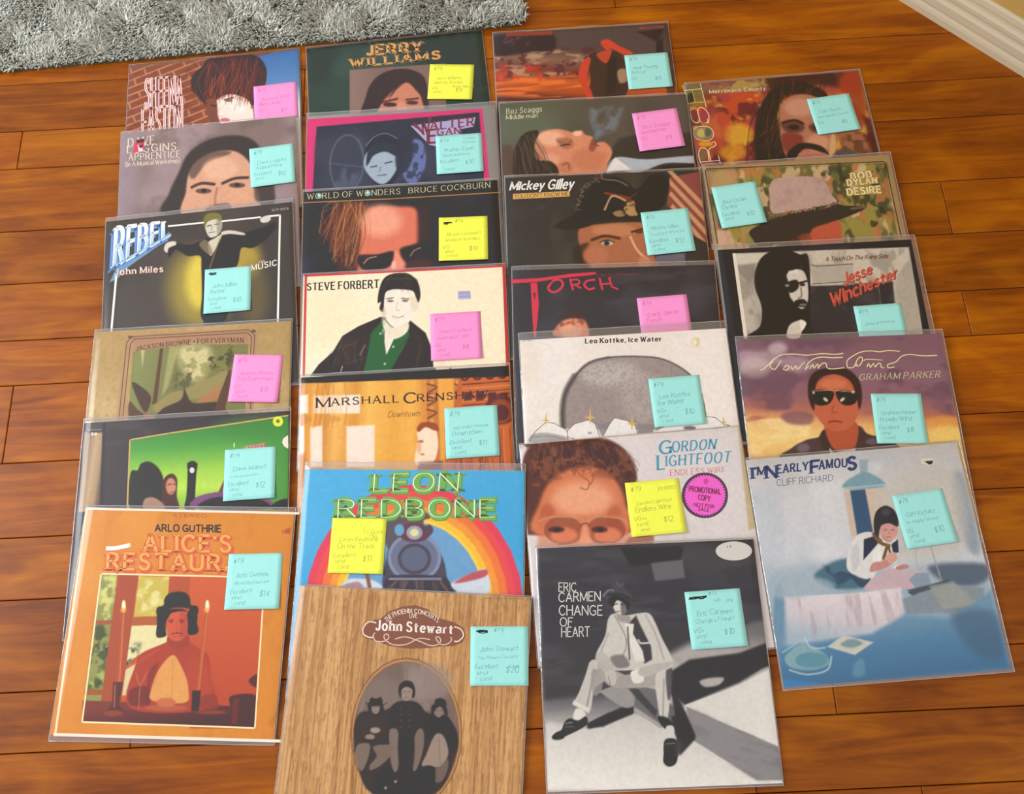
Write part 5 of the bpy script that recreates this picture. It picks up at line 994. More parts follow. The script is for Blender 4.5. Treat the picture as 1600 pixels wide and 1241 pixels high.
('L',[(.2352,.4017),(.2613,.3935),(.2753,.4051)],0.0082,'8a4a34',0.0041,.9),
('L',[(.2332,.4224),(.2132,.4725),(.1271,.4807)],0.0051,'a8684a',0.0031,.8),
('L',[(.2782,.4262),(.2879,.4788),(.3763,.4966)],0.0051,'a8684a',0.0031,.8),
('E',[(.2521,.4551),(.2741,.457),(.247,.5062)],'f0a07c',0.0179,.8),
('B',[(.4493,.4718),(.5494,.475),(.5227,.5294),(.4336,.5219)],'a85c40',0.0128,.8),
('T','G',[(.6344,0.0384),(.6853,0.0397),(.6776,0.0993),(.6266,.101)],'459cba',.2,.6,0,0.0,0.0,None),
('T','ORDON',[(.6917,0.0465),(.89,0.0506),(.8741,0.0956),(.6854,0.0953)],'459cba',.2,.6,1,0.0,0.0,None),
('T','L',[(.6151,.1061),(.644,.1071),(.6358,.1721),(.6083,.1728)],'459cba',.2,.6,1,0.0,0.0,None),
('T','IGHTFOOT',[(.6543,.1111),(.9475,.1151),(.933,.1643),(.6481,.1602)],'459cba',.19,.6,1,0.0,0.0,None),
('T','ENDLESS WIRE',[(.6638,.1791),(.9097,.1852),(.9062,.2092),(.6602,.2069)],'d4575a',.11,.6,1,0.0,0.0,None),
('PART','promo_sticker'),
('VP',[(.9032,.3193),(.9008,.331),(.8972,.3424),(.8923,.3534),(.8864,.3639),(.8794,.3737),(.8714,.3826),(.8625,.3907),(.8529,.3977),(.8426,.4036),(.8318,.4084),(.8207,.412),(.8092,.4143),(.7977,.4153),(.7863,.4149),(.775,.4133),(.764,.4104),(.7535,.4063),(.7436,.4009),(.7343,.3944),(.7259,.3869),(.7185,.3784),(.712,.369),(.7066,.3589),(.7025,.3482),(.6995,.337),(.6978,.3254),(.6974,.3136),(.6983,.3018),(.7005,.29),(.704,.2785),(.7087,.2674),(.7146,.2568),(.7215,.2469),(.7295,.2377),(.7384,.2295),(.7481,.2223),(.7585,.2162),(.7694,.2112),(.7807,.2076),(.7923,.2052),(.8039,.2042),(.8156,.2045),(.8271,.2062),(.8382,.2092),(.8488,.2135),(.8589,.219),(.8681,.2256),(.8766,.2333),(.884,.242),(.8904,.2516),(.8957,.2618),(.8997,.2727),(.9025,.284),(.904,.2957),(.9042,.3075)],'4a2f48'),
('VP',[(.8872,.318),(.8933,.3254),(.8845,.3305),(.8895,.3388),(.8801,.3425),(.8838,.3516),(.8742,.3539),(.8766,.3635),(.8668,.3644),(.8678,.3744),(.858,.3738),(.8577,.3839),(.8482,.382),(.8464,.3919),(.8374,.3886),(.8343,.3983),(.8259,.3937),(.8216,.4029),(.814,.3971),(.8084,.4057),(.8018,.3987),(.7951,.4065),(.7896,.3986),(.782,.4054),(.7776,.3967),(.7692,.4023),(.7662,.393),(.7571,.3975),(.7554,.3877),(.7459,.3908),(.7456,.3808),(.7359,.3825),(.7369,.3725),(.7271,.3728),(.7295,.3629),(.7198,.3617),(.7236,.3522),(.7142,.3497),(.7192,.3407),(.7104,.3368),(.7165,.3285),(.7084,.3233),(.7156,.316),(.7083,.3096),(.7164,.3033),(.7102,.2958),(.7189,.2908),(.7139,.2824),(.7232,.2786),(.7194,.2694),(.729,.2671),(.7265,.2573),(.7364,.2564),(.7353,.2463),(.7451,.2468),(.7454,.2366),(.755,.2386),(.7567,.2284),(.7658,.2318),(.7689,.2218),(.7774,.2266),(.7819,.2171),(.7895,.2231),(.7952,.2143),(.8019,.2214),(.8087,.2134),(.8143,.2215),(.822,.2146),(.8264,.2235),(.8349,.2177),(.838,.2273),(.8471,.2227),(.8488,.2327),(.8584,.2295),(.8587,.2398),(.8685,.238),(.8674,.2483),(.8773,.2479),(.8748,.258),(.8845,.2592),(.8806,.2688),(.89,.2714),(.8848,.2805),(.8936,.2844),(.8874,.2927),(.8954,.2979),(.8882,.3053),(.8953,.3117)],'f45fd0'),
('VP',[(.8048,.2369),(.8171,.2314),(.8264,.2388),(.8233,.2538),(.8127,.2627),(.8038,.2521)],'d0409c'),
('T','PROMOTIONAL',[(.7379,.2617),(.8734,.2886),(.8721,.3123),(.7348,.2854)],'8a1a50',.25,0.0,0,0.0,0.0,None),
('T','COPY',[(.7727,.3038),(.8248,.3169),(.8193,.3413),(.7695,.3273)],'8a1a50',.25,0.0,0,0.0,0.0,None),
('T','NOT FOR',[(.7489,.3417),(.8354,.3588),(.8324,.3725),(.746,.3555)],'9a2058',.26,0.0,0,0.0,0.0,None),
('T','SALE',[(.7645,.3635),(.8106,.3738),(.8078,.3865),(.7626,.3773)],'9a2058',.26,0.0,0,0.0,0.0,None)],
'jerry':[
('F','24362f'),
('N',.4,.4,61,'2e463c',.4,.8,.8,None,0),
('N',.25,.1,62,'3f564e',.6,.85,.5,None,0),
('P',[(.2387,.1773),(.7744,.2011),(.7519,.5934),(.2218,.526)],'84685f',0.0041,1),
('GP',[(.2387,.1773),(.4607,.1865),(.3744,.5454),(.2218,.526)],[(.2356,.3512),(.4501,.3532)],[(0,'947a70'),(1,'7a5f58')],0.0109,.7),
('B',[(.3008,.536),(.3209,.3621),(.3578,.2771),(.4148,.2262),(.5028,.205),(.5883,.2226),(.6493,.276),(.6637,.3679),(.6602,.4817),(.6263,.5774)],'3a2226',0.0109,1),
('B',[(.3744,.5454),(.4029,.4235),(.4722,.3433),(.5503,.3019),(.5999,.3597),(.6271,.4269),(.6211,.5768)],'cf8468',0.0109,1),
('B',[(.3708,.4257),(.4952,.3206),(.586,.2548),(.5423,.2621),(.4083,.335)],'422a2c',0.0109,.9),
('S',[(.3686,.2785),(.502,.218),(.6288,.2604)],[(.3127,.5126),(.3803,.4459),(.4509,.3405)],34,0.0044,['2a1618','54322e','1e1014'],3,0.0044,.48,0.0144),
('L',[(.4033,.4172),(.4898,.4029)],0.0152,'4a2a26',0.0054,.8),
('L',[(.5424,.416),(.6067,.4141)],0.0141,'4a2a26',0.0054,.8),
('E',[(.4502,.4359),(.4883,.4408),(.4494,.4497)],'2a1a1a',0.0068,.85),
('E',[(.5728,.4389),(.6066,.4433),(.5719,.4515)],'3a2220',0.0068,.85),
('E',[(.5125,.4628),(.5389,.4662),(.5099,.5002)],'e6a084',0.0163,.7),
('T','JERRY',[(.3501,0.0268),(.6539,0.0425),(.6491,.1057),(.3466,0.0901)],'8a5a30',.36,.3,1,0.0,0.0,None),
('T','JERRY',[(.3471,0.0224),(.6509,0.0381),(.6462,.1014),(.3436,0.0858)],'d9a35c',.26,.4,1,0.0,0.0,None),
('T','WILLIAMS',[(.2474,.1089),(.7542,.1168),(.7501,.1664),(.2503,.1618)],'8a5a30',.36,.3,1,0.0,0.0,None),
('T','WILLIAMS',[(.2444,.1045),(.7513,.1124),(.7472,.1621),(.2472,.1575)],'d9a35c',.26,.4,1,0.0,0.0,None)],
'walter':[
('F','8d8884'),
('N',.5,.5,71,'a29d98',.4,.7,.7,None,0),
('P',[(-0.0139,0.0183),(.9317,0.021),(.9529,.5336),(-0.0058,.5106)],'d83674',0.0038,1),
('P',[(0.0501,0.0691),(.9145,0.0428),(.9234,.5315),(0.0337,.502)],'2d3040',0.0038,1),
('N',.3,.3,72,'3c4052',.4,.7,.7,[(0.0501,0.0691),(.9145,0.0428),(.9234,.5315),(0.0337,.502)],0),
('E',[(.2117,.3068),(.3038,.321),(.2014,.485)],'5c6478',0.0076,.9),
('E',[(.2117,.3068),(.2958,.3198),(.2019,.4759)],'363a4c',0.0076,.95),
('N',0.05,.15,74,'5a6480',.5,.75,.6,[(.1404,.1478),(.2924,.159),(.3015,.464),(.1425,.4526)],0),
('L',[(.1213,.3002),(.2919,.336)],0.0081,'566078',0.0081,.7),
('E',[(.4024,.2973),(.5026,.3046),(.4008,.4597)],'222636',0.0102,.95),
('L',[(.3125,.2081),(.3532,.1576),(.4142,.1382),(.4745,.1725)],0.0061,'77809a',0.0041,.8),
('B',[(.3019,.3367),(.3123,.2554),(.3729,.2244),(.4532,.2539),(.4808,.2913),(.4717,.3607),(.431,.4273),(.391,.4474),(.3415,.4093)],'a3b4c4',0.0089,1),
('B',[(.312,.3258),(.3224,.2443),(.3731,.2007),(.4538,.2066),(.4934,.2569),(.4728,.2848),(.413,.251),(.3524,.2701),(.3271,.3152)],'2a3242',0.0089,1),
('L',[(.3369,.3393),(.367,.3356)],0.0081,'3a465a',0.0041,1),
('L',[(.4122,.3214),(.4474,.3146)],0.0081,'3a465a',0.0041,1),
('L',[(.3715,.3941),(.4164,.3916)],0.0071,'5a687c',0.0041,1),
('L',[(.387,.3429),(.3817,.3716)],0.0061,'72849a',0.0041,1),
('E',[(.5625,.3207),(.6236,.3352),(.5431,.4571)],'6a78b4',0.0102,.9),
('E',[(.5133,.2701),(.5575,.2826),(.493,.3895)],'2a2e40',0.0153,.95),
('N',0.03,0.05,77,'2c3248',.45,.6,.8,[(.5145,.1992),(.6253,.2074),(.6092,.4632),(.4902,.4546)],0),
('VP',[(.5487,.1001),(.8929,0.0715),(.8804,.1308),(.8142,.1403),(.813,.1737),(.6818,.1699),(.6799,.2375),(.645,.2266)],'a9a5d2'),
('T','W',[(.5671,0.0931),(.6544,0.0561),(.6466,.1613),(.6062,.1584)],'7a2838',.22,.5,1,0.0,0.0,None),
('T','ALTER',[(.6537,0.0826),(.8827,0.0732),(.8807,.1236),(.6524,.1331)],'8a2c40',.22,.5,1,0.0,0.0,None),
('T','E',[(.6412,.1346),(.6798,.1327),(.6775,.2136),(.6392,.2155)],'7a2838',.26,.4,1,0.0,0.0,None),
('T','GAN',[(.69,.131),(.8095,.1303),(.8081,.1685),(.6889,.1692)],'8a2c40',.22,.5,1,0.0,0.0,None)],
'bruce':[
('F','22252b'),
('N',.15,.15,81,'2e3340',.45,.8,.8,None,0),
('B',[(0.0959,.2396),(.1277,.149),(.1848,0.0969),(.2834,0.0851),(.3488,.1274),(.3153,.3193),(.2825,.4977),(.1865,.4821),(.1536,.3536)],'4a2218',0.0203,.9),
('B',[(.2825,.5332),(.291,.3176),(.316,.1531),(.3817,.1109),(.48,.118),(.5698,.1338),(.6007,.2106),(.5982,.3209),(.5244,.3795),(.5057,.5308),(.3781,.5398)],'e0785c',0.0264,1),
('E',[(.3973,.1961),(.5032,.2036),(.3964,.2884)],'f4a88c',0.061,.9),
('E',[(.4752,.4393),(.5152,.4421),(.4742,.5019)],'f0957a',0.0264,.9),
('E',[(.3464,.5021),(.3943,.5054),(.3461,.5553)],'e8856a',0.0264,.8),
('B',[(.5949,.1074),(.6509,.1583),(.6376,.3602),(.5881,.4111),(.5837,.2464)],'3a1c1c',0.0264,.9),
('B',[(.2827,.3898),(.3794,.3875),(.452,.3744),(.4597,.4022),(.4429,.455),(.3786,.4775),(.2986,.463)],'24161a',0.0142,1),
('B',[(.4924,.3682),(.5653,.346),(.6705,.3351),(.6682,.4167),(.6192,.4493),(.5232,.4426)],'241618',0.0183,1),
('L',[(.3108,.4324),(.335,.407),(.3712,.4005)],0.0073,'c9a090',0.0041,.8),
('L',[(.5439,.408),(.5647,.3778),(.5955,.3663)],0.0065,'b09088',0.0041,.8),
('B',[(.5392,.4437),(.6197,.4313),(.6662,.4884),(.5219,.5141)],'5a2a26',0.0224,.8),
('E',[(.4589,.4561),(.4701,.4569),(.4585,.483)],'f8c0a8',0.0102,.8),
('S',[(.1518,0.0757),(.2341,0.0768),(.3162,0.0874)],[(.1041,.2402),(.1699,.3638),(.2425,.4591)],68,0.0033,['c86a30','8a4020','e09048','5a2a18','b8845a'],4,0.0024,.52,0.025),
('S',[(.2176,0.0804),(.2998,0.0768)],[(.1621,.4176),(.2831,.2251)],37,0.0033,['e0a060','a0582c','70341c'],7,0.0024,.48,0.0215),
('S',[(.7102,0.0874),(.8414,0.0874)],[(.6917,.1612),(.8629,.164)],20,0.0026,['5a3028','4a2820'],9,0.0033,.4,0.0179),
('P',[(-0.0226,-0.0128),(1.0264,-0.0037),(1.0221,0.0796),(-0.0212,0.0633)],'1e2022',0.002,1),
('VL',[(-0.013,0.062),(.4643,0.0716),(1.0126,0.0732)],0.0057,'b27c34',0),
('T','WORLD OF WONDERS',[(0.0208,0.0113),(.4981,0.0134),(.4976,0.0456),(0.0213,0.0436)],'dcd3a4',.1,.6,1,0.0,0.0,None),
('T','BRUCE COCKBURN',[(.5434,0.0147),(.9615,0.0087),(.96,0.041),(.5428,0.0451)],'dcd3a4',.1,.6,1,0.0,0.0,None),
('VP',[(0.0954,0.0281),(0.0948,0.0327),(0.0931,0.0368),(0.0904,0.04),(0.087,0.0419),(0.0832,0.0424),(0.0793,0.0414),(0.0759,0.0389),(0.0731,0.0354),(0.0713,0.031),(0.0706,0.0263),(0.0712,0.0216),(0.0729,0.0175),(0.0756,0.0144),(0.079,0.0124),(0.0828,0.012),(0.0867,0.013),(0.0902,0.0154),(0.0929,0.019),(0.0947,0.0233)],'86b4b0'),
('VP',[(0.0854,0.0245),(0.085,0.0274),(0.0836,0.0296),(0.0817,0.0307),(0.0795,0.0306),(0.0775,0.0291),(0.0761,0.0267),(0.0755,0.0238),(0.076,0.0209),(0.0773,0.0187),(0.0793,0.0176),(0.0815,0.0177),(0.0835,0.0192),(0.0849,0.0216)],'dcebe6'),
('VP',[(.3462,0.0309),(.3455,0.0356),(.3437,0.0397),(.341,0.0428),(.3375,0.0447),(.3337,0.0452),(.3299,0.0442),(.3265,0.0418),(.3237,0.0382),(.322,0.0339),(.3214,0.0291),(.3221,0.0245),(.3238,0.0204),(.3266,0.0172),(.33,0.0153),(.3339,0.0148),(.3377,0.0159),(.3411,0.0183),(.3438,0.0218),(.3456,0.0262)],'86b4b0'),
('VP',[(.3363,0.0264),(.3358,0.0293),(.3344,0.0315),(.3324,0.0326),(.3302,0.0325),(.3282,0.031),(.3269,0.0286),(.3264,0.0257),(.3269,0.0229),(.3283,0.0206),(.3303,0.0195),(.3325,0.0197),(.3344,0.0211),(.3358,0.0235)],'dcebe6')],
'steve':[
('F','fbe8c4'),
('N',.5,.5,91,'fdf0d4',.4,.7,.6,None,0),
('P',[(0.0479,.538),(0.0852,.482),(.1536,.4188),(.1989,.3368),(.2765,.29),(.3858,.2448),(.5266,.27),(.6037,.3426),(.6334,.4288),(.6394,.5292),(.7236,.5338),(.7225,.5832)],'2e2421',0.004,1),
('P',[(.659,.5054),(.6862,.4902),(.7233,.5503),(.6468,.5461)],'f6e6c8',0.004,1),
('P',[(.2979,.5599),(.3241,.4283),(.3392,.3277),(.4015,.2542),(.5265,.2785),(.5258,.3552),(.4943,.421),(.4399,.5182),(.4244,.5669)],'1d6236',0.004,1),
('P',[(.3937,.3138),(.4015,.3652),(.413,.45),(.4638,.3347),(.4795,.3015)],'f3e9d6',0.004,1),
('L',[(.3275,.3441),(.3937,.2796),(.4015,.3737)],0.0063,'154a2a',0.0032,.7),
('L',[(.5187,.2866),(.518,.3633),(.4634,.4193)],0.0063,'154a2a',0.0032,.7),
('E',[(.4754,.3397),(.4809,.34),(.4754,.3456)],'c9d0b8',0.003,1),
('E',[(.4464,.4082),(.4518,.4085),(.4464,.4141)],'c9d0b8',0.003,1),
('E',[(.4053,.4955),(.4107,.4958),(.4053,.5013)],'c9d0b8',0.003,1),
('E',[(.3844,.3345),(.3898,.3348),(.3844,.3405)],'c9d0b8',0.003,1),
('B',[(.1993,.3623),(.2693,.3578),(.2627,.4834),(.2012,.505),(.1619,.4528)],'3c302a',0.0178,.7),
('S',[(.1841,.3868),(.3082,.3684)],[(.1392,.485),(.2782,.5009)],17,0.0038,['4e423a','1c1614','6a5e54'],3,0.004,.48,0.0349),
('S',[(.5415,.3391),(.6032,.3765)],[(.509,.522),(.6011,.527)],13,0.0038,['4e423a','1c1614'],4,0.004,.48,0.0244),
('L',[(.2855,.4429),(.3084,.3938)],0.0079,'857868',0.0048,.7),
('L',[(.1938,.5212),(.2011,.4967)],0.0048,'d8ccb8',0.0032,.8),
('B',[(.3984,.1327),(.4332,0.0996),(.5202,.1046),(.5482,.15),(.5506,.2196),(.5265,.2785),(.4834,.312),(.4405,.2993),(.4093,.2547),(.4015,.1938)],'f5ebdb',0.005,1),
('B',[(.4015,.2628),(.4483,.3083),(.5187,.2866),(.5104,.3374),(.4481,.3678),(.4015,.3142)],'efe2cc',0.005,1),
('B',[(.5277,.1488),(.5671,.1511),(.5745,.1864),(.5584,.2201),(.5388,.2276)],'ecdcc4',0.005,1),
('B',[(.37,.1659),(.3778,0.0964),(.4016,0.036),(.4494,0.0122),(.5209,0.0164),(.5681,0.0634),(.5815,.1345),(.5707,.1775),(.5592,.1507),(.5438,.1148),(.4965,.1033),(.4411,.1001),(.4095,.1158),(.4015,.1677),(.3984,.2196),(.3795,.2012),(.3858,.1668)],'2a201c',0.005,1),
('S',[(.4175,0.0192),(.5447,0.0266)],[(.3937,0.0885),(.5597,.1069)],30,0.0032,['4a3c34','1a1210','5c4c42'],6,0.0032,.48,0.014),
('L',[(.4175,0.0414),(.5445,0.0443)],0.0079,'5c4e46',0.0063,.5),
('L',[(.4134,.1492),(.4489,.146)],0.0055,'5a4a40',0.0024,.9),
('L',[(.4883,.1509),(.5237,.1556)],0.0055,'5a4a40',0.0024,.9),
('E',[(.4331,.1626),(.4488,.1635),(.433,.1687)],'6a5a50',0.003,.9),
('E',[(.5055,.165),(.5213,.1659),(.5055,.1711)],'6a5a50',0.003,.9),
('L',[(.4685,.1716),(.4604,.2102),(.48,.2156)],0.004,'cbb9a4',0.0032,.9),
('L',[(.4446,.2464),(.4704,.2547),(.4955,.2476)],0.0063,'b89888',0.0024,.9),
('E',[(.4704,.2513),(.4861,.2522),(.4704,.2556)],'e8d0c4',0.003,.8),
('E',[(.4015,.2456),(.4141,.2464),(.4015,.2971)],'d8c4a8',0.0099,.6),
('VL',[(0.0155,.5321),(0.0123,-0.0009),(.9982,0.0016)],0.0127,'c92c31',0),
('VL',[(.9966,0.0015),(.993,.5404)],0.0143,'c92c31',0),
('T','STEVE FORBERT',[(0.0214,0.0422),(.3746,0.0433),(.3746,0.0874),(0.0224,0.0802)],'2a1d1c',.23,.35,1,0.0,0.0,None),
('VP',[(.7661,.1276),(.8275,.1295),(.8294,.1732),(.7665,.1731)],'a9b2d4'),
('VL',[(.7721,.1411),(.8233,.1414)],0.0063,'c98aa0',0),
('VL',[(.7732,.1586),(.8236,.1581)],0.0063,'8a9ccc',0)],
'marsh':[
('F','e8a544'),
('GP',[(-0.0329,-0.0191),(.6008,-0.013),(.5882,.5724),(-0.0347,.5362)],[(-0.0177,.3046),(.5935,.3253)],[(0,'c98430'),(.12,'eda94a'),(.2,'d28a34'),(.3,'f0b860'),(.45,'dc9638'),(.55,'f4bc58'),(.75,'eaa944'),(.9,'f2b450'),(1,'d98c3a')],0.0075,1),
('P',[(-0.0187,0.0924),(0.0349,0.0891),(0.0367,.1846),(-0.0167,.1814)],'fbe3d2',0.0094,1),
('P',[(0.062,0.0973),(.2844,.1043),(.2845,.1995),(0.0634,.1862)],'fbe3d2',0.0094,1),
('P',[(-0.019,.2491),(0.0189,.245),(0.0219,.3932),(-0.0158,.391)],'fbe3d2',0.0094,1),
('P',[(0.0494,.2532),(.1063,.2503),(.1091,.4526),(0.0529,.4493)],'fbe3d2',0.0094,1),
('P',[(.2201,.2595),(.3527,.2611),(.3519,.4668),(.2212,.4591)],'fbe3d2',0.0094,1),
('S',[(0.0453,0.0268),(.215,0.0291)],[(0.0417,.2448),(.2087,.2548)],23,0.0048,['c07a2a','f8c870'],3,0.0045,.4,0.0099),
('P',[(-0.0159,.3831),(0.0291,.378),(0.0325,.5554),(-0.0195,.5524)],'b8702a',0.0187,.7),
('E',[(0.0106,.211),(0.0563,.2138),(0.0111,.235)],'c98434',0.015,.6),
('E',[(.1629,.2202),(.1933,.222),(.163,.2362)],'d08a38',0.015,.6),
('P',[(.6036,0.0366),(.6574,0.0358),(.6604,.5003),(.5936,.4964)],'b05a30',0.0075,.55),
('L',[(.606,0.0695),(.6515,0.0886),(.608,.1144)],0.0082,'6a2c22',0.003,.75),
('E',[(.6299,0.0628),(.6398,0.0634),(.6296,0.0734)],'f0b050',0.0037,.6),
('L',[(.6045,.1344),(.6498,.1533),(.6066,.1789)],0.0082,'6a2c22',0.003,.75),
('E',[(.6283,.1278),(.6383,.1284),(.6281,.1383)],'f0b050',0.0037,.6),
('L',[(.6031,.1988),(.6482,.2175),(.6052,.2429)],0.0082,'6a2c22',0.003,.75),
('E',[(.6268,.1922),(.6367,.1928),(.6266,.2026)],'f0b050',0.0037,.6),
('L',[(.6017,.2625),(.6466,.2811),(.6038,.3062)],0.0082,'6a2c22',0.003,.75),
('E',[(.6253,.256),(.6351,.2566),(.6251,.2663)],'f0b050',0.0037,.6),
('L',[(.6003,.3257),(.645,.3441),(.6024,.369)],0.0082,'6a2c22',0.003,.75),
('E',[(.6238,.3192),(.6336,.3198),(.6236,.3295)],'f0b050',0.0037,.6),
('L',[(.5989,.3883),(.6434,.4065),(.601,.4312)],0.0082,'6a2c22',0.003,.75),
('E',[(.6223,.3819),(.6321,.3825),(.6221,.392)],'f0b050',0.0037,.6),
('P',[(.734,0.0446),(.7725,0.0429),(.7716,.5068),(.7197,.5037)],'b05a30',0.0075,.55),
('L',[(.7361,0.0774),(.7661,0.0956),(.7377,.1223)],0.0082,'6a2c22',0.003,.75),
('E',[(.7524,0.0703),(.7623,0.0709),(.752,0.0809)],'f0b050',0.0037,.6),
('L',[(.734,.1423),(.7639,.1603),(.7357,.1867)],0.0082,'6a2c22',0.003,.75),
('E',[(.7503,.1352),(.7602,.1358),(.7499,.1457)],'f0b050',0.0037,.6),
('L',[(.732,.2066),(.7618,.2244),(.7337,.2506)],0.0082,'6a2c22',0.003,.75),
('E',[(.7482,.1995),(.758,.2001),(.7478,.2099)],'f0b050',0.0037,.6),
('L',[(.73,.2702),(.7597,.2879),(.7317,.3139)],0.0082,'6a2c22',0.003,.75),
('E',[(.7461,.2633),(.7559,.2639),(.7458,.2736)],'f0b050',0.0037,.6),
('L',[(.728,.3333),(.7575,.3508),(.7297,.3766)],0.0082,'6a2c22',0.003,.75),
('E',[(.7441,.3264),(.7538,.327),(.7437,.3366)],'f0b050',0.0037,.6),
('L',[(.7261,.3959),(.7555,.4132),(.7277,.4387)],0.0082,'6a2c22',0.003,.75),
('E',[(.742,.389),(.7518,.3896),(.7417,.3991)],'f0b050',0.0037,.6),
('P',[(.6614,0.0319),(.7344,0.0323),(.7265,.2859),(.6625,.2821)],'efa948',0.0094,.9),
('P',[(.7611,0.0381),(1.0149,0.0291),(1.0194,.5213),(.6715,.5009)],'c9652e',0.0094,.95),
('E',[(.7877,0.0463),(.8091,0.0476),(.787,0.0659)],'5a2620',0.0047,.9),
('E',[(.7878,0.0446),(.7977,0.0452),(.7874,0.0536)],'d27a3a',0.0037,.9),
('E',[(.8476,0.0467),(.869,0.048),(.8468,0.0663)],'5a2620',0.0047,.9),
('E',[(.8476,0.045),(.8576,0.0456),(.8473,0.054)],'d27a3a',0.0037,.9),
('E',[(.9074,0.0471),(.9288,0.0484),(.9065,0.0667)],'5a2620',0.0047,.9),
('E',[(.9075,0.0454),(.9174,0.0461),(.9071,0.0544)],'d27a3a',0.0037,.9),
('E',[(.9672,0.0475),(.9886,0.0488),(.9663,0.0671)],'5a2620',0.0047,.9),
('E',[(.9673,0.0458),(.9772,0.0465),(.9669,0.0548)],'d27a3a',0.0037,.9),
('E',[(1.027,0.0479),(1.0484,0.0492),(1.026,0.0675)],'5a2620',0.0047,.9),
('E',[(1.0271,0.0463),(1.037,0.0469),(1.0266,0.0552)],'d27a3a',0.0037,.9),
('L',[(.7749,0.0839),(1.0124,0.0781)],0.006,'4a1f1c',0.003,.8),
('L',[(.7742,.105),(1.0113,0.0992)],0.006,'e8944a',0.003,.8),
('L',[(.7735,.1261),(1.0103,.1203)],0.006,'6a2c22',0.003,.8),
('L',[(.7728,.1471),(1.0092,.1413)],0.006,'4a1f1c',0.003,.8),
('L',[(.772,.168),(1.0081,.1622)],0.006,'e8944a',0.003,.8),
('L',[(.7713,.1889),(1.0071,.1831)],0.006,'6a2c22',0.003,.8),
('P',[(.7811,.1249),(.8194,.1232),(.8178,.1652),(.7797,.1677)],'4a2020',0.0047,.8),
('P',[(.8383,.1284),(.8765,.1267),(.8747,.1686),(.8366,.1711)],'4a2020',0.0047,.8),
('P',[(.8953,.1319),(.9335,.1302),(.9316,.1721),(.8935,.1746)],'4a2020',0.0047,.8),
('P',[(.9523,.1354),(.9905,.1337),(.9885,.1755),(.9503,.1781)],'4a2020',0.0047,.8),
('E',[(.9522,.2199),(1.0277,.2245),(.9486,.2953)],'5c241e',0.0112,.85),
('E',[(.9518,.2279),(1.0084,.2313),(.949,.2874)],'a04a2c',0.0112,.85),
('E',[(.9552,.2361),(.9891,.2381),(.9533,.2757)],'4a1c1a',0.0094,.8),
('S',[(.9327,.3141),(1.0306,.312)],[(.9382,.5165),(1.0268,.5217)],15,0.0036,['5a2420','e89048','8a3c26'],5,0.0022,.6400000000000001,0.0049),
('S',[(.6951,.4561),(.9188,.4538)],[(.6933,.5175),(.9153,.5305)],20,0.003,['6a2c22','3a1814'],6,0.0022,.6400000000000001,0.0033),
('B',[(.5421,.4626),(.5553,.3545),(.5562,.3073),(.5944,.2859),(.6394,.2965),(.6514,.3602),(.6438,.4221),(.6166,.4669)],'fbe0c4',0.0075,1),
('B',[(.5528,.2913),(.5722,.2647),(.61,.263),(.6438,.273),(.6581,.3055),(.6317,.3039),(.5944,.2859),(.5638,.3078)],'a04a26',0.0066,1),
('E',[(.5689,.3553),(.5839,.3562),(.5687,.3623)],'a05030',0.0047,.8),
('E',[(.5766,.4181),(.587,.4188),(.5765,.4236)],'c06848',0.0047,.8),
('E',[(.5608,.3822),(.5713,.3828),(.5602,.4133)],'e8a070',0.0112,.7),
('P',[(.5609,.4559),(.6728,.4548),(.6715,.5009),(.5527,.494)],'7a3a26',0.0131,.7),
('P',[(-0.021,-0.0085),(1.0243,-0.0033),(1.0212,0.0557),(-0.0202,0.0294)],'1c1819',0.0028,1),
('T','M',[(0.0775,.1104),(.1388,.1109),(.1394,.1578),(0.0783,.159)],'351622',.2,.55,1,0.0,0.0,None),
('T','ARSHALL',[(.1481,.1163),(.468,.1164),(.4676,.1536),(.1485,.1519)],'351622',.2,.55,1,0.0,0.0,None),
('T','C',[(.4972,.11),(.5508,.1101),(.5498,.1602),(.4965,.1618)],'351622',.2,.55,1,0.0,0.0,None),
('T','RENSHAW',[(.5597,.1203),(.892,.1195),(.8905,.1551),(.5591,.1559)],'351622',.2,.55,1,0.0,0.0,None),
('T','Downtown',[(.4176,.1988),(.5643,.2004),(.5638,.2284),(.4174,.2276)],'4a2418',0.09,.4,0,.25,0.0,None)],
'leon':[
('F','43a9de'),
('N',.5,.5,101,'55b4e4',.4,.7,.6,None,0),
('E',[(.5247,.6038),(1.0022,.5975),(.5498,1.1399)],'e2425c',0.0045,1),
('E',[(.5247,.6038),(.9696,.5979),(.5482,1.1075)],'e94e50',0.0045,1),
('E',[(.5247,.6038),(.9369,.5984),(.5466,1.0717)],'ef7a3c',0.0045,1),
('E',[(.5247,.6038),(.9018,.5988),(.545,1.0389)],'f39a3a',0.0045,1),
('E',[(.5247,.6038),(.8703,.5992),(.5435,1.006)],'f8c238',0.0045,1),
('E',[(.5247,.6038),(.8434,.5996),(.5422,.9785)],'f6d24a',0.0045,1),
('E',[(.5247,.6038),(.8317,.5997),(.5416,.9652)],'6ea3cf',0.0045,1),
('B',[(.191,.5494),(.2352,.5015),(.3546,.5118),(.3817,.5705),(.1927,.573)],'d3dbe6',0.009,1),
('B',[(.6407,.5672),(.6975,.5075),(.779,.4709),(.8353,.4524),(.8426,.5645)],'cfd8e4',0.009,1),
('B',[(.6977,.5134),(.7672,.4711),(.8353,.4524),(.836,.4821),(.7564,.5068)],'c05860',0.009,1),
('B',[(.1961,.5375),(.2716,.5129),(.2975,.548),(.2155,.5609)],'9a5a60',0.009,.6),
('B',[(.3869,.2394),(.5304,.207),(.5452,.2684),(.4634,.3182),(.406,.3674),(.3787,.307)],'5c5560',0.009,1),
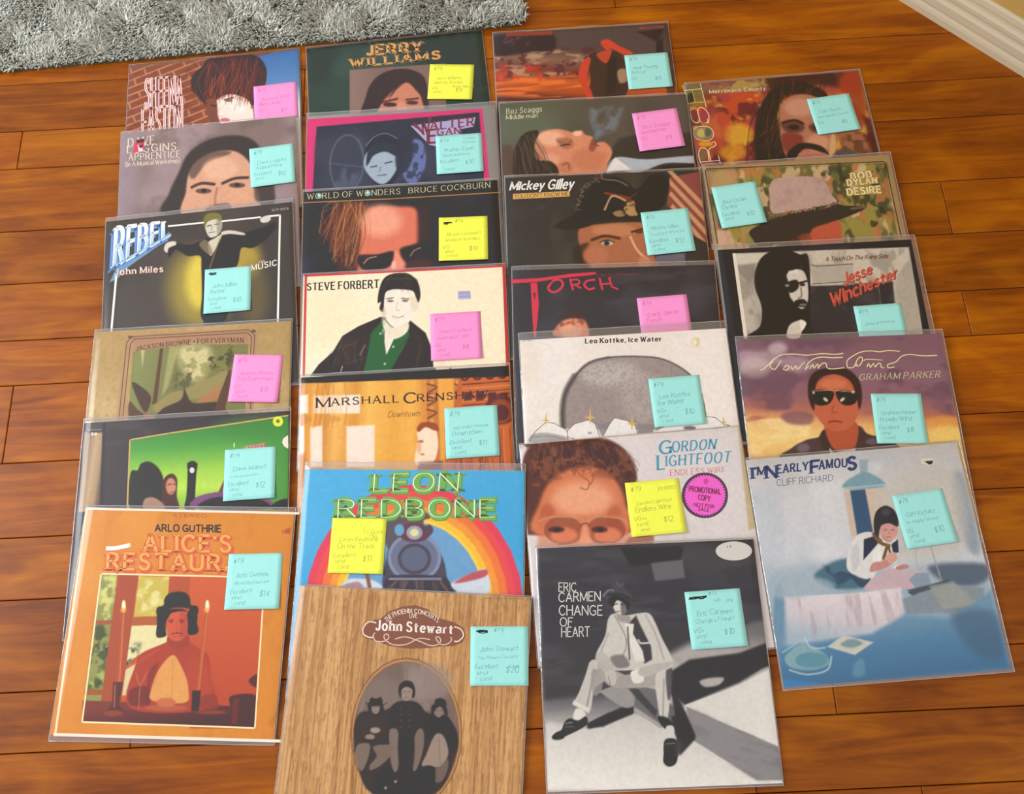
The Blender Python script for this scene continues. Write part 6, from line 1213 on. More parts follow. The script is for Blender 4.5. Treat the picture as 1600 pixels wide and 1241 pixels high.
('B',[(.4566,.183),(.5293,.1822),(.5795,.225),(.4232,.239)],'6e4c58',0.0075,1),
('B',[(.4053,.5702),(.3937,.4038),(.422,.3308),(.5105,.2994),(.5955,.3228),(.6468,.4128),(.6636,.4842),(.6736,.5667)],'4c4858',0.006,1),
('E',[(.5177,.4023),(.6368,.4009),(.5228,.5121)],'8890ac',0.006,1),
('E',[(.5177,.4023),(.6225,.4011),(.5222,.4979)],'6b7390',0.006,1),
('E',[(.518,.4083),(.5918,.4075),(.5212,.4777)],'4a4454',0.006,1),
('E',[(.518,.4083),(.5775,.4076),(.5206,.4634)],'5f6680',0.0075,1),
('E',[(.5125,.2908),(.5846,.29),(.5146,.3347)],'6a3a4c',0.006,1),
('E',[(.5125,.2908),(.5486,.2904),(.514,.3225)],'9aa2b4',0.006,1),
('E',[(.5125,.2908),(.5317,.2906),(.5133,.3079)],'e6dc9c',0.006,1),
('E',[(.4446,.2793),(.4662,.2791),(.446,.3062)],'6aa6d0',0.006,1),
('E',[(.5769,.2779),(.5961,.2777),(.5779,.3023)],'5a4456',0.006,1),
('B',[(.3928,.5586),(.4125,.4874),(.6376,.4846),(.6865,.5313),(.6877,.5666),(.3935,.5704)],'3d3644',0.0075,1),
('L',[(.4132,.4992),(.638,.4964)],0.0096,'9aa0b8',0.0048,.8),
('S',[(.4375,.5108),(.6385,.5083)],[(.4053,.5702),(.676,.5667)],15,0.0087,['7a5a40','55505e'],4,0.0036,.7200000000000001,0.0053),
('L',[(.3109,.4767),(.3264,.5359)],0.0168,'8a5a40',0.0048,1),
('T','LEON',[(.32,0.0272),(.7041,0.0148),(.6995,0.0994),(.3196,.1031)],'5a9638',.44,.2,1,0.0,0.0,None),
('T','LEON',[(.316,0.0234),(.7003,0.011),(.6958,0.0957),(.3157,0.0993)],'72b04c',.4,.2,1,0.0,0.0,None),
('T','LEON',[(.3185,0.0234),(.7028,0.011),(.6982,0.0957),(.3181,0.0993)],'f4f6e8',0.06,.8,0,0.0,0.0,None),
('T','REDBONE',[(.1637,.1472),(.8678,.1403),(.8695,.2195),(.1657,.2269)],'5a9638',.44,.2,1,0.0,0.0,None),
('T','REDBONE',[(.1597,.1435),(.8641,.1366),(.8658,.2158),(.1618,.2232)],'72b04c',.4,.2,1,0.0,0.0,None),
('T','REDBONE',[(.1622,.1435),(.8665,.1365),(.8682,.2158),(.1642,.2232)],'f4f6e8',0.06,.8,0,0.0,0.0,None)],
'eric':[
('F','35333a'),
('G',[(.5171,0.0102),(.5155,.4862)],[(0,'3c3a40'),(.5,'34323a'),(1,'3a383c')],1),
('N',.2,0.05,181,'4a484e',.45,.8,.7,None,0),
('P',[(.3909,0.0151),(.6839,0.0171),(.6567,0.0811),(.4262,0.0967)],'211f24',0.0105,.9),
('P',[(.5209,0.0856),(.6675,0.0766),(.6699,.156),(.5345,.1654)],'6b696e',0.0105,.9),
('P',[(.6641,0.0062),(.81,0.0122),(.8712,.2034),(.7071,.1968)],'403e44',0.0157,.7),
('GP',[(.4303,.5389),(.662,.4354),(.8903,.3874),(1.0467,.3553),(1.116,.6564),(1.0329,1.0415),(-0.0167,1.0053),(-0.0063,.7059),(.2611,.6521)],[(.4607,.6504),(.431,.9864)],[(0,'b9b3b0'),(.4,'d3cec8'),(1,'ebe6de')],0.0419,1),
('GP',[(.5758,.4885),(.7871,.4024),(1.0277,.345),(1.0518,.4691),(.8768,.4999),(.6305,.5464)],[(.7892,.3835),(.7724,.5332)],[(0,'6a686a'),(.6,'b0aaa6'),(1,'a8a29e')],0.0314,.9),
('P',[(.5705,.5442),(.6553,.5008),(.879,.4813),(1.0467,.4313),(1.0493,.5251),(.9709,.55),(.8646,.6013),(.6167,.6834),(.5435,.6169)],'2b292c',0.0131,1),
('B',[(.6911,.5903),(.7374,.5782),(.7971,.5804),(.7741,.6071),(.7135,.6141)],'b4afa9',0.0105,1),
('GP',[(.6167,.6834),(.8635,.6105),(1.0219,.5426),(1.0616,.9042),(.6149,.7015)],[(.661,.6396),(1.0325,.8329)],[(0,'dcd7d0'),(1,'e6e1da')],0.0052,1),
('P',[(.6212,.6881),(1.0592,.8866),(1.0352,.9901),(.891,.9851),(.6325,.8185)],'8d898b',0.0065,1),
('N',.1,0.02,184,'7a7678',.5,.8,.5,[(.6212,.6881),(1.0592,.8866),(1.0352,.9901),(.891,.9851),(.6325,.8185)],20),
('GP',[(-0.0031,.6424),(.2231,.6233),(.3605,.6558),(.3965,.7025),(.1941,.7581),(-0.0122,.7237)],[(.1633,.6211),(.1557,.7388)],[(0,'55535a'),(1,'a8a4a2')],0.0251,.9),
('P',[(.1854,.7399),(.3591,.6739),(.3965,.7025),(.2536,.7558),(.1842,.7578)],'2c2a2c',0.0105,1),
('P',[(.2537,.6153),(.3542,.6099),(.369,.6743),(.3293,.6728)],'9a9694',0.0079,1),
('P',[(.3557,.5915),(.4256,.5941),(.4921,.742),(.3965,.7025)],'4a484c',0.0079,1),
('P',[(.3965,.7025),(.4913,.751),(.6023,.8263),(.6423,.8189),(.6139,.7105),(.5483,.6718),(.4938,.7241)],'5a585a',0.0131,.9),
('P',[(.553,.7263),(.6139,.7105),(.6472,.819),(.5775,.8783)],'2a282a',0.0105,1),
('P',[(.2445,.6148),(.3169,.5915),(.4095,.6123),(.393,.6974),(.3384,.6784)],'9a9694',0.0062,1),
('P',[(.411,.595),(.4939,.6154),(.5203,.7361),(.5032,.7692),(.393,.6974)],'6c6a6c',0.0074,1),
('P',[(.364,.5933),(.4189,.6126),(.4955,.7012),(.4839,.7263),(.4066,.6466)],'3a383a',0.0086,.9),
('P',[(.3944,.6804),(.5002,.7522),(.5079,.7694),(.3927,.7017)],'b8b3ae',0.0062,.8),
('P',[(.1889,.7409),(.2804,.7018),(.3944,.6804),(.3873,.71),(.2488,.7516),(.1922,.7622)],'2a282a',0.0086,1),
('P',[(.5595,.6179),(.6012,.6709),(.6523,.8081),(.6029,.8397),(.5743,.7549)],'262426',0.0111,.95),
('B',[(.1334,.658),(.1598,.6116),(.1926,.5434),(.2151,.4916),(.2486,.4885),(.2837,.5293),(.2711,.5725),(.2263,.6055),(.2017,.6904),(.1607,.6719)],'c6c1ba',0.0049,1),
('L',[(.2317,.5274),(.1888,.6729)],0.0079,'8f8b86',0.0049,.8),
('B',[(.2222,.527),(.2642,.5373),(.2592,.6067),(.2245,.6313),(.2133,.5877)],'9b9792',0.0074,.8),
('P',[(.1323,.6451),(.2023,.6819),(.1963,.7005),(.1256,.662)],'dad5cd',0.0049,1),
('B',[(.2483,.4929),(.3215,.5308),(.4225,.5694),(.5387,.5389),(.5645,.5661),(.4572,.6054),(.2887,.5905)],'aaa59f',0.0074,1),
('B',[(.4986,.5636),(.5395,.5302),(.5645,.5661),(.5579,.635),(.5342,.7366),(.5063,.7355),(.4986,.6672)],'cfcac2',0.0049,1),
('L',[(.5355,.5737),(.5164,.7274)],0.0069,'9a958f',0.0039,.8),
('B',[(.5481,.5393),(.5764,.5404),(.5562,.6522),(.543,.6431)],'4a474a',0.0074,.9),
('B',[(.3089,.3167),(.3395,.2952),(.3869,.3061),(.4454,.2994),(.4935,.3012),(.5186,.3429),(.5415,.4066),(.5806,.4967),(.5678,.5313),(.5002,.5462),(.4255,.5347),(.3215,.5308),(.2483,.4929),(.246,.4575),(.2893,.3879)],'cfcac2',0.0049,1),
('P',[(.3885,.3469),(.435,.308),(.4508,.3493),(.4907,.4402),(.4907,.4933),(.4561,.5095),(.4227,.4554)],'363337',0.0074,.95),
('P',[(.3796,.3375),(.4224,.3437),(.4143,.3838),(.4512,.4565),(.4568,.5008),(.419,.4993),(.3923,.4187)],'e4dfd7',0.0049,1),
('L',[(.3925,.356),(.3913,.4895)],0.0069,'3a373a',0.0039,.9),
('L',[(.3388,.3042),(.3834,.4094),(.3588,.4794)],0.0049,'8a8680',0.003,.9),
('L',[(.4782,.3097),(.5146,.3877),(.5428,.4952)],0.0079,'a8a39c',0.0049,.8),
('L',[(.3043,.3795),(.2597,.4668)],0.0069,'a6a19a',0.0049,.8),
('L',[(.4359,.4114),(.4491,.4253),(.4923,.4225)],0.0079,'d9d4cc',0.003,.9),
('B',[(.3066,.4775),(.3642,.4708),(.3891,.5158),(.3317,.5224)],'4a474a',0.0123,.6),
('B',[(.2457,.4619),(.2841,.4589),(.3215,.5308),(.2919,.5471),(.2477,.5017)],'b9b4ad',0.0062,.9),
('B',[(.2784,.5379),(.3168,.5306),(.3283,.5659),(.3122,.5914),(.2893,.5818)],'c4bcb4',0.0049,1),
('B',[(.3283,.5659),(.3863,.5507),(.4037,.5687),(.373,.598),(.331,.5921)],'a59d97',0.0049,1),
('L',[(.2912,.5558),(.2984,.5865)],0.0039,'7a726e',0.003,.8),
('B',[(.3917,.5421),(.4349,.535),(.4453,.579),(.4023,.586)],'e6e1d9',0.0049,1),
('B',[(.4357,.5263),(.5703,.5051),(.5584,.5309),(.4421,.5615)],'bbb6af',0.0062,1),
('B',[(.3342,.2631),(.3537,.2365),(.3839,.2468),(.3936,.2837),(.3725,.3056),(.3491,.2956)],'d8d1c9',0.0049,1),
('B',[(.3723,.2463),(.3983,.2611),(.3928,.2928),(.3697,.3046)],'6a6466',0.0074,.9),
('B',[(.3725,.3056),(.3491,.2956),(.3563,.3276),(.4036,.3384),(.4058,.3114)],'a39c96',0.0062,1),
('B',[(.3143,.2441),(.3334,.2219),(.3737,.2281),(.4102,.257),(.3984,.2839),(.3861,.256),(.3533,.241),(.3339,.2677)],'1f1d20',0.0049,1),
('B',[(.2889,.2201),(.308,.1979),(.3299,.1914),(.3375,.1676),(.3598,.1574),(.3846,.1639),(.3941,.1921),(.4162,.2077),(.4233,.2392),(.3836,.2266),(.3354,.221),(.3052,.2364)],'45424a',0.0049,1),
('L',[(.2928,.2194),(.3178,.1964),(.3421,.1974)],0.0059,'8e8a94',0.003,.8),
('L',[(.3575,.161),(.3678,.1799),(.39,.1697)],0.0049,'6c6872',0.0039,.8),
('L',[(.3165,.2148),(.3746,.2171),(.4121,.2342)],0.0079,'232126',0.003,.9),
('L',[(.3424,.2571),(.3571,.2549)],0.0039,'3a3436',0.002,1),
('L',[(.3695,.2572),(.3828,.2614)],0.0039,'2a2426',0.002,1),
('L',[(.3478,.2873),(.3613,.2879)],0.0039,'7a605e',0.002,1),
('B',[(.1414,.6797),(.1736,.6894),(.1813,.7152),(.1382,.7306),(.1253,.7132)],'dedad2',0.0049,1),
('B',[(0.0327,.7817),(0.071,.762),(0.0867,.733),(.111,.7169),(.1478,.7267),(.1816,.711),(.1892,.7367),(.1646,.7569),(0.0977,.784),(0.0503,.7991),(0.0319,.7959)],'2e2b2d',0.0037,1),
('B',[(0.0345,.7817),(0.0661,.766),(0.0833,.7919),(0.0503,.7999)],'161416',0.0037,1),
('L',[(0.0911,.7374),(.1193,.7342)],0.0039,'a09a9a',0.002,.8),
('L',[(0.0904,.75),(.1276,.7514)],0.0039,'6a6668',0.002,.8),
('B',[(.4932,.7266),(.5303,.7279),(.5642,.763),(.5533,.7794),(.5171,.7697)],'232123',0.0049,1),
('B',[(.5268,.7658),(.5592,.767),(.5543,.8172),(.5267,.8162)],'d4cfc8',0.0049,1),
('B',[(.5067,.8612),(.5143,.8199),(.541,.8108),(.5677,.8218),(.5674,.8717),(.5546,.9084),(.526,.9197),(.5047,.9025)],'2a2729',0.0037,1),
('B',[(.5044,.886),(.5349,.8747),(.5631,.8881),(.5495,.9139),(.5214,.9195),(.5043,.9066)],'141214',0.0037,1),
('L',[(.5186,.8326),(.5575,.8315)],0.0039,'8f8a8a',0.002,.8),
('B',[(.5631,.8217),(.5945,.8311),(.582,.8639),(.5567,.8878)],'3a383a',0.0086,.9),
('VP',[(.9879,0.0517),(.9858,0.0589),(.9811,0.0658),(.9742,0.0721),(.9652,0.0777),(.9544,0.0825),(.9421,0.0861),(.9287,0.0887),(.9145,0.09),(.9001,0.09),(.8858,0.0888),(.8721,0.0864),(.8594,0.0828),(.848,0.0781),(.8384,0.0726),(.8308,0.0663),(.8254,0.0594),(.8224,0.0522),(.822,0.0449),(.8241,0.0376),(.8286,0.0307),(.8355,0.0243),(.8445,0.0187),(.8553,0.0139),(.8677,0.0102),(.8812,0.0076),(.8954,0.0063),(.91,0.0062),(.9243,0.0075),(.9381,0.01),(.9509,0.0136),(.9622,0.0183),(.9718,0.0239),(.9794,0.0303),(.9847,0.0371),(.9876,0.0443)],'d4d2cc'),
('VP',[(.8764,0.025),(.8796,0.0251),(.8786,0.0331),(.8755,0.033)],'3a3a3a'),
('VP',[(.8902,0.0236),(.8943,0.0237),(.8934,0.0317),(.8892,0.0316)],'3a3a3a'),
('T','ERIC',[(0.0955,.1547),(.1742,.1578),(.1719,.1951),(0.0934,.1919)],'e6e2da',.11,0.0,0,0.0,0.0,None),
('T','CARMEN',[(0.0931,.1978),(.2813,.1994),(.2785,.2384),(0.0908,.2368)],'e6e2da',.11,0.0,0,0.0,0.0,None),
('T','CHANGE',[(0.092,.2524),(.2852,.26),(.2823,.3005),(0.0897,.293)],'e6e2da',.11,0.0,0,0.0,0.0,None),
('T','OF',[(0.0932,.3047),(.1485,.3068),(.1464,.3413),(0.0912,.3392)],'e6e2da',.11,0.0,0,0.0,0.0,None),
('T','HEART',[(0.097,.3452),(.2217,.3471),(.219,.3871),(0.0947,.3851)],'e6e2da',.11,0.0,0,0.0,0.0,None)],
'john':[
('F','c6955c'),
('N',0.008,.4,111,'b07e4a',.4,.75,.8,None,0),
('N',0.014,.9,112,'dbae74',.4,.7,.7,None,0),
('N',0.005,0.05,113,'94643a',.6,.8,.5,None,0),
('S',[(0.005,0.0171),(1.0081,0.0125)],[(0.0394,1.0205),(1.0509,.9611)],102,0.0023,['8a5a30','7a4a26','9a6a3c'],3,0.0017,.44000000000000006,0.0076),
('E',[(.5144,.587),(.7453,.5741),(.5405,.8896)],'7a4c2c',0.0029,1),
('E',[(.5144,.587),(.7408,.5744),(.5401,.8845)],'c48f58',0.0029,1),
('E',[(.5146,.5891),(.7343,.5769),(.5396,.8794)],'8a5c38',0.0029,1),
('E',[(.5146,.5891),(.7288,.5772),(.5391,.8733)],'756259',0.0029,1),
('N',0.02,.25,115,'8d7b73',.4,.7,.6,[(.3888,.3054),(.5829,.295),(.7077,.465),(.7148,.5659),(.3105,.5884),(.3002,.4874)],0),
('E',[(.5896,.3806),(.6889,.3752),(.5959,.4591)],'9a877e',0.0474,.7),
('E',[(.4014,.4395),(.4758,.4354),(.4082,.5115)],'84736b',0.0395,.7),
('B',[(.3025,.6597),(.2958,.5655),(.3218,.5162),(.3773,.5132),(.4318,.4982),(.4723,.4659),(.5467,.4648),(.5869,.5016),(.637,.5108),(.6874,.5259),(.7248,.5772),(.7274,.6591),(.6487,.8224),(.3965,.8369),(.3152,.694)],'332927',0.0079,1),
('B',[(.4266,.8352),(.4011,.7588),(.4766,.7198),(.5917,.7133),(.644,.7622),(.6247,.8238)],'241c1b',0.0111,1),
('B',[(.4342,.5578),(.4379,.4978),(.4664,.4692),(.504,.4732),(.5405,.4651),(.5802,.496),(.5947,.5608),(.569,.5859),(.515,.6007),(.4645,.5858)],'2b2220',0.004,1),
('E',[(.5013,.428),(.5261,.4266),(.5042,.4617)],'9a867b',0.0032,1),
('B',[(.4696,.4358),(.4679,.4025),(.4897,.3799),(.5213,.3843),(.5363,.414),(.5357,.4443),(.5252,.4449),(.5239,.4146),(.4981,.4051),(.4804,.417),(.4802,.4503)],'1f1816',0.0032,1),
('L',[(.4874,.4257),(.4967,.4246)],0.0025,'4a3a36',0.0013,1),
('L',[(.5072,.424),(.5172,.4241)],0.0025,'4a3a36',0.0013,1),
('L',[(.4956,.4477),(.511,.4468)],0.0025,'5a4640',0.0013,1),
('L',[(.5014,.4292),(.4998,.439)],0.0025,'7c6a60',0.0013,1),
('E',[(.4842,.4953),(.4873,.4951),(.4845,.4983)],'6e5d55',0.0024,.8),
('E',[(.4863,.5191),(.4894,.519),(.4866,.5221)],'6e5d55',0.0024,.8),
('E',[(.4884,.5429),(.4915,.5427),(.4887,.5458)],'6e5d55',0.0024,.8),
('E',[(.4905,.5665),(.4936,.5664),(.4908,.5695)],'6e5d55',0.0024,.8),
('E',[(.5194,.4933),(.5224,.4932),(.5196,.4963)],'6e5d55',0.0024,.8),
('E',[(.5214,.5172),(.5245,.517),(.5216,.5202)],'6e5d55',0.0024,.8),
('E',[(.5234,.5409),(.5265,.5408),(.5237,.5439)],'6e5d55',0.0024,.8),
('E',[(.5254,.5646),(.5285,.5644),(.5257,.5676)],'6e5d55',0.0024,.8),
('L',[(.5005,.4764),(.5103,.5891)],0.0019,'4a3c38',0.0013,.8),
('B',[(.4436,.5929),(.4574,.5755),(.478,.585),(.4876,.6375),(.4928,.7304),(.4756,.743),(.4552,.6861)],'7d6a60',0.004,1),
('B',[(.5517,.5986),(.5677,.5694),(.5862,.5849),(.5895,.6494),(.5689,.7319),(.5503,.7272),(.5474,.6576)],'7a675d',0.004,1),
('B',[(.4844,.6024),(.5456,.599),(.5512,.7387),(.5029,.7414)],'2a211f',0.0055,1),
('B',[(.3019,.6244),(.3007,.5533),(.3282,.5189),(.3779,.5191),(.4222,.5286),(.4333,.5816),(.4132,.6299),(.341,.6457)],'352b29',0.004,1),
('B',[(.3447,.4969),(.3516,.4725),(.3983,.4729),(.4144,.5111),(.3975,.53),(.36,.5261)],'241c1a',0.0032,1),
('E',[(.3779,.4999),(.3952,.499),(.3801,.5226)],'8e7a70',0.0032,1),
('B',[(.3352,.4764),(.3528,.4845),(.4054,.4816),(.4231,.4716),(.4129,.4824),(.3813,.4901),(.3471,.4896)],'17110f',0.0024,1),
('B',[(.3543,.4814),(.3545,.4572),(.3753,.4603),(.3965,.4531),(.402,.4788)],'17110f',0.0024,1),
('L',[(.3683,.4969),(.375,.4959)],0.0019,'3a2c28',0.0013,1),
('L',[(.3818,.4955),(.3887,.4957)],0.0019,'3a2c28',0.0013,1),
('L',[(.3735,.5122),(.3859,.5115)],0.0019,'4a3832',0.0013,1),
('E',[(.3845,.5873),(.4054,.5861),(.3856,.599)],'a08c80',0.0032,1),
('E',[(.3656,.6149),(.3852,.6138),(.3667,.6255)],'94806f',0.0032,1),
('L',[(.327,.6289),(.3888,.6313),(.4443,.6341)],0.0101,'2c2320',0.0025,.9),
('B',[(.311,.6826),(.3168,.65),(.3466,.6407),(.3691,.65),(.3651,.7029),(.3454,.7504),(.3249,.7284)],'7b695d',0.0047,1),
('B',[(.3819,.6552),(.4205,.6425),(.467,.6475),(.4608,.68),(.422,.7229),(.3815,.7454),(.3765,.7255),(.4005,.6892)],'786559',0.0047,1),
('B',[(.5926,.5727),(.601,.5247),(.6308,.5111),(.6804,.5144),(.7079,.5545),(.7256,.5889),(.7214,.6595),(.6894,.6379),(.6311,.5942),(.6024,.6193)],'2a2120',0.004,1),
('E',[(.642,.4956),(.6604,.4946),(.6439,.5206)],'8a766c',0.0032,1),
('B',[(.6159,.5179),(.6101,.4824),(.6274,.4664),(.6634,.4674),(.6791,.4965),(.6747,.5207),(.6637,.4974),(.6468,.4773),(.628,.4904)],'1c1513',0.0032,1),
('B',[(.6098,.4794),(.6212,.4667),(.6232,.4516),(.6442,.4432),(.6646,.4505),(.671,.47),(.6461,.4684)],'14100f',0.0024,1),
('L',[(.632,.4943),(.6381,.4934)],0.0019,'3a2c28',0.0013,1),
('L',[(.6455,.493),(.6517,.4933)],0.0019,'3a2c28',0.0013,1),
('L',[(.6367,.5078),(.649,.5072)],0.0019,'4a3832',0.0013,1),
('E',[(.5914,.4804),(.6049,.4796),(.5928,.4983)],'8a7a72',0.0047,.8),
('B',[(.5886,.7134),(.6036,.6719),(.6259,.6063),(.6457,.5845),(.6712,.5979),(.6894,.6379),(.6919,.6728),(.6677,.7147),(.6163,.7176)],'9a8678',0.004,1),
('L',[(.6498,.5991),(.6642,.7091)],0.0032,'7a675c',0.0025,.8),
('B',[(.6414,.7278),(.6647,.7149),(.6928,.6843),(.6957,.7247),(.675,.7719),(.6479,.7734)],'6e5c52',0.004,1),
('B',[(.5954,.7217),(.6407,.7192),(.6454,.7793),(.6093,.7813)],'1f1817',0.004,1),
('E',[(.4872,.7837),(.4926,.7834),(.4877,.7889)],'b8a69a',0.0024,.9),
('E',[(.4485,.8106),(.4539,.8103),(.449,.8157)],'b8a69a',0.0024,.9),
('VP',[(.2848,.1888),(.2919,.1563),(.3224,.1362),(.3631,.1249),(.3994,0.0905),(.4555,0.0667),(.5072,0.0593),(.5606,0.0729),(.6097,.1085),(.6801,.1244),(.7207,.1453),(.7343,.1766),(.7226,.2068),(.6872,.2245),(.6304,.2298),(.5738,.2396),(.4941,.2461),(.4131,.2391),(.3539,.2218),(.3091,.2127)],'844a32'),
('T','THE PHOENIX CONCERTS',[(.3793,.124),(.6146,.1117),(.6091,.1305),(.3926,.1418)],'f0e2d4',.15,0.0,0,0.0,2.3,None),
('T','LIVE',[(.486,0.0976),(.5184,0.0959),(.5198,.1132),(.4875,.1149)],'f0e2d4',.15,0.0,0,0.0,0.0,None),
('T','John Stewart',[(.3474,.1303),(.6741,.1363),(.6744,.1729),(.3493,.174)],'f6ece2',.23,.55,1,0.0,0.0,None),
('VL',[(.3464,.1442),(.3136,.1413),(.2931,.1677),(.2957,.194),(.3236,.2074),(.3429,.2041)],0.0057,'e9d6c4',1),
('VL',[(.6814,.1428),(.7109,.1527),(.723,.1795),(.7029,.2033),(.6858,.2042)],0.0057,'e9d6c4',1),
('VL',[(.3446,.1857),(.3382,.2032),(.3539,.2218),(.3883,.2199),(.4054,.2053),(.3993,.1897),(.3859,.1949),(.3897,.2107),(.4239,.2317),(.4811,.2287),(.5363,.2007),(.5824,.2028)],0.0046,'d9c0ae',1),
('VL',[(.4333,.2084),(.4784,.1969),(.5372,.2121),(.5844,.2277),(.6183,.2214),(.6283,.2027),(.6158,.1885),(.6072,.197),(.6297,.2208),(.658,.217),(.674,.2003),(.6685,.1869)],0.0046,'d9c0ae',1),
('T','WEST COAST STEREO LIVE',[(.7998,0.0104),(1.0135,0.0041),(1.0138,0.0099),(.8002,0.0162)],'5a3a24',.14,0.0,0,0.0,0.0,None)],
'cliff':[
('F','b9bcc2'),
('G',[(.4466,0.0022),(.3778,1.0382)],[(0,'c4c1c0'),(.25,'d4d3d6'),(.5,'cdd2d8'),(.62,'aec2d0'),(.75,'86a8c0'),(.88,'5c8db4'),(1,'4283b4')],1),
('N',.3,.3,231,'e0e0e4',.4,.7,.7,[(0.0026,0.0077),(.6451,0.0606),(.4116,.4875),(-0.0163,.4927)],0),
('N',.2,.2,232,'bac2cc',.5,.8,.6,[(0.0026,0.0077),(.9688,0.0242),(.9901,.5724),(-0.0196,.5119)],0),
('B',[(.9498,.1481),(.996,.1726),(.994,.475),(.9394,.4903),(.9193,.3194)],'8c9aa8',0.0339,.8),
('B',[(.6087,.1822),(.9468,.1168),(.9242,.4694),(.7011,.5105),(.5798,.4616)],'c8c2b8',0.0653,.7),
('P',[(-0.0063,.4934),(.4096,.4971),(.5433,.537),(.7863,.5368),(.9825,.5621),(.996,.6692),(.9748,.9479),(-0.0127,.9905),(-0.0054,.7799)],'8aa2b4',0.0783,.5),
('P',[(.4295,.1675),(.6222,.1678),(.55,.4098),(.4273,.4099)],'cfc0b2',0.0183,.8),
('P',[(.4562,.18),(.5281,.1797),(.524,.3878),(.4484,.3867)],'365878',0.0065,1),
('P',[(.5281,.1797),(.5576,.178),(.5562,.3804),(.524,.3878)],'d4bca8',0.0078,.8),
('P',[(.4255,.1878),(.4521,.1848),(.4433,.3813),(.4201,.3845)],'d0b8a4',0.0078,.7),
('B',[(.4295,.1675),(.452,.1333),(.5096,.1069),(.5426,0.0992),(.5898,.1238),(.6273,.1682),(.5576,.178)],'7fa2b0',0.0091,1),
('P',[(.5284,0.0405),(.5698,0.0439),(.5519,.1051),(.521,.1026)],'8fa6b0',0.0104,.8),
('L',[(.4295,.1675),(.5285,.1674),(.6286,.1673)],0.0073,'b4ccd4',0.0042,.8),
('B',[(.7444,.5432),(.9849,.5526),(1.0004,.6119),(.922,.6442),(.8059,.6255)],'4a5c70',0.0261,.85),
('B',[(.2168,.55),(.2977,.498),(.3915,.4859),(.396,.5642),(.4735,.58),(.426,.6148),(.2872,.6038)],'3f6880',0.0183,.9),
('N',0.04,0.04,234,'27465c',.5,.7,.7,[(.244,.5133),(.4116,.4875),(.4735,.58),(.2872,.6038)],0),
('B',[(.3737,.5102),(.3972,.4481),(.4428,.3872),(.4903,.3729),(.526,.3794),(.5653,.4042),(.622,.4159),(.6191,.48),(.5919,.5204),(.5138,.5425),(.4691,.581),(.3884,.5466)],'e0dedb',0.0047,1),
('B',[(.4081,.449),(.4429,.4231),(.4329,.5078),(.397,.5402)],'c4c6cc',0.0095,.7),
('P',[(.4749,.4041),(.5231,.3936),(.539,.4236),(.4938,.4629),(.4539,.4953)],'26304a',0.0038,1),
('P',[(.5956,.4353),(.6293,.4165),(.6214,.4731),(.5938,.478)],'26304a',0.0038,1),
('P',[(.5097,.4571),(.5447,.4313),(.5371,.5019),(.4908,.5124)],'f0eeea',0.0047,.9),
('L',[(.5245,.3865),(.5462,.4242),(.5832,.4415)],0.0166,'7a5c30',0.0023,1),
('L',[(.5294,.3811),(.5553,.4163)],0.0053,'241c1a',0.0015,.9),
('L',[(.5759,.4409),(.5458,.4955)],0.0136,'8a6a34',0.0023,1),
('L',[(.5809,.4521),(.5835,.4914)],0.0106,'5a4426',0.0023,1),
('L',[(.5708,.4477),(.5517,.4889)],0.0038,'2c2420',0.0015,.9),
('B',[(.5531,.3744),(.5657,.35),(.6075,.3461),(.638,.3595),(.634,.3881),(.6075,.4148),(.5797,.4233),(.558,.4036)],'d59f96',0.0038,1),
('B',[(.5595,.3965),(.5914,.4207),(.6163,.4083),(.5899,.4277),(.5638,.4113)],'b87f78',0.0047,.7),
('B',[(.529,.3724),(.538,.3223),(.5618,.2804),(.6032,.2617),(.6369,.2791),(.6496,.3168),(.6417,.3598),(.6079,.344),(.5698,.3482),(.5531,.3744),(.5434,.4024),(.5318,.3871)],'2e2f37',0.0038,1),
('E',[(.6007,.2909),(.6227,.2927),(.597,.3081)],'55565e',0.0113,.6),
('L',[(.574,.3703),(.5889,.37)],0.003,'4a2e30',0.0015,1),
('L',[(.6079,.3715),(.6222,.3741)],0.003,'4a2e30',0.0015,1),
('L',[(.5792,.4017),(.5988,.4033)],0.003,'8f4a4c',0.0015,1),
('L',[(.5969,.3779),(.5963,.3908)],0.003,'b88078',0.0015,1),
('B',[(.4727,.5462),(.4908,.5124),(.5364,.5054),(.5763,.4909),(.6082,.4792),(.6022,.5071),(.5521,.5349),(.4979,.5482)],'c98f86',0.0047,1),
('B',[(.5582,.4894),(.5841,.4716),(.609,.4757),(.6073,.5004),(.5703,.5187)],'d9a59a',0.0038,1),
('P',[(.5599,.5496),(.5976,.528),(.6561,.5291),(.617,.5401)],'efece8',0.0038,1),
('B',[(.5961,.5349),(.6417,.5279),(.653,.5429),(.6,.5507)],'c08680',0.0038,1),
('B',[(.434,.6097),(.4849,.5753),(.5658,.5395),(.6204,.5579),(.6795,.5556),(.7164,.5866),(.6625,.6312),(.4734,.6302)],'ccb2ba',0.0076,1),
('B',[(.3739,.5455),(.4404,.5788),(.4706,.5742),(.4261,.6125),(.39,.5748)],'33465e',0.0047,.9),
('P',[(.6415,.5947),(.6764,.5694),(.7339,.5739),(.7349,.6646),(.6818,.6742)],'8d9cb0',0.0066,1),
('L',[(.7702,.4636),(.7849,.606)],0.0061,'a8a298',0.0023,.9),
('L',[(.6882,.5492),(.7014,.4581)],0.0038,'a8a298',0.0023,.7),
('L',[(.6939,.5567),(.7346,.5388)],0.0045,'b0a89c',0.0023,.8),
('L',[(.7364,.6265),(.8163,.6119)],0.0068,'3e4856',0.0023,.9),
('P',[(.6222,.6488),(.6587,.6482),(.6803,.681),(.6533,.672)],'2e3e52',0.0047,1),
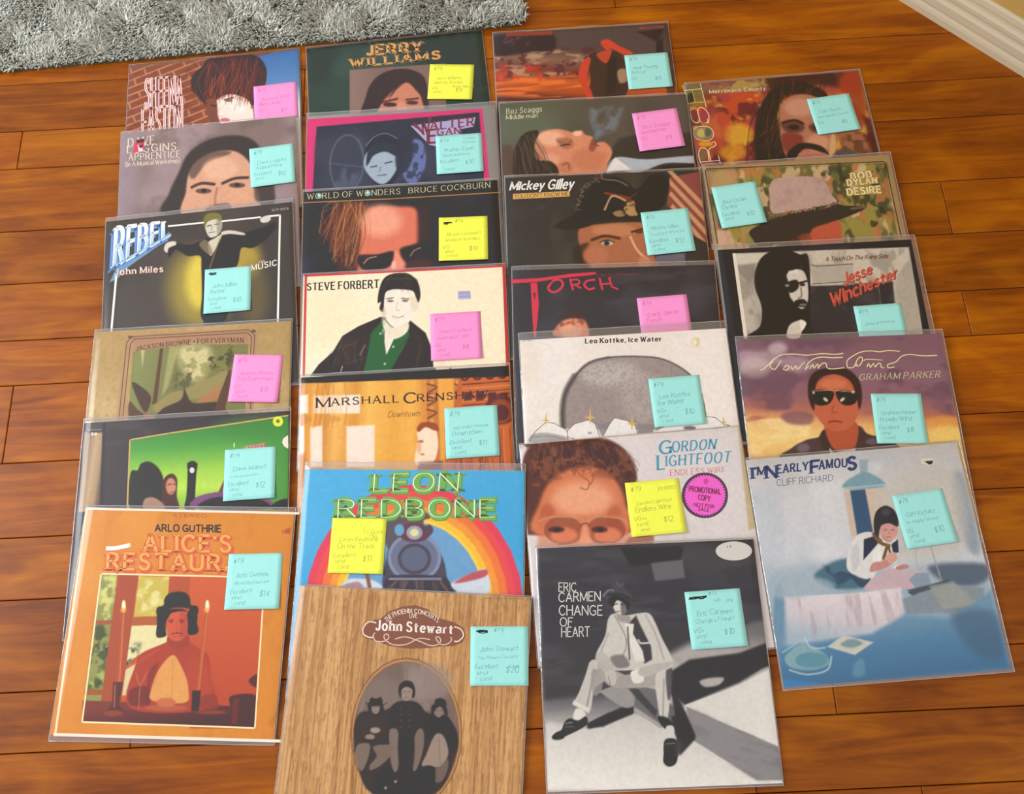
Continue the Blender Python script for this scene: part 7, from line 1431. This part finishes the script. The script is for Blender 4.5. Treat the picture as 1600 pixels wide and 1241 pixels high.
('GP',[(0.0719,.6253),(.3609,.6384),(.5942,.628),(.5872,.751),(.4248,.8133),(0.0452,.8304)],[(.325,.6164),(.2827,.8302)],[(0,'e6dadc'),(.6,'d2cad0'),(1,'aabcca')],0.0209,1),
('L',[(.3768,.6588),(.3851,.7164)],0.0104,'e6dcd4',0.0084,.7),
('L',[(0.071,.63),(.381,.6381),(.5932,.6327)],0.0084,'e6dfdc',0.0063,.8),
('N',0.03,.15,236,'b09ca8',.5,.8,.5,[(0.09,.6363),(.5921,.6374),(.5753,.7595),(0.068,.8136)],0),
('P',[(.5938,.6758),(.7862,.6239),(.9689,.6575),(.9382,.7407),(.7968,.7485),(.599,.7425)],'8a96a0',0.0104,1),
('P',[(.6218,.6398),(.8093,.6113),(.8158,.6263),(.6472,.6609)],'4a5664',0.0065,1),
('P',[(.7247,.6287),(.8378,.6184),(.9382,.7407),(.762,.7269)],'a0a49c',0.0131,.8),
('GP',[(.4248,.8133),(.5892,.7417),(.7902,.7762),(.996,.6692),(.9921,.9948),(-0.0159,1.0083),(0.0094,.8368)],[(.497,.7534),(.4965,1.0292)],[(0,'7298b4'),(.4,'5082a8'),(1,'3c6c94')],0.0251,1),
('B',[(.7946,.7578),(.9823,.763),(.9748,.9479),(.8542,.9204)],'44607a',0.0444,.6),
('B',[(0.0322,.5934),(0.0687,.5866),(0.0387,.7834),(0.0094,.8368),(-0.0054,.7799)],'6a92ac',0.0131,.9),
('B',[(-0.0061,.5518),(.2168,.55),(.2972,.6046),(0.0603,.6339)],'a8b8c2',0.0261,.7),
('B',[(0.0273,.8751),(.1152,.8265),(.196,.8697),(.2164,.9171),(.1435,.9389),(0.0484,.9225)],'8cb0b8',0.0131,.9),
('E',[(.1414,.8977),(.2142,.9032),(.1355,.9292)],'5a92a4',0.0104,.9),
('L',[(0.0371,.9308),(.1111,.9547),(.2015,.9434),(.2313,.8908)],0.0063,'c4d8dc',0.0042,.8),
('L',[(.1284,.8089),(.1508,.8477),(.2092,.8523)],0.0063,'c9d8dc',0.0042,.8),
('L',[(0.0208,.8562),(0.0859,.8242)],0.0084,'a9c4d0',0.0063,.7),
('P',[(.2198,.8484),(.3023,.8066),(.4278,.846),(.3346,.8914)],'c9cabc',0.0052,1),
('B',[(.28,.8438),(.3333,.8248),(.3783,.8468),(.3259,.8612)],'7f98a0',0.0091,1),
('P',[(-0.0128,.9633),(.1719,.9955),(.1668,1.0221),(-0.0167,1.0127)],'3a86c0',0.0131,.8),
('B',[(.321,.9343),(.3652,.9103),(.3619,.9738),(.3119,.9791)],'7aa4bc',0.0157,.5),
('T','I',[(0.0113,0.0378),(0.0293,0.0372),(0.0228,0.0888),(0.0057,0.0905)],'2c3a70',.3,.25,1,0.0,0.0,None),
('T',"'M",[(0.0312,0.0384),(0.0819,0.0373),(0.0756,0.0744),(0.025,0.0755)],'2c3a70',.26,.25,1,0.0,0.0,None),
('T','N',[(0.0881,0.0378),(.1367,0.0366),(.1272,0.0911),(0.0786,0.0934)],'2c3a70',.26,.25,1,0.0,0.0,None),
('T','EARLY',[(.1411,0.0359),(.2845,0.0341),(.2778,0.0701),(.1346,0.073)],'2c3a70',.26,.25,1,0.0,0.0,None),
('T','F',[(.3021,0.0303),(.3381,0.029),(.3272,0.0867),(.2913,0.0879)],'2c3a70',.26,.25,1,0.0,0.0,None),
('T','AMOU',[(.3408,0.0313),(.4707,0.0294),(.4629,0.0686),(.3334,0.0705)],'2c3a70',.26,.25,1,0.0,0.0,None),
('T','S',[(.4773,0.0279),(.5134,0.0266),(.5041,0.0825),(.468,0.0847)],'2c3a70',.28,.2,0,0.0,0.0,None),
('VP',[(0.0359,0.0356),(0.0433,0.0352),(0.039,0.0484),(0.0347,0.0491)],'2c3a70'),
('T','CLIFF RICHARD',[(.1254,.1014),(.3916,.1003),(.386,.1289),(.1221,.1321)],'5a6484',.1,0.0,0,0.0,0.0,None),
('VP',[(.8154,0.06),(.8707,0.0614),(.8715,0.0897),(.847,0.096),(.8123,0.0827)],'dcd4c0'),
('VP',[(.8291,0.0737),(.871,0.074),(.8633,0.089),(.848,0.0919)],'1e1c20')]}
NOTES = [
('sheena',(.998807,-0.048824,0.0,-.361486,0.048824,.998807,-0.0,1.045476,0.0,0.0,1.0,0.00356),(0.07472,0.076),'pink',0,[('#79',0.09,.17,0.085,0),('Sheena Easton',.17,.43,0.075,0.035),('Best kept',.13,.56,0.088,0.035),('VG',0.08,.72,0.075,0.035),('$7',.62,.78,.1,0)],[],'pink sticky note on the brick wall album'),
('loggins',(.998544,-0.053931,0.000566,-.364763,0.053927,.998184,-0.026838,.913646,0.000883,0.026829,.99964,0.009597),(0.07396,0.07557),'aqua',2,[('#79',0.09,.17,0.085,0),('Dave Loggins',.17,.43,0.0812,0.035),('Apprentice',.13,.56,0.088,0.035),('Excellent',0.08,.72,0.075,0.035),('vinyl',.12,.82,0.07,0.035),('$12',.62,.78,.1,0)],[],'aqua sticky note on the mauve portrait album'),
('rebel',(1.0,0.000142,0.000635,-.434179,-0.000126,.999688,-0.024963,.690452,-0.000639,0.024963,.999688,0.007846),(0.07402,0.07784),'aqua',2,[('John Miles',.17,.43,0.088,0.035),('Rebel',.13,.56,0.088,0.035),('Excellent',0.08,.72,0.075,0.035),('vinyl',.12,.82,0.07,0.035),('cond',.17,.92,0.07,0.035),('$10',.62,.78,.1,0)],[(0.08,.11,.17)],'aqua sticky note on the dark album with the spread-armed figure'),
('jackson',(.994204,.107506,-0.000661,-.386765,-.107495,.993966,-0.021804,.535287,-0.001687,0.021749,.999762,0.008485),(0.07582,0.07748),'pink',2.5,[('#79',0.09,.17,0.085,0),('Jackson Browne',.17,.43,0.0696,0.035),('For Everyman',.13,.56,0.0854,0.035),('VG',0.08,.72,0.075,0.035),('vinyl',.12,.82,0.07,0.035),('cond',.17,.92,0.07,0.035),('$11',.62,.78,.1,0)],[],'pink sticky note on the tan album with the garden picture'),
('green',(.999887,0.01501,-0.00071,-.39329,-0.015024,.999545,-0.02617,.38494,0.000317,0.026178,.999657,0.009436),(0.07553,0.07788),'aqua',2,[('#79',0.09,.17,0.085,0),('Dave Mason',.17,.43,0.088,0.035),("It's like you never left",.13,.56,0.0427,0.035),('Excellent',0.08,.72,0.075,0.035),('vinyl',.12,.82,0.07,0.035),('cond',.17,.92,0.07,0.035),('$12',.62,.78,.1,0)],[],'aqua sticky note on the album with the green room'),
('arlo',(.997892,0.064832,-0.002869,-.384661,-0.064888,.997457,-0.029488,.227058,0.00095,0.029612,.999561,0.009968),(0.07724,0.07777),'aqua',2,[('#79',0.09,.17,0.085,0),('Arlo Guthrie',.17,.43,0.0812,0.035),('Alices Restaurant',.13,.56,0.0603,0.035),('Excellent',0.08,.72,0.075,0.035),('vinyl',.12,.82,0.07,0.035),('cond',.17,.92,0.07,0.035),('$14',.62,.78,.1,0)],[],'aqua sticky note on the orange dinner-scene album'),
('merri',(.998078,-0.061966,-0.0,.576238,0.061966,.998078,-0.0,.925005,0.0,-0.0,1.0,0.00356),(0.07246,0.07417),'aqua',2.5,[('#79',0.09,.17,0.085,0),('Tom Rush',.17,.43,0.088,0.035),('Merrimack County',.13,.56,0.0641,0.035),('VG',0.08,.72,0.075,0.035),('$5',.62,.78,.1,0)],[],'aqua sticky note on the fiery portrait album'),
('dylan',(.997714,-0.067574,-0.000504,.389608,0.067544,.997451,-0.02301,.764331,0.002058,0.022923,.999735,0.009154),(0.07305,0.07741),'aqua',3,[('Bob Dylan',.17,.43,0.088,0.035),('Desire',.13,.56,0.088,0.035),('Excellent',0.08,.72,0.075,0.035),('cond',.12,.82,0.07,0.035),('$12',.62,.78,.1,0)],[],'aqua sticky note on the album with the brimmed hat'),
('jesse',(.999912,0.013275,-0.000854,.570631,-0.013292,.999594,-0.025195,.532057,0.000519,0.025204,.999682,0.007899),(0.07297,0.076),'aqua',0,[('#79',0.09,.17,0.085,0),('Jesse Winchester',.17,.43,0.0609,0.035)],[],'aqua sticky note on the monochrome album with red script'),
('howlin',(.996327,0.085619,-0.001276,.564293,-0.085624,.996014,-0.024991,.385577,-0.000868,0.025009,.999687,0.008224),(0.07361,0.07719),'aqua',2,[('#79',0.09,.17,0.085,0),('Graham Parker',.17,.43,0.075,0.035),('Howlin Wind',.13,.56,0.088,0.035),('Excellent',0.08,.72,0.075,0.035),('vinyl',.12,.82,0.07,0.035),('cond',.17,.92,0.07,0.035),('$8',.62,.78,.1,0)],[],'aqua sticky note on the purple sunset album'),
('red',(.999884,0.015237,-0.0,.280769,-0.015237,.999884,-0.0,1.044139,0.0,0.0,1.0,0.00356),(0.07515,0.07325),'aqua',2,[('#79',0.09,.17,0.085,0),('Neil Young',.17,.43,0.088,0.035),('Mirror',.13,.56,0.088,0.035),('VG',0.08,.72,0.075,0.035),('$11',.62,.78,.1,0)],[],'aqua sticky note on the red dusk album'),
('boz',(.998868,-0.047557,-0.001,.280405,0.047516,.998552,-0.025202,.91905,0.002197,0.025126,.999682,0.00989),(0.07622,0.07588),'pink',2.5,[('#79',0.09,.17,0.085,0),('Boz Scaggs',.17,.43,0.088,0.035),('Middleman',.13,.56,0.088,0.035),('VG',0.08,.72,0.075,0.035),('$9',.62,.78,.1,0)],[],'pink sticky note on the album with the reclining man'),
('mickey',(.999818,-0.019049,-0.00133,.270119,0.019007,.999464,-0.026642,.726907,0.001836,0.026612,.999644,0.009089),(0.07665,0.07793),'aqua',2,[('#79',0.09,.17,0.085,0),('Mickey Gilley',.17,.43,0.075,0.035),("You Don't Know me",.13,.56,0.0603,0.035),('Excellent',0.08,.72,0.075,0.035),('vinyl',.12,.82,0.07,0.035),('cond',.17,.92,0.07,0.035),('$12',.62,.78,.1,0)],[],'aqua sticky note on the album with the dark hat'),
('torch',(.999992,0.003565,-0.001562,.244537,-0.003602,.999688,-0.024728,.576543,0.001473,0.024733,.999693,0.009216),(0.07755,0.076),'pink',0,[('#79',0.09,.17,0.085,0),('Carly Simon',.17,.43,0.088,0.035),('Torch',.13,.56,0.088,0.035)],[],'pink sticky note on the charcoal album with crimson lettering'),
('leo',(.999992,0.003944,-0.000969,.244192,-0.003976,.999376,-0.035095,.440775,0.00083,0.035098,.999384,0.01081),(0.07688,0.0768),'aqua',2,[('#79',0.09,.17,0.085,0),('Leo Kottke',.17,.43,0.088,0.035),('Ice Water',.13,.56,0.088,0.035),('VG+',0.08,.72,0.075,0.035),('vinyl',.12,.82,0.07,0.035),('cond',.17,.92,0.07,0.035),('$10',.62,.78,.1,0)],[],'aqua sticky note on the off-white dome album'),
('gordon',(.999991,-0.004178,-8.6e-05,.191085,0.004174,.999535,-0.030198,.283592,0.000212,0.030197,.999544,0.009805),(0.07817,0.079),'yellow',3,[('#79',0.09,.17,0.085,0),('Gordon Lightfoot',.17,.43,0.0609,0.035),('Endless Wire',.13,.56,0.0854,0.035),('VG++',0.08,.72,0.075,0.035),('cond',.12,.82,0.07,0.035),('vinyl',.17,.92,0.07,0.035),('$12',.62,.78,.1,0),('Promo',.6,.2,0.08,0.05)],[],'yellow sticky note beside the round sticker on the pale grey album'),
('jerry',(.993695,.112113,0.0,-0.058831,-.112113,.993695,-0.0,1.056214,0.0,-0.0,1.0,0.00356),(0.0767,0.07421),'yellow',2,[('#79',0.09,.17,0.085,0),('Jerry Williams',.17,.43,0.0696,0.035),('with by Rockin',.13,.56,0.0732,0.035),('VG',0.08,.72,0.075,0.035),('vinyl',.12,.82,0.07,0.035),('$9',.62,.78,.1,0),('New Album',.55,.66,0.07,0)],[],'yellow sticky note on the dark green album'),
('walter',(.999802,0.019891,-0.000687,-0.052731,-0.019902,.99946,-0.026132,.90571,0.000167,0.026141,.999658,0.009467),(0.07721,0.07479),'aqua',2,[('#79',0.09,.17,0.085,0),('Walter Egan',.17,.43,0.088,0.035),('Wild Exhibitions',.13,.56,0.0641,0.035),('Excellent',0.08,.72,0.075,0.035),('cond',.17,.92,0.07,0.035),('$10',.62,.78,.1,0),('Cutout',.6,.14,0.065,0),('*corner',.56,.24,0.065,0)],[],'aqua sticky note on the magenta-bordered navy album'),
('bruce',(.998531,0.054177,-0.000678,-0.056169,-0.054176,.998187,-0.026217,.745882,-0.000744,0.026215,.999656,0.009193),(0.0784,0.07847),'yellow',2,[('Bruce Cockburn',.17,.43,0.0696,0.035),('World of Wonders',.13,.56,0.0641,0.035),('VG',0.08,.72,0.075,0.035),('vinyl',.12,.82,0.07,0.035),('cond',.17,.92,0.07,0.035),('$10',.62,.78,.1,0),('#79',.33,.13,0.075,0)],[(0.09,.14,.18)],'yellow sticky note on the black album with the reddish close-up face'),
('steve',(.999616,0.027684,-0.000936,-0.077944,-0.027699,.999284,-0.02578,.577322,0.000221,0.025796,.999667,0.008775),(0.07846,0.0786),'pink',2,[('#79',0.09,.17,0.085,0),('Steve Forbert',.17,.43,0.075,0.035),('Jackrabbit Slim',.13,.56,0.0683,0.035),('VG',0.08,.72,0.075,0.035),('vinyl',.12,.82,0.07,0.035),('cond',.17,.92,0.07,0.035),('$8',.62,.78,.1,0)],[],'pink sticky note on the cream album with red border'),
('marsh',(.999835,0.018131,-0.000706,-0.063673,-0.018143,.999541,-0.024266,.420611,0.000265,0.024275,.999705,0.00882),(0.079,0.07879),'aqua',2,[('#79',0.09,.17,0.085,0),('Marshall Crenshaw',.17,.43,0.0574,0.035),('Downtown',.13,.56,0.088,0.035),('Excellent',0.08,.72,0.075,0.035),('vinyl',.12,.82,0.07,0.035),('cond',.17,.92,0.07,0.035),('$11',.62,.78,.1,0)],[],'aqua sticky note on the album with orange columns'),
('leon',(.994373,.105862,-0.003885,-.236692,-.105933,.993561,-0.040191,.26448,-0.000395,0.040376,.999184,0.011926),(0.0782,0.07846),'yellow',2.5,[('Leon Redbone',.17,.43,0.0812,0.035),('On the Track',.13,.56,0.0854,0.035),('Excellent',0.08,.72,0.075,0.035),('vinyl',.12,.82,0.07,0.035),('cond',.17,.92,0.07,0.035),('$11',.62,.78,.1,0),('To Quick',.58,.27,0.07,0),('Play',.7,.35,0.07,0)],[],'yellow sticky note on the rainbow album'),
('eric',(.999915,0.013017,-0.001153,.252958,-0.013044,.999541,-0.027359,.122131,0.000796,0.027372,.999625,0.009427),(0.07681,0.07752),'aqua',2,[('Eric Carmen',.17,.43,0.088,0.035),('Change of Heart',.13,.56,0.0683,0.035),('VG+',0.08,.72,0.075,0.035),('vinyl',.12,.82,0.07,0.035),('cond',.17,.92,0.07,0.035),('$10',.62,.78,.1,0),('#79',.42,0.09,0.065,0),('sub',.5,.2,0.06,0),('only',.72,.22,0.06,0)],[(0.06,.11,.33)],'aqua sticky note on the black and white seated-figure album'),
('john',(.996921,0.078297,-0.004205,-0.047038,-0.078391,.996432,-0.031261,0.09737,0.001743,0.031494,.999502,0.010998),(0.079,0.0778),'aqua',1.5,[('John Stewart',.17,.43,0.0812,0.035),('The Phoenix Concerts',.13,.56,0.0512,0.035),('Excellent',0.08,.72,0.075,0.035),('vinyl',.12,.82,0.07,0.035),('cond',.17,.92,0.07,0.035),('$20',.62,.78,.1,0),('#79',.4,.1,0.075,0),('Live',.68,.7,0.07,0)],[(0.09,0.09,.21)],'aqua sticky note on the wood-grain album'),
('cliff',(.998203,-0.05992,-5.6e-05,.567101,0.059902,.997925,-0.023591,.235339,0.00147,0.023545,.999722,0.008618),(0.07346,0.07704),'aqua',2,[('#79',0.09,.17,0.085,0),('Cliff Richard',.17,.43,0.075,0.035),("I'm nearly famous",.13,.56,0.0603,0.035),('VG',0.08,.72,0.075,0.035),('vinyl',.12,.82,0.07,0.035),('cond',.17,.92,0.07,0.035),('$10',.62,.78,.1,0)],[],'aqua sticky note on the hazy blue album')]
TOP = 3.2*MM; NU = 250

def jacket_mesh(w, h, vis, ops, edge):
    us = np.linspace(0, 1, NU+1); n = max(8, int(round(NU*vis*h/w))); vs_ = list(np.linspace(0, vis, n+1))
    if vis < .999: vs_.append(1.0)
    p = Painter(us, vs_)
    for op in ops: p.run(op)
    q = vnoise(p.U*70, p.V*70, 3)+.7*vnoise(p.U*140, p.V*140, 4)-.85; p.C *= 1+(.04*q)[..., None]*np.clip(p.C.mean(-1, keepdims=True)*2-.3, 0, 1)   # printed halftone mottle
    nu, nv = len(us), len(vs_); X = (p.U-.5)*w; Y = (.5-p.V)*h; co = np.stack([X, Y, np.full(X.shape, TOP)], -1).reshape(-1, 3)
    C = np.clip(p.C, 0, 1).reshape(-1, 3); C = np.where(C > .04045, ((C+.055)/1.055)**2.4, C/12.92); C = np.maximum(C-.018, .003)
    b0 = len(co); x, y = w/2, h/2; side = [(-x, y, TOP), (x, y, TOP), (x, -y, TOP), (-x, -y, TOP), (-x, y, .3*MM), (x, y, .3*MM), (x, -y, .3*MM), (-x, -y, .3*MM)]
    co = np.concatenate([co, np.array(side)]); C = np.concatenate([C, np.tile(np.array(lin(edge)), (8, 1))])
    i = (np.arange(nv-1)[:, None]*nu+np.arange(nu-1)).ravel(); q = np.stack([i+nu, i+nu+1, i+1, i], 1)
    sq = np.array([(0, 1, 5, 4), (1, 2, 6, 5), (2, 3, 7, 6), (3, 0, 4, 7), (4, 5, 6, 7)])[:, ::-1]+b0; q = np.concatenate([q, sq])
    me = bpy.data.meshes.new('jacket'); me.vertices.add(len(co)); me.vertices.foreach_set('co', co.astype(np.float32).ravel()); me.loops.add(len(q)*4); me.loops.foreach_set('vertex_index', q.astype(np.int32).ravel())
    me.polygons.add(len(q)); me.polygons.foreach_set('loop_start', np.arange(0, len(q)*4, 4, dtype=np.int32)); me.update(calc_edges=True)
    ca = np.ones((len(co), 4), np.float32); ca[:, :3] = C; at = me.color_attributes.new('ink', 'FLOAT_COLOR', 'POINT'); at.data.foreach_set('color', ca.ravel()); return me

def film_mesh(w, h, m, seed):
    """clear outer sleeve: top sheet lying on the jacket, sagging to a welded rim, with a few soft ripples"""
    r = random.Random(seed); l, rr, t, b = [q*MM for q in m]; n = 26
    xs = [-w/2-l] + [-w/2 + w*i/n for i in range(n+1)] + [w/2+rr]; ys = [h/2+t, h/2+t*.45] + [h/2-h*i/n for i in range(n+1)] + [-h/2-b]; ph = [r.uniform(0, 6.3) for _ in range(6)]
    V, F, mi = [], [], []
    for j, y in enumerate(ys):
        for i, x in enumerate(xs):
            rim = i in (0, len(xs)-1) or j in (0, len(ys)-1); z = 3.42+.05*(math.sin(x*46+ph[0]+y*17)+math.sin(y*61+ph[1]-x*23)+math.sin((x+y)*97+ph[2])*.5)
            if j == 1: z = 2.9+.35*math.sin(x*38+ph[3])+.2*math.sin(x*90+ph[4])
            if rim: z = 1.7+(.5*math.sin(x*42+ph[3])+.3*math.sin(x*95+ph[5]) if j == 0 else .25*math.sin(y*60+ph[4]))
            V.append((x, y, min(z, 3.52)*MM))
    nx = len(xs)
    for j in range(len(ys)-1):
        for i in range(nx-1): F.append((j*nx+i+nx, j*nx+i+nx+1, j*nx+i+1, j*nx+i)); mi.append(1 if i in (0, nx-2) or j in (0, 1, len(ys)-2) else 0)
    me = mesh('plastic_sleeve', V, F, True); me.polygons.foreach_set('material_index', mi)
    # welded rim: a thin flattened bead following the outline
    ring = [j*nx for j in range(len(ys))] + [(len(ys)-1)*nx+i for i in range(1, nx)] + [j*nx+nx-1 for j in range(len(ys)-2, -1, -1)] + [i for i in range(nx-2, 0, -1)]
    R = [Vector(V[k]) for k in ring]; c = Vector((0, 0, 1.7*MM)); SV, SF = [], []; K = len(R)
    for k, p in enumerate(R):
        d = (R[(k+1) % K]-R[k-1]).normalized(); o = Vector((-d.y, d.x, 0))
        if o.dot(p-c) < 0: o = -o
        for a, z in ((-.75, 0), (0, .3), (.45, 0), (0, -.3)): SV.append(tuple(p+o*a*MM+Vector((0, 0, z*MM))))
    for k in range(K):
        for e in range(4): SF.append((k*4+e, k*4+(e+1) % 4, ((k+1) % K)*4+(e+1) % 4, ((k+1) % K)*4+e))
    return me, mesh('seam', SV, SF, True)

roots = {}
for idx, (key, mw, w, h, m, vis, edge, label) in enumerate(ALBUMS):
    root = empty('record_album', Matrix([mw[0:4], mw[4:8], mw[8:12], (0, 0, 0, 1)])); tag(root, label, 'record album', 'record albums in clear plastic sleeves on the floor'); roots[key] = root
    ops = ART[key]; obj('jacket', jacket_mesh(w, h, vis, [o for o in ops if o[0] not in ('T', 'VP', 'VL', 'PART')], edge), root, [M_COVER])
    to = lambda u, v, k, w=w, h=h: ((u-.5)*w, (.5-v)*h, TOP+.02*MM+k*.004*MM)
    part, k, parts, lay = None, None, [], 0
    for o in ops:
        if o[0] == 'PART': part = o[1]; continue
        if o[0] not in ('VP', 'VL', 'T'): continue
        key2 = part or ('lettering' if o[0] == 'T' else 'printed_mark')
        if not parts or key2 != parts[-1][0] or (part is None and (o[0] != 'T' or o[1] != k)): parts.append((key2, Vec())); parts[-1][1].layer = lay
        k = o[1] if o[0] == 'T' else None; vec = parts[-1][1]
        if o[0] == 'VP': vec.poly(o[1], o[2])
        elif o[0] == 'VL': vec.line(o[1], o[2], o[3], o[4])
        else: vec.text(*o[1:10])
        lay = vec.layer
    for nm, vc in parts:
        q = vc.build(nm, to, M_INK, root)
        if nm == 'promo_sticker': q['label'] = 'round pink promotional sticker with dark rim'
    fm, sm = film_mesh(w, h, m, idx); film = obj('plastic_sleeve', fm, root, [M_FILM, M_FILM2]); film['label'] = 'clear glossy plastic outer sleeve'
    obj('seam', sm, film, [M_SEAM])

# ------------------------------------------------------------------ sticky notes
INK = {'aqua': '74a6ae', 'pink': 'd070a4', 'yellow': 'a8ac48'}
NW = 76*MM
def note(key, mw, size, colour, lift, lines, scribble, label):
    nw, nh = size
    n = 10; V, F = [], []; zf = lambda v: lift*MM*max(0, v-.2)**2/.64; th = .09*MM
    for s in (0, 1):
        for j in range(n+1):
            for i in range(n+1): V.append(((i/n-.5)*nw, (.5-j/n)*nh, zf(j/n)+(th if s == 0 else 0)))
    k = n+1
    for j in range(n):
        for i in range(n): a = j*k+i; F.append((a+k, a+k+1, a+1, a)); b = a+k*k; F.append((b, b+1, b+k+1, b+k))
    edge = [i for i in range(k)] + [j*k+n for j in range(1, k)] + [n*k+i for i in range(n-1, -1, -1)] + [j*k for j in range(n-1, 0, -1)]
    for a, b in zip(edge, edge[1:]+edge[:1]): F.append((a, b, b+k*k, a+k*k))
    root = empty('sticky_note', Matrix([mw[0:4], mw[4:8], mw[8:12], (0, 0, 0, 1)])); tag(root, label, 'sticky note', 'sticky price notes on the albums')
    obj('paper', mesh('paper', V, F, True), root, [M_NOTE[colour]])
    vec = Vec(); r = random.Random(hash(label) % 1 if False else sum(map(ord, label)))
    for t, x, y, s, slope in lines:
        L = 1.0*s*6; e = np.array([math.cos(slope), -math.sin(slope)]); up = np.array([-math.sin(slope)*.0, -1.0])*s; bl = np.array([x, y]); br = bl+e*L
        vec.text(t, [bl+up, br+up, br, bl], INK[colour], .11, .2, 0, .12, 0, None, hand=r)
    for x, y, s in scribble:
        for q in range(7): vec.line([(x+r.uniform(0, .03), y+r.uniform(-.025, .025)), (x+s*.35, y+r.uniform(-.03, .03)), (x+s*.7, y+r.uniform(-.03, .03)), (x+s, y+r.uniform(-.025, .02))], .014, '1f2426', 1)
    vec.build('handwriting', lambda u, v, kk: ((u-.5)*nw, (.5-v)*nh, zf(v)+th+.02*MM+kk*.001*MM), M_PEN, root)
for a in NOTES: note(*a)
